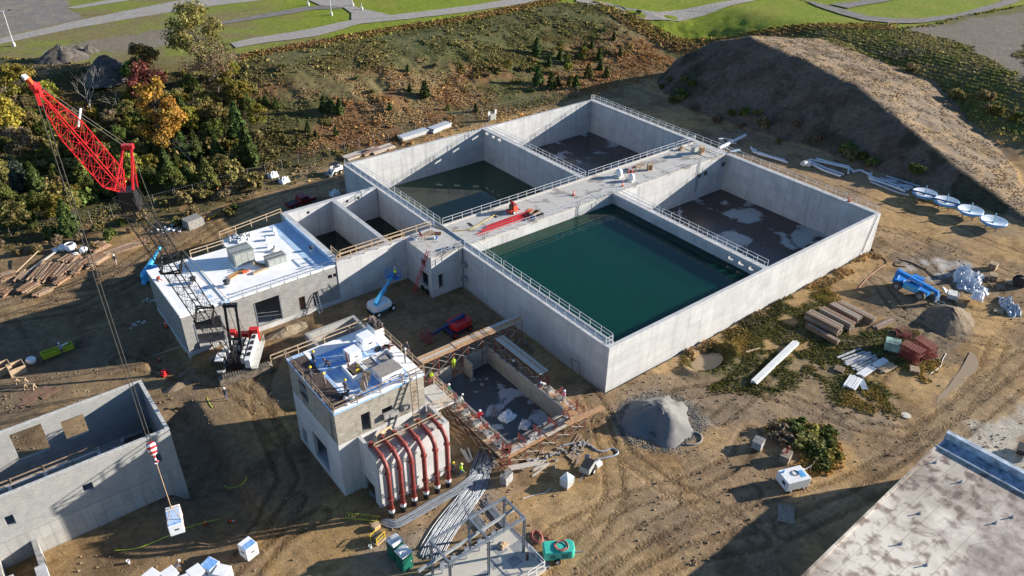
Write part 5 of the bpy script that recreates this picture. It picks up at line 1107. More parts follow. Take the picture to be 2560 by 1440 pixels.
# toilets
pg=mat('deep_green_plastic',(.01,.11,.075),.4,var=.1)
for p,l,rz in (((990,1388),'green portable toilet with a white roof, partly hidden behind the other',.12),((1012,1416),'green portable toilet with a white roof standing nearer the steel frame',.12)):
    g=gp(*p); t=thing('portable_toilet',l,'portable toilet',tuple(g),rz,'pair of portable toilets')
    b=B(); b.bx(-.56,.56,-.58,.58,0,2.05); o=b.done('cabin',pg,t,world=False)
    b=B(); b.prism([(-.6,-.62),(.6,-.62),(.6,.62),(-.6,.62)],2.05,2.16); b.add([(-.6,-.62,2.16),(.6,-.62,2.16),(.6,.62,2.16),(-.6,.62,2.16),(-.45,0,2.34),(.45,0,2.34)],[(0,1,5,4),(1,2,5),(2,3,4,5),(3,0,4)]); b.done('roof',whitep,t,world=False)
    b=B(); b.bx(-.42,.42,-.6,-.575,.1,1.95); o=b.done('door',mat('green_door',(.012,.14,.095),.4),t,world=False); b=B(); b.bx(.3,.36,-.63,-.6,.95,1.1); b.done('handle',whitep,o,world=False)
    b=B()
    for i in range(3): b.bx(-.2+i*.16,-.14+i*.16,-.4,.4,2.25,2.33)
    b.each('roof_rib',whitep,t,world=False)
g=gp(945,1350); t=thing('welder_generator','yellow framed engine on a pallet beside the toilets','generator',tuple(g),.3)
b=B(); b.bx(-.5,.5,-.35,.35,.2,.75); b.done('engine',mat('dark_engine',(.10,.09,.06),.6),t,world=False); b=B()
for x in (-.55,.55):
    for y in (-.4,.4): b.bar((x,y,.13),(x,y,.95),.06)
for y in (-.4,.4): b.bar((-.55,y,.95),(.55,y,.95),.06); b.bar((-.55,y,.45),(.55,y,.45),.05)
b.done('frame',yellow,t,world=False); b=B(); b.bx(-.6,.6,-.5,.5,0,.13); b.done('base',timber,t,world=False)
b=B(); b.bx(-.35,.35,-.3,.3,0,.5); b.bx(-.4,.4,-.02,.02,.5,.52); simple('wooden_box','small wooden box beside the lying yellow ladder','box',b,ply,tuple(gp(940,1320)),.2)
def bucket(label,c,mt=whitep):
    b=B(); b.lathe([(.12,0),(.16,.36),(.17,.38),(.15,.38),(.12,.3)],(0,0,0),10); b.tube([(-.15,0,.36),(-.1,0,.5),(.1,0,.5),(.15,0,.36)],.008,4); return simple('bucket',label,'bucket',b,mt,c)
bucket('white bucket on the dirt left of the toilets',tuple(gp(926,1370))); bucket('white bucket in the shade near the lower left bundles',tuple(gp(322,1408)))
# cones
def cone(label,c,h=.9,lying=False,rz=0,group='orange cones',st=True):
    t=thing('traffic_cone',label,'traffic cone',c,rz,group if group else None); b=B(); b.lathe([(.18,.04),(.05,h),(.02,h+.02)],(0,0,0),10); b.done('cone',orange,t,world=False)
    b=B(); b.bx(-.24,.24,-.24,.24,0,.05); b.done('base',black,t,world=False)
    if st: b=B(); b.lathe([(.125,h*.5),(.10,h*.68)],(0,0,0),10); b.done('band',whitep,t,world=False)
    if lying: t.rotation_euler=(radians(95),0,rz); t.location.z+=.2
    return t
cone('orange cone standing alone in the middle of the walkway',(23.9,33.2,HW+.02)); cone('orange cone at the walkway edge next to the divider',tuple(P(1557,466,HW)))
cone('orange cone of a pair beside the white motor covers, left one',tuple(P(1571,432,HW))); cone('orange cone of a pair beside the white motor covers, right one',tuple(P(1580,431,HW)))
cone('orange cone on the end wall of the dry near basin',(58.1,5.4,HW)); cone('orange cone lying at the left edge of the white roof',tuple(P(396,698,6.15)),lying=True,rz=.3)
cone('orange cone at the sunny corner of the block building',tuple(gp(469,884)),1.0); cone('orange cone beside the tape at the end of the trench',tuple(gp(399,902)),.7); cone('orange post cone in the shade against the block building end wall',tuple(gp(416,818)),1.2)
cone('orange cone behind the tape near the lone bundle',tuple(gp(513,1312)),.8); cone('fallen orange and white cone near the lone bundle',tuple(gp(572,1306)),.8,True,1.0)
def tape(label,pts,mt=hivis,r=.03,z=.5): return hose(label,pts,r,mt,z,'barrier_tape','barrier tape')
tape('green barrier tape strung through the shade behind the hanging bundle',[(290,1385),(350,1378),(420,1350),(460,1332),(510,1315),(552,1306)]); tape('yellow green tape fallen at the corner of the trench',[(560,1215),(575,1222),(600,1215),(612,1205),(618,1195)],z=.1)
tape('pale tape strung from the trench cone to the block building',[(385,900),(420,888),(450,878),(468,872)],whitep,.025,.7); tape('yellow tape scrap lying by the trench edge',[(518,995),(524,1010),(532,1020)],z=.05)
# ------------------------------------------------------------------ on the walkway and roofs
b=B(); 
t=thing('pump_set','red engine pump on a skid standing on the walkway','pump',tuple(P(1281,530,HW)),.3)
b.bx(-.9,.9,-.5,.5,.1,.55); b.bx(-.2,.7,-.4,.4,.55,1.1); b.done('skid',mat('coral_red',(.62,.06,.03),.45),t,world=False); b=B(); b.bx(-.3,.5,-.35,.35,1.1,1.35); b.cyl((-.6,0,.5),(-.6,0,1.5),.2,8); b.each('engine',black,t,world=False); b=B(); b.cyl((0,-.3,1.5),(0,.3,1.6),.22,8); b.done('air_filter',redp,t,world=False)
for y in (-.6,.6): wheel(t,(-.5,y,.28),.28,.15,(0,1,0))
b=B(); b.bx(-.8,.8,-.4,.4,0,.06)
for y in (-.4,.4): b.bx(-.8,.8,y-.03,y+.03,.06,.6)
for x in (-.8,.8): b.bx(x-.03,x+.03,-.37,.37,.06,.6)
simple('wooden_crate','brown wooden crate in front of the red pump','crate',b,timber2,tuple(P(1336,538,HW)),.15)
b=B()
for i in range(3): b.box((0,i*.32-.3,.03+.02*i),(1.5,.22,.04),.1*i)
simple('planks','three orange planks lying beside the crate on the walkway','planks',b,mat('orange_board',(.62,.24,.08),.7),tuple(P(1325,528,HW+.02)),.3)
b=B(); b.bx(-.3,.3,-.3,.3,0,.5); simple('plastic_bin','blue bin at the walkway railing','bin',b,darkblue,tuple(P(1332,548,HW+.02)))
b=B(); 
for i in range(6): b.box((random.uniform(-.7,.7),random.uniform(-.3,.3),.15),(.5,.3,.3),random.random()*3)
simple('tool_pile','dark tools heaped at the railing beside the blue bin','tools',b,black,tuple(P(1350,538,HW+.02)))
b=B(); pts=[P(x,y,HW+.08) for x,y in ((1262,528),(1245,532),(1215,550),(1175,574),(1130,578),(1098,570),(1084,562))]; b.tube([q-pts[0] for q in pts],.07,6); simple('hose','yellow hose running from the red pump to the near end of the walkway','hose',b,mat('dull_yellow_hose',(.42,.32,.08),.6),tuple(pts[0]))
for p,l,s in (((1547,442),'white rounded motor cover on the walkway by the timber bench',1.0),((1578,452),'white rounded motor cover nearest the green water divider',.9)):
    t=thing('motor_cover',l,'motor',tuple(P(*p,HW+.02)),.3,'white motor covers on the walkway'); b=B(); b.lathe([(.5*s,.25),(.62*s,.5),(.62*s,1.0*s),(.35*s,1.35*s),(.1,1.4*s)],(0,0,0),14); b.done('cover',whitep,t,world=False,smooth=True); b=B(); b.bx(-.7*s,.7*s,-.5*s,.5*s,0,.25); b.done('base',dirtyw,t,world=False)
b=B(); b.bx(-1.4,1.4,-.45,.45,.75,.82)
for x in (-1.2,0,1.2):
    for y in (-.38,.38): b.bar((x,y,0),(x,y,.75),.08)
b.bx(-1,.2,-.3,.3,.82,1.0); simple('work_bench','timber bench loaded with brown gear behind the motor covers','bench',b,timber2,tuple(P(1595,425,HW+.02)),.1)
def openbox(label,c,s,mt,rz,name='cabinet'):
    t=thing(name,label,'cabinet',c,rz); w_,d_,h_=s; b=B(); b.bx(-w_/2,w_/2,-d_/2,d_/2,.0,.06); b.bx(-w_/2,-w_/2+.05,-d_/2,d_/2,.06,h_); b.bx(w_/2-.05,w_/2,-d_/2,d_/2,.06,h_); b.bx(-w_/2+.05,w_/2-.05,d_/2-.05,d_/2,.06,h_); b.bx(-w_/2+.05,w_/2-.05,-d_/2,d_/2,h_-.06,h_); b.done('carcass',mt,t,world=False); return t
openbox('tan upright box alone in the middle of the walkway',tuple(P(1623,425,HW+.02)),(.8,.7,1.1),ply,-.2); openbox('tan box beside the legged grey box at the end of the walkway',tuple(P(1752,382,HW+.02)),(1.0,.9,1.2),ply,.2)
t=thing('control_box','grey control box on thin legs near the far end of the walkway','control box',tuple(P(1735,388,HW+.02)),.1)
b=B(); b.bx(-.6,.6,-.4,.4,.8,1.6); b.done('box',copper,t,world=False)
for x in (-.5,.5):
    for y in (-.3,.3): b=B(); b.bar((x,y,0),(x,y,.8),.05); b.done('leg',steelg,t,world=False)
b=B(); b.bx(-.5,.5,-.3,.3,0,.4); b.cyl((0,0,.4),(0,0,.7),.25,8); simple('winch','small brown winch at the walkway railing gap','winch',b,timber2,tuple(P(1703,375,HW+.02)))
b=B(); b.box((0,0,.03),(2.2,.6,.05),0); simple('sheet_metal','bright metal sheet lying at the far corner of the walkway','metal sheet',b,mat('bright_sheet',(.5,.62,.68),.3,.2),tuple(P(1838,377,HW+.2)),-.15)
t=thing('work_table','timber table with blue and red tubs on the valve chamber roof','table',(-2.6,34.9,HW+.02),.2)
b=B(); b.bx(-.9,.9,-.45,.45,.8,.86); b.done('top',timber2,t,world=False)
for x in (-.8,.8):
    for y in (-.38,.38): b=B(); b.bar((x,y,0),(x,y,.8),.08); b.done('leg',timber2,t,world=False)
for i,(dx_,dy_,m_,l) in enumerate(((-.5,1.2,redp,'red tub on the valve chamber roof'),(.9,-.9,bluep,'blue bucket on the valve chamber roof'),(-1.7,.6,whitep,'white bucket on the valve chamber roof'),(.7,-.5,whitep,'white bucket beside the blue one on the valve chamber roof'),(-.3,1.7,darkblue,'dark blue bucket behind the table on the valve chamber roof'))): bucket(l,(-2.6+dx_,34.9+dy_,HW+.02),m_)
b=B()
for i in range(7): b.box((i*.14-.4,0,.04),(.08,2.2,.06),random.uniform(-.03,.03))
simple('rebar_mats','brown steel bars laid out beside the yellow hose','steel bars',b,mat('rusty_bar',(.16,.075,.05),.8),(-1.2,35.6,HW+.02),.9)
b=B(); 
for i in range(10): b.tube([(random.uniform(-.3,.3),random.uniform(-.3,.3),.03) for _ in range(5)],.02,4)
for i in range(8): b.box((random.uniform(-1.6,1.6),random.uniform(-.35,.35),.12),(.4,.25,.22),random.random()*3)
simple('tool_pile','tools strewn along the valve chamber roof edge','tools',b,mat('blue_grey_tools',(.16,.20,.30),.6,var=.6),(-2.0,30.7,HW+.02))
# white roof
def hvac(label,c,s,rz=0):
    t=thing('roof_unit',label,'ventilation unit',c,rz); w_,d_,h_=s; b=B(); b.bx(-w_/2,w_/2,-d_/2,d_/2,.15,h_); b.bx(-w_/2-.06,w_/2+.06,-d_/2-.06,d_/2+.06,h_,h_+.06); b.done('cabinet',copper,t,world=False)
    b=B(); n=max(2,int(w_/.8))
    for i in range(n): x=-w_/2+.1+(w_-.2)*i/n; b.bx(x+.03,x+(w_-.2)/n-.03,-d_/2-.03,-d_/2,.3,h_-.1)
    b.each('access_panel',mat('hvac_panel',(.36,.385,.36),.5),t,world=False)
    b=B()
    for y in (-.3,.3): b.bx(-w_/2,w_/2*.9,y*d_-.04,y*d_+.04,h_+.06,h_+.12)
    b.each('roof_seam',black,t,world=False); b=B(); b.bx(-w_/2-.1,w_/2+.1,-d_/2-.1,d_/2+.1,0,.15); b.done('curb',membrane,t,world=False); return t
hvac('large grey ventilation unit on the white roof',(-26.2,45.2,6.02),(2.8,2.6,2.0)); hvac('smaller grey ventilation unit on the white roof nearer the front edge',(-22.7,42.0,6.02),(2.6,1.5,1.2))
def vent(label,c,s=1.0):
    t=thing('roof_vent',label,'roof vent',c); b=B(); b.cyl((0,0,0),(0,0,.35*s),.5*s,14); b.done('curb',membrane,t,world=False); b=B(); b.cyl((0,0,.35*s),(0,0,.75*s),.36*s,12); b.lathe([(.48*s,.75*s),(.5*s,.85*s),(.1,1.05*s)],(0,0,0),12); b.each('hood',mat('dark_hood',(.06,.065,.07),.5),t,world=False)
vent('black hooded roof vent on the right part of the white roof',tuple(P(569,715,6.02))); vent('dark roof vent on the left end of the white roof',tuple(P(484,706,6.15)),.9); vent('white capped roof vent on the shaded blue strip',tuple(P(779,626,6.02)),.7)
t=thing('roof_fan','low white roof fan between the ventilation units and the tank','roof fan',tuple(P(685,628,6.02))); b=B(); b.lathe([(.45,0),(.5,.25),(.2,.35)],(0,0,0),12); b.done('base',dirtyw,t,world=False); b=B(); b.cyl((0,0,.3),(.3,.2,.7),.15,8); b.done('motor',steelg,t,world=False)
for i,(x,y,s) in enumerate(((686,577,.4),(690,587,.4),(668,600,.5),(672,618,.4))):
    b=B(); b.bx(-s/2,s/2,-s/2,s/2,0,.45); b.bx(-.06,.06,-.06,.06,.45,.6); simple('roof_box','small white box on the far half of the white roof'+(', nearest the back edge',', second from the back edge',', third from the back edge',', nearest the roof fan')[i],'roof box',b,foam,tuple(P(x,y,6.02)),0,'small boxes on the white roof')
for i,(x,y,l) in enumerate(((585,597,'left'),(600,600,'middle'),(617,592,'right'))): rag('rubbish_bag','crumpled white rubbish pile at the back of the white roof, %s one'%l,'rubbish',tuple(P(x,y,6.03)),1.7,1.5,.6,mat('mixed_white',(.62,.62,.62),.5,var=.4,scale=5),.4*i,10+i,12)['group']='rubbish at the back of the white roof'
b=B(); b.box((0,0,.05),(3.2,.35,.1),.15); b.box((.2,.5,.05),(2.6,.2,.08),.1); simple('planks','orange brown planks lying on the white roof by the hooded vent','planks',b,mat('orange_plank',(.48,.25,.10),.8),tuple(P(590,688,6.02)),.25)
b=B(); b.box((0,0,.1),(2.2,.5,.2),.05); b.box((1.6,.1,.05),(1.6,.15,.08),-.4); simple('planks','pale planks lying on the white roof before the small unit','planks',b,timber,tuple(P(650,678,6.02)),.1)
b=B(); b.bx(-.3,.3,-.15,.15,0,.3); b.cyl((.5,0,.12),(.7,.1,.12),.12,8); simple('tool_bag','orange tool bag on the white roof beside the planks','tool bag',b,orange,tuple(P(612,682,6.02)))
b=B(); b.bar((0,0,0),(-1.6,.4,.9),.2); b.bar((.2,.5,0),(-1.4,.8,.9),.2); simple('timber_ramp','dark timber leaning on the smaller ventilation unit','timber',b,timber2,tuple(P(665,668,6.02)))
# blue roof
R2=RZ+.02
bundle('insulation_bundle','tall white cube of wrapped boards at the middle of the blue roof',(-25.1,11.4,R2),(1.5,1.5,1.45),.1,False); bundle('insulation_bundle','white cube of wrapped boards left of the taller cube on the blue roof',(-27.3,10.25,R2),(1.4,1.3,1.25),.1,False)
t=bundle('insulation_bundle','long white wrapped stack topped by a grey board on the blue roof',(-25.75,5.8,R2),(2.5,1.9,.85),.05,False); b=B(); b.bx(-1.27,1.27,-.97,.97,.86,.93); b.done('top_board',mat('grey_board',(.30,.27,.24),.7),t,world=False)
def clutter(name,label,cat,c,mt,n,sx,sy,h=.25):
    b=B()
    for i in range(n): b.box((random.uniform(-sx,sx),random.uniform(-sy,sy),random.uniform(.06,h)),(random.uniform(.12,.5),random.uniform(.08,.3),random.uniform(.08,.25)),random.random()*3)
    return simple(name,label,cat,b,mt,c)
clutter('tool_pile','heap of dark tools and orange cord on the lidded roof curb','tools',(-23.0,13.2,R2+1.08),mat('mixed_tools',(.16,.13,.12),.6,var=.8,scale=6),14,.45,.8)
b=B(); b.tube([(.4*cos(a),.4*sin(a),.05+.05*(k%6)) for k,a in enumerate(np.linspace(0,30,70))],.05,5); b.tube([(.7+.25*cos(a),.1+.25*sin(a),.05+.04*(k%6)) for k,a in enumerate(np.linspace(0,25,50))],.05,5); simple('rope_coil','brown coiled leads on the blue roof beside the tall cube','coiled leads',b,mat('brown_cord',(.17,.075,.045),.7),tuple(P(966,872,R2)))
b=B(); b.bx(-.35,.35,-.2,.2,0,.25); b.bx(-.1,.1,-.05,.05,.25,.33); simple('tool_box','black tool box with a yellow latch beside the coiled leads','tool box',b,black,tuple(P(944,874,R2)),.5)
clutter('tool_pile','dark tools and helmets at the near corner of the blue roof','tools',tuple(P(862,990,R2)),black,10,.5,.3)
for i,(x,y,l) in enumerate(((864,997,'white hard hat lying by the dark tools on the blue roof'),(882,998,'white bucket lid at the front edge of the blue roof'),(869,1012,'white dome at the near corner railing of the blue roof'))): b=B(); b.lathe([(.26,0),(.25,.12),(.15,.24),(.02,.28)],(0,0,0),10); simple('hard_hat',l,'hard hat',b,whitep,tuple(P(x,y,R2)),0,None,True)
t=thing('drill_case','yellow tools on the brown board inside the open hatch','tools',(-27.9,8.0,RZ+.2)); b=B(); b.bx(-.2,.2,-.1,.1,0,.2); b.bx(.3,.55,.5,.8,0,.2); b.each('case',yellow,t,world=False)
# ply sheet on the chase deck
b=B(); b.box((0,0,.55),(1.9,.05,1.3),0,('X',-.45)); simple('plywood_sheet','pale plywood sheet propped on the deck behind the red pipes','plywood',b,ply,(-28.1,2.9,5.97),.15)
b=B(); b.bar((0,0,.1),(1.6,.0,.7),.3,.06); simple('red_board','short red board leaning at the shaded end of the pipe deck','board',b,mat('brick_board',(.42,.13,.09),.7),(-30.1,2.0,6.2),-.5)
# ------------------------------------------------------------------ steel frame shelter on a slab
st=thing('steel_shelter','open grey steel shelter frame of beams and posts on a pale slab','steel frame',(-26.7,-11.3,0))
XS=(-30.9,-26.75,-22.7); YS=(-9.65,-12.65); Zt=5.0
for x in XS:
    for y in YS:
        b=B(); b.bx(x-.1,x+.1,y-.02,y+.02,.3,Zt-.12); b.bx(x-.1,x-.07,y-.1,y+.1,.3,Zt-.12); b.bx(x+.07,x+.1,y-.1,y+.1,.3,Zt-.12); b.done('column',steelg,st)
for y in YS: b=B(); b.bar((XS[0]-.1,y,Zt),(XS[2]+.1,y,Zt),.2,.24); b.done('beam',steelg,st)
for x in XS: b=B(); b.bar((x,YS[0]-.1,Zt-.01),(x,YS[1]+.1,Zt-.01),.18,.22); b.done('beam',steelg,st)
b=B(); b.bar((-33.3,-11.4,Zt-.5),(XS[2],-11.05,Zt-.3),.2,.26); b.done('beam',mat('pale_steel',(.40,.42,.42),.5,.2),st)
for x in XS:
    for y,s in ((YS[0],-1),(YS[1],1)): b=B(); b.bar((x,y,Zt-.9),(x,y+s*.8,Zt-.1),.08); b.done('brace',steelg,st)
b=B(); b.bx(-31.6,-22.2,-15.4,-9.2,-.2,.3); b.done('slab',mat('pale_slab',(.52,.49,.42),.8,var=.06,scale=.8),st)
dk_=mat('grey_patch',(.27,.28,.29),.75,var=.15,scale=2); b=B()
for x0,y0 in ((-29.6,-13.6),(-27.9,-13.2),(-26.2,-12.6),(-28.4,-14.9),(-26.4,-14.4),(-24.6,-13.5),(-24.9,-11.6),(-23.4,-12.4)): b.bx(x0,x0+1.2,y0,y0+1.1,.3,.304)
b.each('slab_patch',dk_,st)
for i,x in enumerate((-30.1,-28.9,-27.4,-25.9,-24.3)): b=B(); b.bx(x-.25,x+.25,-10.1,-9.95,.9,1.9); b.bar((x,-10.02,.3),(x,-10.02,.9),.08); b.done('switch_panel',steelg,st)
b=B(); b.cyl((-22.95,-13.55,.3),(-22.95,-13.55,1.2),.13,8); b.done('bollard',mat('brown_bollard',(.07,.04,.03),.6),st)
railing('white tube handrail at the right edge of the steel frame slab',(-22.3,-12.9,.3),(-22.3,-15.2,.3),mt=whitep,name='hand_rail',step=1.1); railing('white tube handrail beside the steps of the steel frame slab',(-22.3,-15.3,.3),(-24.3,-15.3,.3),mt=whitep,name='hand_rail',step=1.0)
b=B(); b.bx(-.45,.45,-.3,.3,0,.12); b.bx(-.3,-.05,-.2,.1,.12,.4); b.bx(.1,.3,-.1,.15,.12,.35); simple('cardboard_boxes','tan boxes on a board lying on the steel frame slab','boxes',b,ply,(-23.8,-10.9,.3),.3)
# grey conduit bundles
cpipe=mat('conduit_grey',(.29,.315,.35),.4,.2,var=.15)
def conduits(label,pts,n,sp,r=.05,z=.08,layers=1):
    C_=[gp(*p) for p in pts]; C2=[]
    for i in range(len(C_)-1):
        a,b0,c,d=C_[max(i-1,0)],C_[i],C_[i+1],C_[min(i+2,len(C_)-1)]
        for k in range(5): t_=k/5; C2.append(.5*((2*b0)+(-a+c)*t_+(2*a-5*b0+4*c-d)*t_*t_+(-a+3*b0-3*c+d)*t_**3))
    C2.append(C_[-1]); t=thing('conduit_bundle',label,'conduit',tuple(C_[0]))
    for l in range(layers):
        for i in range(n):
            off=(i-(n-1)/2)*sp+random.uniform(-.3,.3)*sp; k0=random.randint(0,2); k1=len(C2)-random.randint(0,2); ps=[]
            for j in range(k0,k1):
                d=(C2[min(j+1,len(C2)-1)]-C2[max(j-1,0)]); d.z=0; d.normalize(); s=Vector((-d.y,d.x,0)); ps.append(C2[j]+s*(off+.02*sin(j*.8+i))+Vector((0,0,z+l*.11)))
            b=B(); b.tube(ps,r,5); b.done('conduit',cpipe,t,smooth=True)
    return t
conduits('grey conduits curving along the foot of the wall with the red pipes',[(955,1300),(985,1312),(1020,1297),(1080,1262),(1150,1222),(1195,1185),(1212,1140)],9,.12)
conduits('thick bundle of pale conduits sweeping down to the steel frame',[(1222,1125),(1205,1165),(1190,1215),(1160,1260),(1125,1310),(1090,1365),(1075,1400)],14,.16)
conduits('second fan of grey conduits lying left of the thick bundle',[(1190,1205),(1160,1245),(1120,1290),(1085,1340),(1055,1390)],7,.2)
conduits('bent pale conduits turning beside the thick bundle toward the slab',[(1225,1130),(1210,1190),(1185,1245),(1172,1270),(1190,1300),(1215,1330)],7,.15)
conduits('straight conduits lying in a line under the right side of the steel frame',[(1208,1248),(1250,1300),(1300,1352),(1345,1395),(1372,1425)],8,.11)
# ------------------------------------------------------------------ block walls going up, with scaffold
bw=thing('block_walls','unfinished grey block walls around a wet concrete floor inside the scaffold','building',(-12,6,0))
b=B(); b.bx(-16.0,-7.7,-1.5,13.2,-.3,.06); b.done('floor_slab',wetfloor('wet_slab',(.38,.40,.42),(.075,.08,.085),.26,.56,.25,.02),bw)
wb=blockwork('light_blockwork',(.33,.31,.28),(.22,.21,.19),.12)
b=B(); b.wall('x',-8.1,-7.9,-1.4,12.9,.06,2.45); b.wall('y',12.9,13.1,-11.4,-7.9,.06,2.6); b.wall('y',12.9,13.1,-16,-13.6,.06,2.2); b.wall('x',-11.6,-11.4,11.4,13.1,.06,2.5); b.wall('x',-16.0,-15.8,-1.4,12.9,.06,1.7); b.wall('y',-1.4,-1.2,-15.8,-8.1,.06,1.5); b.each('block_wall',wb,bw)
n_top=0
for x,y0,y1,z in ((-8.0,-1.3,12.8,2.45),(-15.9,-1.3,12.8,1.7)):
    y=y0
    while y<y1-.3:
        if random.random()<.85:
            o=bpy.data.objects.new('top_block',blockmesh()); COL.objects.link(o); o.parent=bw; o.location=Vector((x,y+.2,z))-bw.location; o.rotation_euler=(0,0,pi/2)
        y+=.41
x=-15.6
while x<-8.2:
    if random.random()<.75:
        o=bpy.data.objects.new('top_block',blockmesh()); COL.objects.link(o); o.parent=bw; o.location=Vector((x,-1.3,1.5))-bw.location
    x+=.41
PLK=[timber,mat('orange_timber',(.47,.27,.14),.8,var=.2,scale=4),mat('pale_grey_timber',(.50,.45,.39),.8,var=.15,scale=4),timber2]
brace_mt=mat('brace_steel',(.48,.47,.44),.5,.2)
def scaffold(label,p,q,zt,wdt=1.5,nplank=5,planks=True,step=2.1,guard=False,mts=PLK,low=None):
    p=Vector(p); q=Vector(q); L_=(q-p).length; d=(q-p).normalized(); s=Vector((-d.y,d.x,0)); hd=atan2(d.y,d.x); n=max(1,int(round(L_/step))); t=thing('scaffold',label,'scaffold',tuple(p),0,'scaffolds around the block walls'); st_=L_/n
    lv=max(1,int(round(zt/1.95))); sc=zt/lv/1.95
    for i in range(n+1):
        for l in range(lv): putframe(t,tuple(p+d*(i*st_)+Vector((0,0,l*zt/lv))-t.location),hd+pi/2,0,1).scale=(wdt/1.5,1,sc)
    b=B()
    for i in range(n):
        for sg in (-1,1):
            for l in range(lv):
                a=p+d*(i*st_)+s*sg*wdt/2; c=p+d*((i+1)*st_)+s*sg*wdt/2; z0=l*zt/lv
                b.bar(a+Vector((0,0,z0+.3)),c+Vector((0,0,z0+1.6*sc)),.035); b.bar(a+Vector((0,0,z0+1.6*sc)),c+Vector((0,0,z0+.3)),.035)
    b.each('cross_brace',brace_mt,t) if n<4 else b.done('cross_braces',brace_mt,t)
    if planks:
        w_=wdt/nplank; k=max(1,int(L_/4.6))
        for i in range(nplank):
            for j in range(k):
                a=p+d*(j*L_/k-.2)+s*((i+.5)*w_-wdt/2); c=p+d*((j+1)*L_/k+.2)+s*((i+.5)*w_-wdt/2+random.uniform(-.03,.03)); z=Vector((0,0,zt+.06+.05*((j)%2)))
                b=B(); b.bar(a+z,c+z,w_*.95,.05); b.done('plank',mts[(i+j*2+random.randint(0,1))%len(mts)],t)
    if low:
        for i in range(3):
            a=p+s*(wdt/2+.2+.26*i)+Vector((0,0,low)); c=q+s*(wdt/2+.2+.26*i)+Vector((0,0,low)); b=B(); b.bar(a,c,.24,.05); b.done('plank',random.choice(mts),t)
    if guard:
        for i in range(n+1): putframe(t,tuple(p+d*(i*st_)+s*.15+Vector((0,0,zt+.1))-t.location),hd+pi/2+random.uniform(-.1,.1)).scale=(wdt/1.7,1,.62)
        for i in range(n+1):
            o=p+d*(i*st_)+s*wdt/2; b=B(); b.bar(o+Vector((0,0,zt)),o+Vector((0,0,zt+1.05)),.05); b.bar(o+Vector((0,0,zt+1.0)),o-s*wdt*.8+Vector((0,0,zt+1.0)),.05); b.done('guard_post',rustred,t)
    return t
scaffold('scaffold with a long orange plank deck from the blue roofed building to the tank wall',(-17.4,13.6,0),(-2.6,13.6,0),4.3,1.5,5,mts=[PLK[1],timber,PLK[2]])
scaffold('scaffold with a pale grey plank deck between the block wall and the tank',(-6.9,12.0,0),(-6.9,3.6,0),4.0,1.3,4,mts=[PLK[2],PLK[2],timber])
scaffold('lower scaffold with blocks along the far long wall by the tank corner',(-6.9,3.4,0),(-6.9,-1.6,0),1.9,1.4,4,guard=True)
scaffold('low scaffold loaded with blocks along the wall facing the red pipes',(-17.2,11.6,0),(-17.2,-2.6,0),1.75,1.4,4,step=2.0,guard=True,low=.9)
scaffold('scaffold along the near short wall with layered planks',(-17.0,-2.6,0),(-6.4,-2.6,0),1.75,1.4,4,guard=True,low=.5)
b=B()
for i in range(3): b.bar((-9.8,-3.6-.25*i,2.9+.04*i),(-4.6,-4.0-.25*i,3.0),.24,.06)
simple('planks','long planks jutting out over the corner of the scaffold toward the gravel','planks',b,PLK[1])
b=B()
for i in range(3): b.bar((-17.4,-3.4-.25*i,.75),(-14.4,-4.6-.25*i,.7),.24,.06)
simple('planks','short pale planks at the outer foot of the near scaffold','planks',b,PLK[2])
gB='block stacks on the scaffold'
for i,(y,l) in enumerate(((9.8,'nearest the blue roofed building'),(7.6,'second from the blue roofed building'),(5.2,'third from the blue roofed building'),(3.0,'beside the worker in red'),(.8,'second from the near corner'),(-1.2,'at the near corner'))): blockstack('hollow blocks stacked on the pipe side scaffold, '+l,(-16.9,y,1.86),2,4,2,pi/2,gB,.03,.3)
for i,(x,l) in enumerate(((-13.4,'left'),(-11.2,'middle'),(-9.0,'right'))): blockstack('hollow blocks on the near scaffold, %s stack'%l,(x,-2.4,1.86),4,2,2,.1*i,gB,.04,.35)
for i,(y,l) in enumerate(((2.4,'beside the bending worker'),(.4,'beside the worker in pink'))): blockstack('hollow blocks on the lower tank side scaffold, '+l,(-6.9,y,2.0),2,4,2,pi/2,gB,.03,.3)
blockstack('hollow blocks stacked high on the ground at the near corner of the scaffold',(-18.4,-4.4,hz(-18.4,-4.4)),3,4,6,.3)
for i,(x,y) in enumerate(((-12.2,-5.2),(-13.0,-5.8),(-10.6,-4.9),(-11.2,9.9),(-10.1,10.4))):
    b=B(); blk(b,0,0,0); simple('concrete_block',('loose hollow block on the dirt by the mixer','loose hollow block on the dirt by the tote','loose hollow block on the dirt below the planks','loose block on the wet floor near the far wall','loose block on the wet floor in the far corner')[i],'concrete block',b,blockg,(x,y,.06 if y>0 else hz(x,y)),i*.7)
rag('plastic_sheet','white plastic heap with a red corner on the wet floor','plastic sheet',(-12.3,3.4,.08),1.8,1.5,.7,foam,.2,31,14); rag('plastic_sheet','white plastic crumpled near the front wall on the wet floor','plastic sheet',(-11.6,1.0,.08),1.4,1.2,.7,foam,.6,32,14)
b=B()
for x,y in ((-12.6,7.2),(-12.0,7.0),(-13.2,5.0),(-13.0,4.6),(-12.6,5.4)):
    for k in range(5): b.cyl((x+random.uniform(-.3,.3),y+random.uniform(-.2,.2),.06),(x+random.uniform(-.3,.3),y+random.uniform(-.2,.2),.7),.02,4)
simple('rebar_dowels','rebar starter bars standing out of the wet floor','rebar',b,mat('rusty_bar',(.16,.075,.05),.8))
b=B()
for i in range(4): b.bar((0,i*.16,.05),(2.4,i*.18,.06),.1,.05)
simple('planks','thin boards strewn on the dirt beside the near scaffold','planks',b,timber,tuple(gp(1345,1165)),.5)
b=B(); 
for x in (-.75,.75): b.cyl((x,0,0),(x,0,1.9),.04,6)
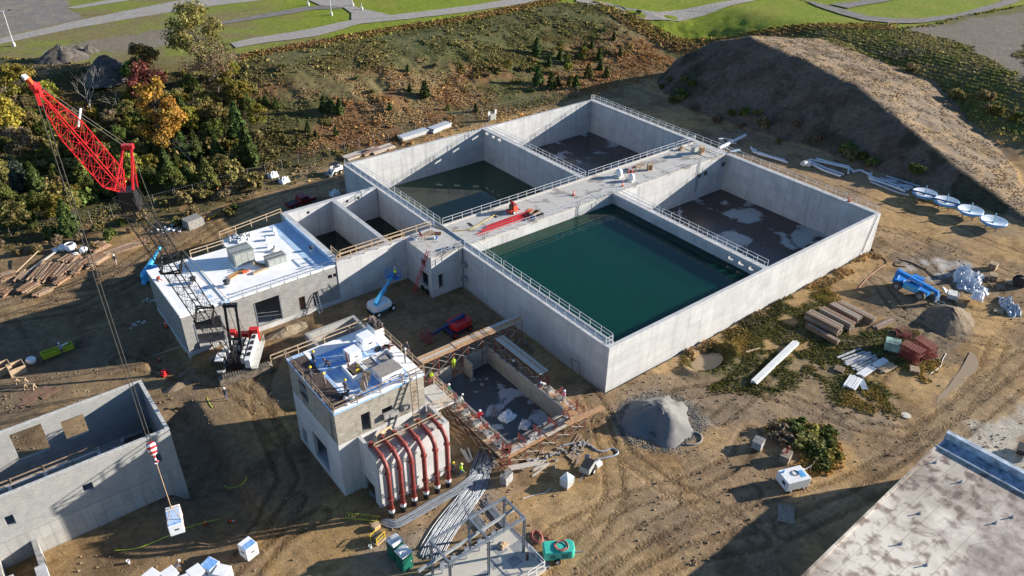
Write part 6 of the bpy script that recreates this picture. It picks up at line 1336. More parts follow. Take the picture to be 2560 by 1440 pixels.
b.cyl((-.75,0,1.9),(.75,0,1.9),.04,6); b.cyl((-.75,0,.9),(-.75,.0,.95),.04,5); simple('scaffold_section','single rusty scaffold frame leaning on the shaded tank wall','scaffold frame',b,rustred,(-.55,4.6,.05),radians(90)).rotation_euler=(0,radians(12),radians(90))
clutter('scrap_pile','loose scraps and pallets under the deck at the tank wall','scrap',(-3.4,12.0,.1),mat('grey_scrap',(.20,.20,.20),.7,var=.5,scale=3),18,1.6,1.2,.5)

# odds and ends round the scaffold
for i,(x,y,rz_,n_,lab) in enumerate(((-18.6,9.5,1.4,4,'boards leaning beside the scaffold near the landing'),(-18.5,5.0,1.6,5,'boards on the dirt below the middle of the pipe side scaffold'),(-14.2,-4.6,.1,4,'short boards on the dirt below the near scaffold'),(-8.6,-4.6,.3,5,'boards below the plank overhang'),(-5.2,1.0,1.5,4,'boards on the dirt between scaffold and tank corner'),(-5.4,6.5,1.6,5,'boards in the shade between plank deck and tank wall'),(-19.6,1.2,1.2,3,'boards on the dirt beside the red pipes'),(-10.2,-6.2,.6,3,'boards on the dirt beside the mixer'))):
    b=B()
    for k in range(n_): b.box((random.uniform(-.5,.5),(k-n_/2)*.3+random.uniform(-.1,.1),.05+.05*(k%2)),(random.uniform(1.4,3.0),.22,.05),random.uniform(-.25,.25))
    simple('planks',lab,'planks',b,PLK[i%4],(x,y,hz(x,y)+.02),rz_)
for i,(x,y,lab) in enumerate(((-15.0,-4.0,'dusty mortar boards and rubble at the foot of the near scaffold'),(-11.8,-4.2,'grey rubble below the near scaffold beside the pallet'),(-18.3,-1.6,'rubble at the foot of the scaffold corner'),(-9.0,-5.4,'broken blocks beside the concrete hose'))): clutter('rubble','%s'%lab,'rubble',(x,y,hz(x,y)),blockg,16,1.3,.6,.2)
for i,(y,lab) in enumerate(((11.0,'first'),(6.8,'second'),(4.2,'third'),(1.9,'fourth'))): clutter('mortar_tub','grey mortar tubs and tools on the pipe side scaffold, %s from the blue roofed building'%lab,'mortar tubs',(-17.1,y,1.84),mat('mortar_grey',(.27,.27,.27),.8,var=.5,scale=5),9,.4,.5,.25)
# ------------------------------------------------------------------ people
def ik(a,c,l1,l2,pole):
    d=c-a; L_=min(d.length,(l1+l2)*.999); n=d.normalized(); x=(l1*l1-l2*l2+L_*L_)/(2*L_); h=math.sqrt(max(0,l1*l1-x*x)); p=(pole-n*pole.dot(n)).normalized(); return a+n*x+p*h
def body_mesh(key,bend=0,crouch=0,stride=0,hands=((.12,.0,-.55),(.12,.0,-.55)),look=0,spread=.11):
    "one continuous figure facing +X; hands are wrist offsets from each shoulder (forward, outward, up)"
    V=[];Ed=[];Rr=[];Cat=[]
    def v(p,r,par=None,c='jacket'):
        V.append(Vector(p)); Rr.append(r if isinstance(r,tuple) else (r,r)); 
        if par is not None: Ed.append((par,len(V)-1)); Cat.append(c)
        return len(V)-1
    hz0=.93-crouch; tx=sin(bend); tz=cos(bend); base=Vector((-.10*bend,0,hz0))
    pel=v(base,(.15,.12)); T_=lambda h,f=0: base+Vector((tx*h+tz*f,0,tz*h-tx*f))
    wa=v(T_(.18),(.15,.115),pel); ch=v(T_(.38),(.175,.125),wa); nk=v(T_(.53),.065,ch); 
    lk=bend*.45+look; hd0=T_(.53)+Vector((sin(lk)*.09,0,cos(lk)*.09)); n2=v(hd0,.06,nk,'skin'); h1=v(hd0+Vector((sin(lk)*.09+.02,0,cos(lk)*.09)),(.078,.095),n2,'skin'); v(hd0+Vector((sin(lk)*.18+.005,0,cos(lk)*.18)),(.07,.085),h1,'skin')
    for k,sg in enumerate((1,-1)):
        sh=T_(.46)+Vector((0,sg*.19,0)); s_=v(sh,.068,ch); f,o,u=hands[k]; wr=sh+Vector((f,sg*o,u)); el=ik(sh,wr,.29,.26,Vector((-.5,sg*.5,-.3)))
        e_=v(el,.05,s_); w_=v(wr,.038,e_); d=(wr-el).normalized(); side=Vector((0,sg,0)); side=(side-d*side.dot(d)).normalized(); nrm=d.cross(side)
        pm=v(wr+d*.07,(.036,.022),w_,'skin'); t1=v(wr+d*.045+nrm*.035*1+side*-.0,.012,w_,'skin'); v(wr+d*.085+nrm*.05,.009,t1,'skin')
        for i in range(4):
            of=nrm*(.024-.016*i); l=(.036,.042,.040,.030)[i]; a1=v(wr+d*(.085+l*.6)+of-side*.006,.0095,pm,'skin'); v(wr+d*(.085+l*1.35)+of-side*.028,.008,a1,'skin')
    for k,sg in enumerate((1,-1)):
        hp=base+Vector((0,sg*.09,-.03)); h_=v(hp,.095,pel,'trousers'); ft=Vector((sg*stride,sg*spread,.09)); kn=ik(hp,ft,.43,.42,Vector((1,sg*.15,.1))); k_=v(kn,.068,h_,'trousers'); a_=v(ft,.05,k_,'trousers'); v(ft+Vector((.13,sg*.02,-.045)),(.045,.04),a_,'boots')
    me=bpy.data.meshes.new('pose'); me.from_pydata([tuple(p) for p in V],Ed,[]); o=bpy.data.objects.new('pose',me); COL.objects.link(o)
    md=o.modifiers.new('skin','SKIN'); md.use_smooth_shade=True; md.branch_smoothing=.3
    sv_=me.skin_vertices[0].data
    for i,r_ in enumerate(Rr): sv_[i].radius=r_; sv_[i].use_root=(i==0)
    o.modifiers.new('sub','SUBSURF').levels=1
    dg=bpy.context.evaluated_depsgraph_get(); res=bpy.data.meshes.new_from_object(o.evaluated_get(dg)); bpy.data.objects.remove(o)
    res.name='person'; cats=['skin','jacket','trousers','boots']; res.materials.clear()
    for _ in cats: res.materials.append(black)
    segs=[(V[a],V[b_],cats.index(c)) for (a,b_),c in zip(Ed,Cat)]
    mi=[]
    for p in res.polygons:
        c=p.center; best=9; bi=1
        for a,b_,k in segs:
            ab=b_-a; t=max(0,min(1,(c-a).dot(ab)/max(1e-9,ab.dot(ab)))); d=(c-(a+ab*t)).length-(.04 if k==1 else 0)
            if d<best: best=d; bi=k
        mi.append(bi)
    res.polygons.foreach_set('material_index',mi); res.polygons.foreach_set('use_smooth',[True]*len(mi)); res.update()
    head=hd0+Vector((sin(lk)*.13+.01,0,cos(lk)*.13)); return res,head,lk,T_
POSES={}
PD=dict(stand=dict(),look=dict(look=.5,hands=((.25,-.05,-.42),(.1,0,-.55))),bend=dict(bend=1.1,crouch=.08,hands=((.18,-.02,-.55),(.22,-.02,-.55)),look=.3),walk=dict(stride=.28,bend=.1,hands=((-.2,.05,-.5),(.25,.05,-.48))),kneel=dict(crouch=.45,bend=.6,hands=((.35,-.05,-.35),(.35,-.05,-.4))),reach=dict(bend=.25,hands=((.42,-.05,-.2),(.42,-.05,-.15))),arms=dict(hands=((.1,.45,-.28),(.1,.45,-.2)),bend=.15),carry=dict(bend=.15,hands=((.3,.15,-.35),(.25,.2,-.4)),stride=.15))
skinm=mat('skin',(.45,.27,.19),.5,var=.05); boots=mat('work_boots',(.12,.075,.04),.7)
def colmat(c): return mat('cloth_%02d%02d%02d'%tuple(int(x*99) for x in c),c,.85,var=.12,scale=9)
def person(pose,label,loc,rz,jacket,trousers,hat=(.8,.8,.8),vest=None,group='workers on the site'):
    if pose not in POSES: POSES[pose]=body_mesh(pose,**PD[pose])
    me,head,lk,T_=POSES[pose]
    o=bpy.data.objects.new('person',me); COL.objects.link(o); o.location=loc; o.rotation_euler=(0,0,rz); tag(o,label,'person',group)
    for i,m_ in enumerate((skinm,colmat(jacket),colmat(trousers),boots)): o.material_slots[i].link='OBJECT'; o.material_slots[i].material=m_
    M=Matrix.Translation(head)@Matrix.Rotation(lk,4,'Y')
    if hat:
        b=B(); b.lathe([(.128,.03),(.127,.09),(.10,.15),(.03,.18)],(0,0,0),12); b.lathe([(.155,.02),(.158,.035)],(.02,0,0),12); b.move(M); b.done('hard_hat',colmat(hat),o,True,world=False)
    b=B()
    for y in (-.035,.035): b.sph((.093,y,.0),.012,6)
    b.bx(.09,.098,-.025,.025,-.075,-.067); b.add([(.09,-.012,-.04),(.09,.012,-.04),(.115,0,-.04),(.095,0,.0)],[(0,2,1),(0,3,2),(1,2,3)]); b.move(M); b.done('face',colmat((.2,.1,.07)),o,world=False)
    if vest:
        b=B(); vs=[]
        for h,rx,ry in ((.12,.135,.175),(.25,.15,.195),(.40,.15,.205),(.50,.10,.15)):
            c=T_(h)
            for k in range(12): a=2*pi*k/12; q=T_(h,rx*cos(a)); vs.append((q.x,ry*sin(a),q.z))
        b.add(vs,[(i*12+k,i*12+(k+1)%12,(i+1)*12+(k+1)%12,(i+1)*12+k) for i in range(3) for k in range(12)]); b.done('vest',colmat(vest),o,True,world=False)
    return o
YH=(.85,.62,.02); WH=(.8,.8,.8); NV=(.045,.05,.075); BR=(.10,.055,.04); GR=(.14,.13,.13); JN=(.07,.10,.17); TN=(.30,.24,.17)
def on(px,py,z): return tuple(P(px,py,z))
person('look','worker in dark jacket and yellow hat at the back of the blue film',on(785,914,R2),.3,NV,NV,YH)
person('bend','stooping worker in maroon jacket without a bright hat on the blue roof',on(826,926,R2),2.2,(.09,.05,.055),JN,(.10,.06,.05))
person('stand','worker in brown jacket beside the white cube on the blue roof',on(870,918,R2),-.4,BR,BR,(.2,.12,.1))
person('arms','worker with outstretched arms and yellow hard hat on the brown roof strip',on(778,953,R2),0.2,GR,(.05,.05,.06),YH)
person('stand','worker in grey jacket and yellow hard hat at the edge of the brown strip',on(813,968,R2),-.5,(.12,.11,.12),(.10,.06,.06),YH)
person('look','worker in grey hoodie and yellow hat near the front corner of the blue roof',on(865,986,R2),.6,(.16,.14,.14),JN,YH)
person('carry','worker in grey carrying tan boards across the blue roof',on(916,970,R2),1.3,GR,TN,None)
person('stand','worker in tan trousers and white hard hat by the right rail of the blue roof',on(1015,906,R2),2.5,(.25,.22,.19),(.42,.36,.28),WH)
person('stand','worker in dark clothes leaning at the right rail of the blue roof',on(1019,888,R2),.2,(.07,.07,.08),GR,None)
o=P(916,970,R2); b=B(); b.box((0,0,1.0),(.04,.8,1.3),0,('X',.2)); simple('board','tan board held by the carrying worker on the blue roof, upper one','board',b,ply,(o.x+.35,o.y+.5,o.z),.9); b=B(); b.box((0,0,.65),(.04,.7,1.2),0,('X',-.15)); simple('board','tan board carried low toward the camera on the blue roof','board',b,ply,(o.x-.5,o.y-.25,o.z+.02),.4)
HV=(.62,.85,.05)
lift=Vector((-9.1,33.55,2.9)); person('reach','worker in hi-vis vest in the basket of the blue boom lift',tuple(lift-Vector((-.05,.0,.22))),1.2,(.35,.5,.05),(.04,.05,.09),WH,HV)
person('walk','worker in green hi-vis jacket walking beside the red pipes',tuple(gp(1153,1190)),-.5,(.25,.55,.08),(.05,.08,.16),(.75,.85,.3),HV)
person('kneel','crouching worker with a yellow hat behind the last red pipe',tuple(gp(1131,1182)),.5,(.06,.06,.07),(.06,.06,.07),YH)
ZS=1.9
person('reach','worker in red jacket and white hard hat on the pipe side scaffold',(-16.6,2.9,ZS),.4,(.62,.02,.03),(.05,.05,.06),WH)
person('bend','worker in pale shirt bending over blocks on the pipe side scaffold',(-16.7,6.6,ZS),.3,(.6,.58,.55),(.28,.26,.24),WH)
person('stand','worker in green shirt and white hat on the pipe side scaffold, farther up',(-16.7,8.7,ZS),.1,(.08,.28,.16),(.07,.08,.1),WH)
person('stand','worker in yellow hi-vis at the corner of the blue roofed building',(-17.0,11.9,ZS),.6,HV,(.2,.19,.17),None,HV)
person('stand','worker in long yellow hi-vis under the orange plank deck',(-13.4,12.6,ZS),1.2,HV,(.5,.6,.05),None,HV)
person('look','worker in dark clothes and white hat below the bend of the plank decks',(-8.2,13.9,2.0),3.0,(.05,.055,.07),(.05,.05,.06),WH)
person('kneel','worker in black and white hard hat behind the long block wall',(-7.3,8.2,2.0),3.1,(.05,.055,.07),(.07,.07,.08),WH)
person('bend','worker in pale shirt bending at the tank side scaffold',(-7.2,2.9,2.0),3.0,(.5,.45,.4),(.22,.2,.2),(.45,.6,.85))
person('stand','worker in pink vest at the near end of the tank side scaffold',(-6.9,-.2,2.0),3.0,(.55,.5,.45),(.35,.3,.25),WH,(.9,.08,.35))
person('walk','worker in dark shirt walking past the timber piles at the left',tuple(gp(291,662)),-2.0,(.04,.045,.07),(.42,.36,.28),WH)
person('reach','worker in grey shirt leaning over the yellow trough',tuple(gp(158,886)),1.9,(.28,.33,.42),(.15,.13,.11),WH)
person('walk','worker in dark jacket and jeans walking alone in the shade below the crane',tuple(gp(566,998)),-1.8,(.03,.035,.05),(.08,.11,.2),WH)
person('bend','worker with a white hard hat among the lower left bundles',tuple(gp(443,1436)),.5,(.12,.12,.14),(.1,.1,.12),WH)
# ------------------------------------------------------------------ left yard
gY='timber piles in the left yard'
for p,q,n,l,lab in (((0,700),(38,688),5,4,'timber pile at the left edge below the poles'),((50,735),(98,708),4,3,'long thin timber pile lowest in the left yard'),((92,708),(128,664),7,4,'wide timber pile with dark ends below the white bags'),((128,705),(160,668),6,4,'timber pile between two wide ones below the white bags'),((172,690),(208,655),6,4,'timber pile below the small round bag'),((210,672),(262,640),7,4,'wide timber pile beside the walking worker'),((230,632),(264,612),6,4,'timber pile at the fence side of the yard'),((264,640),(362,606),5,3,'long pale boards stretching toward the blue boom lift'),((140,712),(176,692),3,2,'small low timber pile in front of the others'),((45,705),(75,682),4,2,'small scattered timber pile near the left edge'),((0,742),(22,728),4,3,'timber pile cut by the left edge of the picture'),((160,660),(190,640),5,3,'timber pile just below the big open bag'),((88,742),(135,722),3,2,'pale boards lowest in the left yard')):
    boards(lab,p,q,int(n*1.5),.2,.12,l+1,[timber2,mat('rusty_timber',(.27,.15,.085),.85,var=.3,scale=4),mat('dark_timber',(.16,.10,.07),.85,var=.3,scale=4),mat('tan_timber',(.36,.25,.165),.85,var=.2,scale=4)],jit=.28,group=gY,gap=.05)
for x,y,s,lab in ((140,630,.8,'small white bag left of the big open bag'),(158,626,1.1,'white bulk bag beside the big open bag'),(178,626,1.5,'big open white bulk bag with dark content in the left yard'),(211,632,1.1,'white bag apart to the right of the big open bag'),(190,642,.8,'small white bag below the big open bag'),(80,908,1.0,'white bag in the shade beside the timber crates')):
    t=thing('bulk_bag',lab,'bag',tuple(gp(x,y)),.3,'white bags in the left yard'); b=B(); b.lathe([(s*.4,0),(s*.55,.25*s),(s*.58,.6*s),(s*.45,.8*s),(s*.2 if s!=1.5 else s*.4,.7*s)],(0,0,0),12); b.done('sack',foam,t,smooth=True,world=False)
    if s==1.5: b=B(); b.sph((0,0,.95),.5,8,(1,1,.5)); b.done('content',brownsheet,t,world=False)
b=B(); a=gp(62,690); c=gp(142,634); b.bar((0,0,.3),tuple(c-a+Vector((0,0,.4))),.3,.1); simple('pole','long pale board lying up the bank to the white bags','board',b,mat('pale_board',(.6,.55,.48),.8),tuple(a))
b=B(); a=gp(40,686); c=gp(102,644); b.bar((0,0,.3),tuple(c-a+Vector((0,0,1.2))),.12); simple('pole','thin tan pole leaning over the timber piles','pole',b,timber,tuple(a))
a=gp(106,896); c=gp(184,868); t=thing('trough','long yellow green trough with a worker leaning over it','trough',tuple((a+c)/2),heading(a,c)); L_=(c-a).length/2
yg=mat('yellow_green_paint',(.42,.50,.04),.5); b=B(); b.bx(-L_,L_,-.45,.45,0,.1); b.bx(-L_,L_,-.45,-.38,.1,.75); b.bx(-L_,L_,.38,.45,.1,.75); b.bx(-L_,-L_+.07,-.38,.38,.1,.75); b.bx(L_-.07,L_,-.38,.38,.1,.75); b.done('shell',yg,t,world=False)
b=B(); b.bar((L_*.3,0,.75),(L_*.75,.2,.8),.2,.06); b.done('board',whitep,t,world=False)
for x,y,lab in ((10,930,'open timber crate cut by the left edge'),(45,930,'open timber crate with white scraps beside the left one')):
    t=thing('timber_crate',lab,'crate',tuple(gp(x,y)),.1,'open timber crates'); b=B(); b.bx(-.9,.9,-.8,.8,0,.1)
    b.bx(-.9,.9,-.8,-.72,.1,1.1); b.bx(-.9,.9,.72,.8,.1,1.1); b.bx(-.9,-.82,-.72,.72,.1,1.1); b.bx(.82,.9,-.72,.72,.1,1.1); b.done('crate_body',timber,t,world=False)
    b=B(); b.bx(-.8,.8,-.7,.7,.1,.5); b.done('filling',brownsheet,t,world=False)
for x,y,lab in ((55,958,'timber sawhorse nearer the crates'),(76,972,'timber sawhorse nearer the block building')):
    b=B(); b.bar((-.7,0,.8),(.7,0,.8),.12)
    for sx in (-.55,.55):
        for sy in (-.3,.3): b.bar((sx,0,.8),(sx,sy,0),.09)
    simple('sawhorse',lab,'sawhorse',b,timber,tuple(gp(x,y)),-.7,'sawhorses in the left yard')
b=B(); b.box((0,0,.05),(3.0,1.3,.05),0); b.box((1.2,-1.2,.08),(2.4,.8,.05),.1); b.box((-1.3,-.7,.06),(2,1.2,.04),.2); simple('plywood_sheet','brown plywood sheets lying under the sawhorses','plywood',b,mat('wet_ply',(.22,.13,.08),.6,var=.2,scale=2),tuple(gp(90,985)),.25)
b=B(); b.bx(-.6,.6,-.5,.5,0,1.0); b.bx(-.65,.65,-.55,.55,1.0,1.1); simple('storage_bin','grey lidded bin against the back wall of the long block building','bin',b,mat('blue_grey_bin',(.30,.35,.42),.5),(-52.3,25.4,0))
t=thing('rammer','red plate compactor in the shade below the crane','compactor',tuple(gp(412,936)),.6); b=B(); b.bx(-.5,.5,-.35,.35,.02,.25); b.bx(-.3,.3,-.25,.25,.25,.6); b.done('body',redp,t,world=False); b=B(); b.tube([(-.4,-.3,.5),(-1.0,-.3,1.0),(-1.0,.3,1.0),(-.4,.3,.5)],.03,5); b.done('handle',black,t,world=False)
hose('black lead with a plug on the sunlit dirt left of the long building',[(38,1022),(50,1015),(65,1016),(80,1018)],.05,black)
for x,y,lab in ((380,750,'paper scraps in the shade beside the block building'),(345,808,'paper scraps on the dark ground before the block building')):
    b=B()
    for i in range(12): b.box((random.uniform(-1.2,1.2),random.uniform(-.7,.7),.04),(random.uniform(.1,.4),.15,.03),random.random()*3)
    simple('paper_scraps',lab,'scraps',b,whitep,tuple(gp(x,y)))
# edge of the yard along the fence
for i,(x,y,mt_,n,sx,sy,h,lab) in enumerate(((405,582,foam,16,1.8,1.0,.8,'white rubbish heap behind the white roof, left one'),(432,580,foam,12,1.4,.8,.6,'white rubbish heap behind the white roof, right one'),(528,548,mat('rust_scrap',(.20,.10,.05),.8,var=.5,scale=3),14,1.6,.8,.6,'rusty scrap with yellow straps at the yard edge'),(563,492,timber2,14,2.4,.7,.4,'dark boards strewn along the yard edge'),(640,478,timber2,16,2.6,.8,.4,'dark boards strewn at the yard edge behind the small cells'),(700,452,mat('dark_scrap',(.07,.065,.06),.8,var=.4,scale=4),14,1.8,.8,.4,'black scrap strewn at the yard edge left of the skid steer'),(765,425,timber2,14,2.4,.8,.4,'weathered boards at the yard edge beside the skid steer'),(600,500,mat('rust_scrap',(.20,.10,.05),.8),12,2.0,.6,.3,'rusty bars at the yard edge'),(545,470,mat('orange_board',(.62,.24,.08),.7),6,1.0,.5,.25,'orange boards in the weeds behind the yard'))): clutter('scrap_pile',lab,'scrap',tuple(gp(x,y)),mt_,n,sx,sy,h)
b=B(); b.bx(-1.3,1.3,-.9,.9,0,1.5); b.bx(-1.35,1.35,-.95,.95,1.5,1.6); b.bx(1.3,1.6,-.8,.8,0,1.2); simple('tool_chest','grey site box standing at the yard edge behind the white roof','site box',b,mat('grey_box',(.26,.25,.235),.6,var=.2),tuple(gp(484,566)),.25)
b=B(); b.tube([(0,0,.1),(.5,.3,.4),(1.2,.2,.2),(1.9,.5,.5),(2.3,.2,.2)],.12,6); simple('strap_bundle','yellow straps lying at the yard edge','straps',b,yellow,tuple(gp(520,552)),.2)
b=B(); b.bar((0,0,.15),tuple(gp(476,548)-gp(428,566)+Vector((0,0,.2))),.5,.1); simple('sheet_metal','blue white sheet lying beside the grey site box','metal sheet',b,mat('bright_sheet',(.5,.62,.68),.3,.2),tuple(gp(428,566)))
for x,y,lab in ((684,442,'white bag alone on the weeds at the yard edge'),(712,455,'white bag beside black scrap at the yard edge'),(838,487,'pale blue wrapped bags in the shade behind the small cells')): rag('rubbish_bag',lab,'bag',tuple(gp(x,y)),1.8,1.4,1.0,foam,.3,40+x%7,12,4)
al=mat('aluminium_form',(.58,.60,.63),.4,.3,var=.1)
boards('white metal form panels stacked behind the olive basin, longer stack',(1000,352),(1068,330),4,.45,.16,5,al,jit=.05,name='form_stack',cat='form panels'); boards('white metal form panels stacked behind the olive basin, stack with a leaning panel',(1076,332),(1122,316),4,.45,.16,6,al,jit=.05,name='form_stack',cat='form panels')
for p,q,lab in (((862,400),(905,385),'brown form panels lying at the far corner of the tank'),((905,388),(945,374),'brown form panels with dark scrap behind the olive basin'),((928,384),(982,366),'long tan form panels behind the olive basin')): boards(lab,p,q,4,.5,.14,3,[mat('form_brown',(.30,.20,.15),.8,var=.3,scale=3),PLK[2]],jit=.08,name='form_stack',cat='form panels')
clutter('scrap_pile','black rags on the brown form panels','scrap',tuple(gp(920,384,.4)),black,8,.8,.4,.6)
t=thing('electrical_cabinet','grey cabinet on posts behind the divider of the far basins','cabinet',tuple(gp(1230,302)),.1); b=B(); b.bx(-.7,.7,-.3,.3,.3,1.6); b.done('cabinet_body',copper,t,world=False)
for x in (-.95,1.0): b=B(); b.bx(x-.08,x+.08,-.05,.05,0,2.4); b.bx(x-.3,x+.3,-.12,-.06,1.4,2.3); b.done('post',galv,t,world=False)
clutter('scrap_pile','dark scrap at the foot of the weeds left of the grey cabinet','scrap',tuple(gp(1165,316)),mat('dark_scrap',(.07,.065,.06),.8),14,1.8,.6,.6)
# by the grass mound
t=thing('valve_post','old rusty valve post on a concrete block at the grass mound','valve',tuple(gp(1962,1150)),.3); b=B(); b.bx(-.7,.7,-.5,.5,0,1.0); b.done('block',mat('mossy_concrete',(.25,.21,.16),.9,var=.3),t,world=False); b=B(); b.cyl((.2,0,1),(.2,0,1.7),.12,8); b.sph((.2,0,1.75),.2,8); b.bar((-.9,.2,1.5),(.3,0,1.5),.12); b.done('valve',rustred,t,world=False)
t=thing('rail_post','rusty posts with a white lead at the right of the grass mound','posts',tuple(gp(2030,1170)),.2)
for k in range(3): b=B(); b.bar((k*.7-.7,0,0),(k*.7-.7,0,1.0),.12); b.done('post',timber2,t,world=False)
b=B(); b.tube([(-.7,0,.9),(-1.4,.3,.7),(-2.0,.9,.9),(-2.4,1.4,.8)],.05,5); b.done('lead',whitep,t,world=False)
b=B(); b.lathe([(.5,0),(.55,.12),(.1,.15)],(0,0,0),14); simple('manhole_cover','round pale concrete lid by the muddy track','manhole lid',b,mat('pale_slab',(.52,.49,.42),.8),tuple(gp(2265,1040)))
hose('pale thin hose lying on the mud left of the brown pool',[(2325,935),(2340,925),(2352,915),(2356,900),(2365,885)],.05,dirtyw)
b=B()
for i in range(4): b.bar((0,i*.35,.1),(1.6,i*.3+.2,.15),.1)
simple('red_bars','thin red steel bars on the mud beside the brown pool','bars',b,rustred,tuple(gp(2345,895)),.8)
b=B(); b.bx(-1.2,1.2,-.8,.8,0,.08); simple('trench_plate','flat wooden sheet lying at the edge of the big roof shadow','sheet',b,mat('grey_sheet_wood',(.30,.25,.19),.9,var=.2),tuple(gp(1965,1285)),.6)
t=thing('small_trailer','black trailer hitch end at the right edge beside the big roof','trailer',tuple(gp(2556,1140)),.3); b=B(); b.bx(-.4,1.2,-.7,.7,.3,.9); b.done('bed',black,t,world=False); b=B(); b.bar((-.4,0,.4),(-1.6,0,.4),.1); b.done('tow_bar',steelg,t,world=False)
# ------------------------------------------------------------------ fences and far lamps
fx=[(-62+k*3.4) for k in range(40)]; t=thing('chain_link_fence','thin grey post fence along the foot of the brown slope and the woods','fence',(0,84,0)); pts=[]
for x in fx:
    y=84+1.5*sin(x*.05); z=hz(x,y); pts.append(Vector((x,y,z))); b=B(); b.cyl((x,y,z-.1),(x,y,z+2.3),.03,5); b.done('post',mat('dull_post',(.26,.27,.27),.6),t)
b=B()
for a,c in zip(pts[:-1],pts[1:]):
    for h in (.1,2.2): b.bar(a+Vector((0,0,h)),c+Vector((0,0,h)),.012)
    for k in range(1,9): q=a.lerp(c,k/9); b.bar(q+Vector((0,0,.1)),q+Vector((0,0,2.2)),.006)
b.done('mesh_wire',mat('wire_grey',(.25,.25,.25),.6),t)
def lamp(label,p,h,double=True):
    g=gp(*p); t=thing('lamp_post',label,'lamp post',tuple(g)); b=B(); b.cyl((0,0,.8),(0,0,h),.09,8,.06); b.done('pole',whitep,t,world=False); b=B(); b.cyl((0,0,-.1),(0,0,.9),.35,10); b.done('footing',dirtyw,t,world=False)
    if double: b=B(); b.bar((-1.3,.3,h),(1.3,-.3,h),.1); b.done('cross_arm',whitep,t,world=False); b=B(); b.box((-1.3,.3,h+.12),(.6,.35,.2),0); b.box((1.3,-.3,h+.12),(.6,.35,.2),0); b.each('lamp_head',black,t,world=False)
    return t
lamp('white lamp post with two heads at the top left corner',(36,116),8.2); lamp('white lamp post standing by the far gravel road',(501,28),8.2); lamp('white lamp post at the end of the middle green strip',(771,14),8.2); lamp('white lamp post where the far lanes cross',(829,39),6,False); lamp('white lamp post at the top edge beside the lane',(882,16),8.2); lamp('short white post on the green beside the crossing',(905,26),2.0,False)
for p,q,lab in (((1545,33),(1560,38),'short dark timber rail at the lawn edge, left one'),((1590,45),(1612,50),'short dark timber rail at the lawn edge, second one'),((2218,68),(2240,64),'short dark timber rail at the lawn edge below the bend')):
    a=gp(*p); c=gp(*q); t=thing('timber_fence',lab,'fence',tuple(a),0,'short timber rails at the lawn edge')
    for q_ in (a,c): b=B(); b.bar(q_,q_+Vector((0,0,1.3)),.18); b.done('post',timber2,t)
    b=B(); b.bar(a+Vector((0,0,1.1)),c+Vector((0,0,1.1)),.14); b.done('rail',timber2,t)
g=gp(2262,140); b=B()
for i in range(150): a=Vector((random.gauss(0,4.5),random.gauss(0,2),random.uniform(.1,1.5))); b.cyl(a,a+Vector((random.uniform(-2,2),random.uniform(-2,2),random.uniform(-.3,.8))),.09,4,.03)
simple('brush_pile','dark heap of cut branches beyond the spoil heap','brush pile',b,mat('dead_branch',(.11,.09,.075),.9,var=.3,scale=3),tuple(g),-.4)
# ------------------------------------------------------------------ vegetation
def leafmat(name,c,tr=.25):
    m,t,b=_nodes(name); a=_n(t,'ShaderNodeAttribute',attribute_name='tint'); oi=_n(t,'ShaderNodeObjectInfo')
    hs=_n(t,'ShaderNodeHueSaturation'); hs.inputs['Color'].default_value=(*c,1)
    t.links.new(_math(t,'MULTIPLY_ADD',oi.outputs['Random'],.05,.475),hs.inputs['Hue']); t.links.new(_math(t,'MULTIPLY_ADD',oi.outputs['Random'],.5,.75),hs.inputs['Value'])
    col=_mix(t,1.0,hs.outputs[0],a.outputs[0],'MULTIPLY'); t.links.new(col,b.inputs['Base Color']); b.inputs['Roughness'].default_value=.7; b.inputs['Specular IOR Level'].default_value=.15
    tl=_n(t,'ShaderNodeBsdfTranslucent'); t.links.new(col,tl.inputs[0]); mx=_n(t,'ShaderNodeMixShader'); mx.inputs[0].default_value=tr; out=t.nodes['Material Output']
    t.links.new(b.outputs[0],mx.inputs[1]); t.links.new(tl.outputs[0],mx.inputs[2]); t.links.new(mx.outputs[0],out.inputs[0]); return m
def cards(name,C,S,N,tint,mt,asp=1.0,up=.0):
    "mesh of small leaf faces: centres C, sizes S, normals roughly N, per-face tint"
    n=len(C); r=RNG; a=r.normal(size=(n,3)); N=N/np.maximum(1e-6,np.linalg.norm(N,axis=1,keepdims=True)); a=a-N*(a*N).sum(1,keepdims=True); a/=np.linalg.norm(a,axis=1,keepdims=True); b_=np.cross(N,a)
    if up: 
        a=a*(1-up)+np.array([0,0,1])*up; a/=np.linalg.norm(a,axis=1,keepdims=True); b_=np.cross(N,a); b_/=np.maximum(1e-6,np.linalg.norm(b_,axis=1,keepdims=True))
    a=a*(S*asp)[:,None]; b_=b_*S[:,None]
    v=np.stack([C-a*.5-b_*.3,C-a*.1+b_*.5,C+a*.55+b_*.05,C+a*.05-b_*.5],1).reshape(-1,3)
    me=bpy.data.meshes.new(name); me.vertices.add(4*n); me.vertices.foreach_set('co',v.ravel().astype(np.float32)); me.loops.add(4*n); me.loops.foreach_set('vertex_index',np.arange(4*n,dtype=np.int32)); me.polygons.add(n); me.polygons.foreach_set('loop_start',np.arange(0,4*n,4,dtype=np.int32)); me.update(calc_edges=True)
    t=np.repeat(np.concatenate([tint,np.ones((n,1))],1),4,0); at=me.color_attributes.new('tint','FLOAT_COLOR','POINT'); at.data.foreach_set('color',t.ravel().astype(np.float32)); me.materials.append(mt); return me
bark=mat('bark',(.10,.08,.06),.95,var=.3,scale=4); barkg=mat('grey_bark',(.27,.245,.22),.95,var=.2,scale=4)
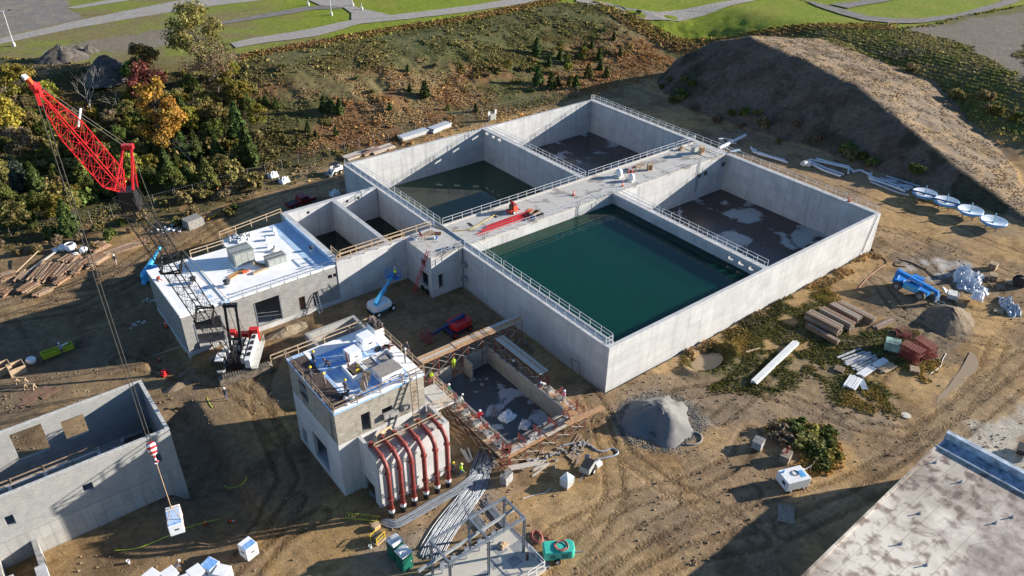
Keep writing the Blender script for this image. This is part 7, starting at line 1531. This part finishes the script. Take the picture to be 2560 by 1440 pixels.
def branch(b,p,d,l,r,lv,tips,spread=.6,kids=3):
    q=p+d*l; m=p+d*l*.5+Vector((RNG.normal(),RNG.normal(),RNG.normal()*.4))*l*.05; b.tube([p,m,q],[r,r*.8,r*.55],5 if lv>1 else 4)
    if lv<=0: tips.append(q); return
    for k in range(kids):
        nd=(d+Vector((RNG.normal(),RNG.normal(),RNG.normal()*.6+.25))*spread).normalized(); f=.55+.45*RNG.random(); branch(b,p.lerp(q,f if k else 1),nd,l*(.6+.2*RNG.random()),r*.5,lv-1,tips,spread,kids)
def gtint(n,lo=.55,hi=1.5): v=RNG.uniform(lo,hi,n); return np.stack([v*RNG.uniform(.9,1.12,n),v,v*RNG.uniform(.8,1.1,n)],1)
def broad(h,w,nl,mt,seed,ls=.34,bare=.0,low=.25):
    "trunk mesh and crown mesh of a broadleaf tree, height h, crown width w"
    b=B(); tips=[]; branch(b,Vector((0,0,-.2)),Vector((.05*RNG.normal(),.05*RNG.normal(),1)).normalized(),h*.36,.02*h+.05,3,tips,.62,3); tm=b.mesh('trunk',bark)
    nc=44; cen=[]; 
    while len(cen)<nc:
        p=RNG.uniform(-1,1,3)
        if (p**2).sum()<1 and (p**2).sum()>.12: cen.append(p)
    cen=np.array(cen)*np.array([w*.40,w*.40,h*(1-low)*.42])+np.array([0,0,h*(low+(1-low)*.52)]); cen[:,:2]*=(1.15-.45*np.clip((cen[:,2:]-h*.6)/(h*.4),0,1))
    cr_=RNG.uniform(.09,.20,nc)*w; k=RNG.integers(0,nc,nl); d=RNG.normal(size=(nl,3)); d/=np.linalg.norm(d,axis=1,keepdims=True); rr=RNG.random(nl)**.6
    C=cen[k]+d*(cr_[k]*rr)[:,None]*np.array([1,1,.75]); ct=gtint(nc,.7,1.25); tint=ct[k]*gtint(nl,.65,1.4)
    if bare: keep=RNG.random(nl)>bare*(C[:,2]/h); C=C[keep]; d=d[keep]; tint=tint[keep]
    N=d+RNG.normal(size=C.shape)*.6; return tm,cards('crown',C,RNG.uniform(.6,1.3,len(C))*ls,N,tint,mt)
def cedar(h,w,nl,mt,ls=.30):
    b=B(); b.tube([(0,0,-.2),(.02*h,0,h*.5),(0,0,h*.93)],[.02*h+.04,.012*h+.03,.02],6); tm=b.mesh('trunk',bark)
    z=RNG.random(nl)**1.25; lay=.82+.18*np.sin(z*26+RNG.uniform(0,6)); a=RNG.uniform(0,2*pi,nl); lob=1+.22*np.sin(a*3+RNG.uniform(0,6))+.14*np.sin(a*7+z*9)
    prof=np.minimum(1,(1.02-z)**.75*1.05)*(.55+.45*np.clip(z/.12,0,1)); rad=w/2*prof*lay*lob*(.45+.55*RNG.random(nl)**.4)
    C=np.stack([rad*np.cos(a),rad*np.sin(a),h*(.04+.96*z)],1); N=np.stack([np.cos(a),np.sin(a),.5+0*a],1)+RNG.normal(size=(nl,3))*.5
    tint=gtint(nl,.5,1.5); return tm,cards('crown',C,RNG.uniform(.6,1.3,nl)*ls,N,tint,mt,1.5,.45)
def bush(h,w,nl,mt,ls=.22):
    nc=9; cen=RNG.uniform(-1,1,(nc,3))*np.array([w*.3,w*.3,h*.2])+np.array([0,0,h*.5]); k=RNG.integers(0,nc,nl); d=RNG.normal(size=(nl,3)); d/=np.linalg.norm(d,axis=1,keepdims=True)
    C=cen[k]+d*(RNG.uniform(.12,.24,nc)*w)[k][:,None]*(RNG.random(nl)**.4)[:,None]; C[:,2]=np.maximum(.02,C[:,2]); b=B(); tips=[]
    for _ in range(4): branch(b,Vector((0,0,-.1)),Vector((RNG.normal()*.5,RNG.normal()*.5,1)).normalized(),h*.5,.03,1,tips,.5,3)
    return b.mesh('stems',bark),cards('crown',C,RNG.uniform(.6,1.3,nl)*ls,d+RNG.normal(size=d.shape)*.7,gtint(nl,.5,1.45),mt)
LM=dict(cedar=leafmat('cedar_green',(.078,.105,.030)),cedar2=leafmat('olive_cedar',(.15,.155,.042)),blue=leafmat('blue_spruce',(.055,.075,.055)),yel=leafmat('yellow_leaves',(.27,.205,.045)),yg=leafmat('yellow_green_leaves',(.25,.23,.045)),org=leafmat('orange_leaves',(.36,.20,.045)),red=leafmat('red_leaves',(.20,.075,.055)),olv=leafmat('olive_leaves',(.21,.185,.068)),brn=leafmat('brown_leaves',(.19,.14,.09)),tan=leafmat('tan_weeds',(.24,.17,.085)),grn=leafmat('green_leaves',(.11,.135,.035)))
def plant(kind,label,cat,pair,p,sc=1.0,rz=None,group=None,name='tree',z=1.0,tr='trunk'):
    g=gp(*p) if len(p)==2 else Vector(p); t=thing(name,label,cat,tuple(g-Vector((0,0,.1))),RNG.uniform(0,6.3) if rz is None else rz,group); t.scale=(sc,sc,sc*z*RNG.uniform(.92,1.1))
    for nm,me in ((tr,pair[0]),('crown',pair[1])):
        if me is not None: o=bpy.data.objects.new(nm,me); COL.objects.link(o); o.parent=t
    return t
CED=[cedar(6,3.6,3200,LM['cedar'],.36) for _ in range(3)]+[cedar(5,3.9,3200,LM['cedar2'],.36) for _ in range(3)]
BLU=cedar(6.5,4.2,2600,LM['blue'],.4); SM=[cedar(3,2.0,900,LM['cedar'],.34) for _ in range(2)]+[cedar(2.6,2.0,900,LM['cedar2'],.34)]
BR_={k:[broad(8,6.2,3800,LM[k],i,.33) for i in range(2)] for k in ('yel','yg','olv','grn','brn')}
ORG=broad(15,7.5,9500,LM['org'],1,.33,.30,.12); RED=broad(8,5.5,3400,LM['red'],2,.30,.55); BIG=broad(11,9.5,8000,LM['olv'],3,.33,.55,.1); GRY=broad(8.5,9,4200,LM['brn'],4,.27,.8)
BU={k:[bush(1.6,2.4,600,LM[k],.30) for _ in range(2)] for k in ('tan','olv','grn','yg','brn','org')}
# trees that stand out
plant('b','tall olive tree with a thin top standing highest at the far edge of the woods','tree',BIG,(500,175),1.3); plant('b','brown olive rounded tree at the far edge beside the big earth mound','tree',BR_['olv'][0],(372,205),1.1); plant('b','grey brown half bare tree right of the tall olive tree','tree',GRY,(545,232),1.35)
plant('b','red leaved tree in the middle of the woods','tree',RED,(386,285),1.4); plant('b','tall orange and yellow tree below the red one','tree',ORG,(424,415),1.15); plant('b','yellow green tree at the upper left behind the crane tip','tree',BR_['yg'][0],(62,280),1.35)
plant('b','bright yellow tree at the left edge','tree',BR_['yel'][0],(38,372),1.35); plant('b','yellow green tree just right of the crane tip','tree',BR_['yg'][1],(130,285),.95); plant('b','small yellow tree below the big grey brown tree','tree',BR_['yg'][0],(532,290),.75); plant('b','greenish yellow tree at the right edge of the woods','tree',BR_['yg'][1],(600,285),1.0)
plant('b','olive yellow tree between the orange tree and the woods edge','tree',BR_['yg'][0],(468,305),.8); plant('b','brown tree at the left edge below the yellow one','tree',BR_['brn'][0],(70,420),1.0); plant('b','reddish brown tree at the left edge beside the crane ropes','tree',BR_['brn'][1],(20,300),.9)
plant('b','rust coloured small tree behind the orange tree','tree',BR_['brn'][0],(450,270),.6)
plant('c','large dark cedar standing alone at the right edge of the woods','tree',CED[0],(625,412),1.35); plant('c','dark cedar just above the large lone one','tree',CED[1],(598,352),1.25); plant('c','bluish spruce at the lower left of the woods','tree',BLU,(62,492),1.1); plant('c','tall narrow cedar before the orange tree','tree',CED[2],(548,412),1.0)
b=B(); tips=[]; branch(b,Vector((0,0,-.2)),Vector((0,0,1)),4.2,.22,4,tips,.5,3); bm_=b.mesh('trunk',barkg); plant('d','bare grey tree with spreading branches before the dark earth mound','tree',(bm_,None),(236,305),1.0)
b=B(); branch(b,Vector((0,0,-.2)),Vector((.1,0,1)),2.6,.1,3,tips,.5,3); bm2=b.mesh('trunk',barkg); plant('d','small bare grey tree leaning near the orange tree','tree',(bm2,None),(478,420),1.0); plant('d','small bare tree right of the larger bare grey one','tree',(bm2,None),(300,300),1.2)
# the body of the woods
gW='trees in the woods behind the yard'
spots=[(500,330,'c'),(520,360,'c'),(560,455,'c'),(590,310,'g'),(560,330,'o'),(500,400,'c'),(455,440,'c'),(390,445,'c'),(350,410,'c'),(330,460,'c'),(300,430,'c'),(270,470,'c'),(240,420,'c'),(205,455,'c'),(180,400,'c'),(150,470,'c'),(120,420,'c'),(100,500,'c'),(40,440,'c'),(15,470,'c'),(10,400,'g'),(160,340,'o'),(200,350,'g'),(250,360,'o'),(300,365,'g'),(340,355,'o'),(370,340,'g'),(330,320,'o'),(280,330,'b'),(210,310,'b'),(180,320,'b'),(490,350,'o'),(460,400,'c'),(520,310,'o'),(570,280,'g'),(620,300,'g'),(640,330,'o'),(420,455,'c'),(480,470,'c'),(520,470,'c'),(545,365,'g'),(600,395,'c'),(30,540,'g'),(70,560,'c'),(150,560,'c'),(195,545,'c'),(110,545,'g'),(20,590,'g'),(60,590,'c'),(170,590,'c'),(10,520,'c'),(5,340,'o'),(95,350,'o'),(75,320,'g'),(130,360,'g'),(400,400,'c'),(260,400,'c'),(350,290,'o'),(420,340,'o'),(570,230,'o'),(610,260,'o'),(480,260,'g'),(590,200,'o'),(350,240,'g'),(330,215,'g'),(440,300,'c'),(380,480,'g'),(345,495,'c'),(440,490,'g'),(220,490,'g'),(470,320,'c')]
nmk=dict(c='dark green cedar in the dense woods behind the left yard',g='green leafy tree in the dense woods behind the left yard',o='olive yellow tree in the dense woods behind the left yard',b='brown leaved tree in the dense woods behind the left yard')
for x,y,k in spots:
    if k=='c' and RNG.random()<.28: k='o'
    if k=='c': pr=CED[int(RNG.integers(0,6))]; s=RNG.uniform(.75,1.2)
    else: pr=BR_[{'g':'grn','o':'olv' if RNG.random()<.6 else 'yg','b':'brn'}[k]][int(RNG.integers(0,2))]; s=RNG.uniform(.5,.85)
    plant(k,nmk[k],'tree',pr,(x+RNG.uniform(-8,8),y+RNG.uniform(-6,6)),s,group=gW+', '+k.replace('c','cedars').replace('g','green').replace('o','olive').replace('b','brown'))
for x,y,k in ((190,282,'org'),(240,300,'org'),(300,310,'org'),(325,272,'org'),(160,270,'org'),(360,300,'tan'),(215,290,'tan')): plant(k,'orange tan shrub around the foot of the bare grey tree','shrub',BU[k][int(RNG.integers(0,2))],(x,y),RNG.uniform(1.2,1.9),group='orange tan shrubs',name='shrub',tr='stems')
gB2='shrubs along the woods edge'
for x,y in ((600,520),(560,540),(470,535),(400,520),(350,545),(300,560),(250,580),(210,600),(150,610),(90,625),(40,640),(10,620),(120,600),(330,530),(520,500),(640,455),(660,430),(500,560),(440,560),(330,590),(280,600),(230,620),(610,470),(575,500)):
    k=('grn','olv','tan','brn')[int(RNG.integers(0,4))]; plant(k,'low weedy shrub on the bank between the woods and the yard','shrub',BU[k][int(RNG.integers(0,2))],(x+RNG.uniform(-15,15),y+RNG.uniform(-10,10)),RNG.uniform(.7,1.3),group=gB2,name='shrub',tr='stems')
for i in range(60):
    x=RNG.uniform(-5,640); y=RNG.uniform(270,520)-max(0,(300-x))*.0+max(0,(x-450))*-.1; k=('olv','yg','grn','olv','tan')[int(RNG.integers(0,5))]
    plant(k,'leafy understorey bush between the trees of the dense woods','shrub',BU[k][int(RNG.integers(0,2))],(x,y),RNG.uniform(1.3,2.4),group='understorey bushes in the woods',name='shrub',tr='stems')
# evergreens and shrubs on the brown slope
hs_=[(1342,138,1.1),(1345,212,1.3),(1378,222,1.1),(1418,160,.9),(1425,215,.8),(1470,195,1.1),(1440,222,.9),(1498,150,.8),(1500,175,.8),(1516,192,.9),(1373,165,.7),(1534,100,.6),(1480,120,.6),(1062,243,1.1),(1020,178,.6),(1025,228,.5),(812,280,1.0),(830,278,1.0),(850,285,.9),(790,345,.5),(840,340,.5),(770,330,.6),(1400,148,.7),(1450,150,.7),(1395,215,.7),(690,270,.7),(665,265,.7),(1190,280,.6),(1120,275,.5),(975,275,.5),(1460,135,.8),(1550,140,.6)]
for i,(x,y,s) in enumerate(hs_): plant('c','small dark evergreen scattered on the rusty brown slope','evergreen',SM[int(RNG.integers(0,3))],(x,y),s*1.25,group='small evergreens on the brown slope',name='evergreen')
for x,y,k,l in ((1398,140,'yg','pale yellow green sapling among the slope evergreens, left one'),(1458,148,'yg','pale yellow green sapling among the slope evergreens, right one'),(1268,182,'yg','small pale sapling alone left of the slope evergreens'),(1420,188,'yg','thin pale sapling below the others on the slope')): plant(k,l,'sapling',BR_[k][int(RNG.integers(0,2))],(x,y),.42,name='sapling')
for i in range(46):
    x=RNG.uniform(640,1700); y=60+RNG.uniform(0,230)-max(0,(x-700))*.05
    g=gp(x,y); 
    if heap(np.array([g.x]),np.array([g.y]))[0]>-.5 and g.x>75: continue
    if g.y<86 or g.y>128 or g.x>80+ (g.y-86)*2: continue
    k=('tan','olv','brn','grn','olv')[int(RNG.integers(0,5))]; plant(k,'low dry shrub among the grass of the rusty brown slope','shrub',BU[k][int(RNG.integers(0,2))],(x,y),RNG.uniform(.4,.9),group='low shrubs on the brown slope',name='shrub',tr='stems')
for i in range(26):
    y_=RNG.uniform(8,76); cxx=float(np.interp(y_,CREST[::-1,1],CREST[::-1,0])); zz=float(np.interp(y_,CREST[::-1,1],CREST[::-1,2])); f=RNG.uniform(.72,1.12); x_=cxx-f*zz/.68
    k=('grn','olv','brn','grn')[int(RNG.integers(0,4))]; plant(k,'dark weedy shrub on the shaded face of the spoil heap','shrub',BU[k][int(RNG.integers(0,2))],(x_,y_,hz(x_,y_)),RNG.uniform(.7,1.6),group='shrubs on the shaded heap face',name='shrub',tr='stems')
for i in range(22):
    x=RNG.uniform(2060,2560); y=82+(x-1950)*.37+RNG.uniform(-28,5); g=gp(x,y)
    if heap(np.array([g.x]),np.array([g.y]))[0]>g.z-.3: continue
    k=('grn','olv','tan','grn','yg')[int(RNG.integers(0,5))]; plant(k,'low green shrub in the weedy strip beyond the spoil heap','shrub',BU[k][int(RNG.integers(0,2))],(x,y),RNG.uniform(.8,1.7),group='shrubs in the strip beyond the heap',name='shrub',tr='stems')
for x,y,k,s in ((1950,1085,'brn',1.5),(1985,1072,'grn',1.4),(2030,1080,'yg',1.3),(2065,1110,'grn',1.3),(2080,1140,'yg',1.1),(2050,1165,'grn',1.2),(2010,1110,'olv',1.5),(1965,1105,'brn',1.2),(2045,1130,'grn',1.4),(2070,1085,'grn',1.0)): plant(k,'weedy shrub on the round grass mound beside the white generator','shrub',BU[k][int(RNG.integers(0,2))],(x,y),s,group='shrubs on the round grass mound',name='shrub',tr='stems',z=.55)
# grasses: colour follows the soil they grow on
def grass(name,mask,n,size,hgt,bl=5,mul=(1.15,1.15,1.1),lo=.6,hi=1.7):
    w_=(mask*np.gradient(gx,axis=0)*np.gradient(gy,axis=1)).ravel(); w_=np.maximum(w_,0); p_=w_/w_.sum(); k=RNG.choice(len(p_),n,p=p_); X=gx.ravel()[k]+RNG.uniform(-.35,.35,n); Y=gy.ravel()[k]+RNG.uniform(-.35,.35,n)
    if 1:
        ok=~((X>-.3)&(X<58.8)&(Y>-.3)&(Y<66.3)); X=X[ok]; Y=Y[ok]; k=k[ok]; n=len(X)
    Z=hfun(X,Y); cc=GCOL.reshape(-1,3)[k]*np.array(mul)*RNG.uniform(lo,hi,(n,1)); sz=RNG.uniform(.5,1.4,n)**1.3
    C=np.repeat(np.stack([X,Y,Z],1),bl,0); s=np.repeat(sz,bl); m_=len(C); C=C+RNG.normal(size=(m_,3))*np.array([.32,.32,0])*size*s[:,None]; h_=hgt*s*RNG.uniform(.5,1.2,m_); C[:,2]+=h_*.42
    N=RNG.normal(size=(m_,3))*np.array([1,1,.35]); tint=np.repeat(cc,bl,0)*RNG.uniform(.75,1.25,(m_,1)); me=cards(name,C,s*size,N,tint,GM,1.0,.0)
    o=bpy.data.objects.new(name,me); COL.objects.link(o); o['kind']='stuff'; return o
GM=leafmat('grass_blades',(1,1,1),.2)
t=GM.node_tree
for nd in list(t.nodes):
    if nd.bl_idname=='ShaderNodeHueSaturation':
        for l in list(nd.inputs['Hue'].links)+list(nd.inputs['Value'].links): t.links.remove(l)
        nd.inputs['Hue'].default_value=.5; nd.inputs['Value'].default_value=1
vis=(gx>-75)&(gx<200)&(gy<165)
grass('grass',hill*(gy<155)*(1-lawn)*(gx<135)*(gx>-70)*(1-hpf)*(.06+sst(n4,.40,.60)+.5*(n1>.6)),50000,.20,.22,mul=(1.65,1.5,1.3))
grass('grass',hill*(gy<155)*(1-lawn)*(gx<135)*(gx>-5)*(1-hpf)*(n2>.62)*(n1>.5),4200,.42,.42,mul=(1.6,1.5,1.2))
grass('grass',hpf*((gx>cx_)*(n2>.48)+.25*(gx<=cx_)),10000,.15,.14,mul=(1.25,1.25,1.15))
grass('grass',strip*(1-bare)*(gx<175)*(gy<120)*(gy>-25)*(1-hpf)*(1-lawn),15000,.30,.34,mul=(1.6,1.6,1.25))
grass('grass',(verge+verge2)*(1-.0)+((lawn>.05)&(lawn<.6)),11000,.4,.55,mul=(1.5,1.25,1.0))
grass('grass',g1*(n2>.42)*(.6+1.4*(n4>.52)),17000,.12,.14,bl=5,mul=(1.55,1.5,1.0)); grass('grass',g2,3000,.22,.35,bl=6,mul=(1.7,1.6,1.2)); grass('grass',cl*(gy>68)*(n2>.42)+sst(gy,76,80)*(gy<86)*(gx<60),10000,.26,.32,mul=(1.5,1.35,1.1))
grass('grass',sst(-gy,.2,.8)*sst(-gy,2.6,1.4)*(gx>14)*(gx<58)*(n2>.5),2500,.2,.3,bl=6)
# clods and stones over the bare yard
def stones(name,mask,n,s0,s1,mt):
    w_=(mask*np.gradient(gx,axis=0)*np.gradient(gy,axis=1)).ravel(); p_=w_/w_.sum(); k=RNG.choice(len(p_),n,p=p_); X=gx.ravel()[k]+RNG.uniform(-.2,.2,n); Y=gy.ravel()[k]+RNG.uniform(-.2,.2,n); ok=~((X>-.5)&(X<59)&(Y>-.5)&(Y<66.5)|(X>-37.8)&(X<.1)&(Y>29.5)&(Y<55.2)|(X>-33)&(X<-7.4)&(Y>-1.6)&(Y<14.6)|(X>-79)&(X<-44.9)&(Y>14.7)&(Y<24.6)); X=X[ok]; Y=Y[ok]; n=len(X); Z=hfun(X,Y)
    s=s0+(s1-s0)*RNG.random(n)**3; O_=np.array([(1,0,0),(-1,0,0),(0,1,0),(0,-1,0),(0,0,.8),(0,0,-.5)]); v=(O_[None]*RNG.uniform(.6,1.3,(n,6,1))*s[:,None,None])+np.stack([X,Y,Z+s*.2],1)[:,None]
    F=np.array([(0,2,4),(2,1,4),(1,3,4),(3,0,4),(2,0,5),(1,2,5),(3,1,5),(0,3,5)]); f=(F[None]+6*np.arange(n)[:,None,None]).reshape(-1); me=bpy.data.meshes.new(name); me.vertices.add(6*n); me.vertices.foreach_set('co',v.ravel().astype(np.float32)); me.loops.add(len(f)); me.loops.foreach_set('vertex_index',f.astype(np.int32)); me.polygons.add(len(f)//3); me.polygons.foreach_set('loop_start',np.arange(0,len(f),3,dtype=np.int32)); me.update(calc_edges=True); me.materials.append(mt); o=bpy.data.objects.new(name,me); COL.objects.link(o); o['kind']='stuff'
ym=yd*(gx>-62)*(gx<72)*(gy>-44)*(gy<84)
stones('clods',ym*(.25+(n1>.52)),22000,.03,.17,mat('clod_earth',(.26,.185,.12),1,var=.25,scale=3)); stones('gravel',np.exp(-((np.hypot((gx-1.3)/4.6,(gy+7.5)/4.2)-1.0)/.16)**2),3500,.03,.12,gravel); stones('pebbles',gv+gg*.6+.05*ym,7000,.03,.10,gravel)
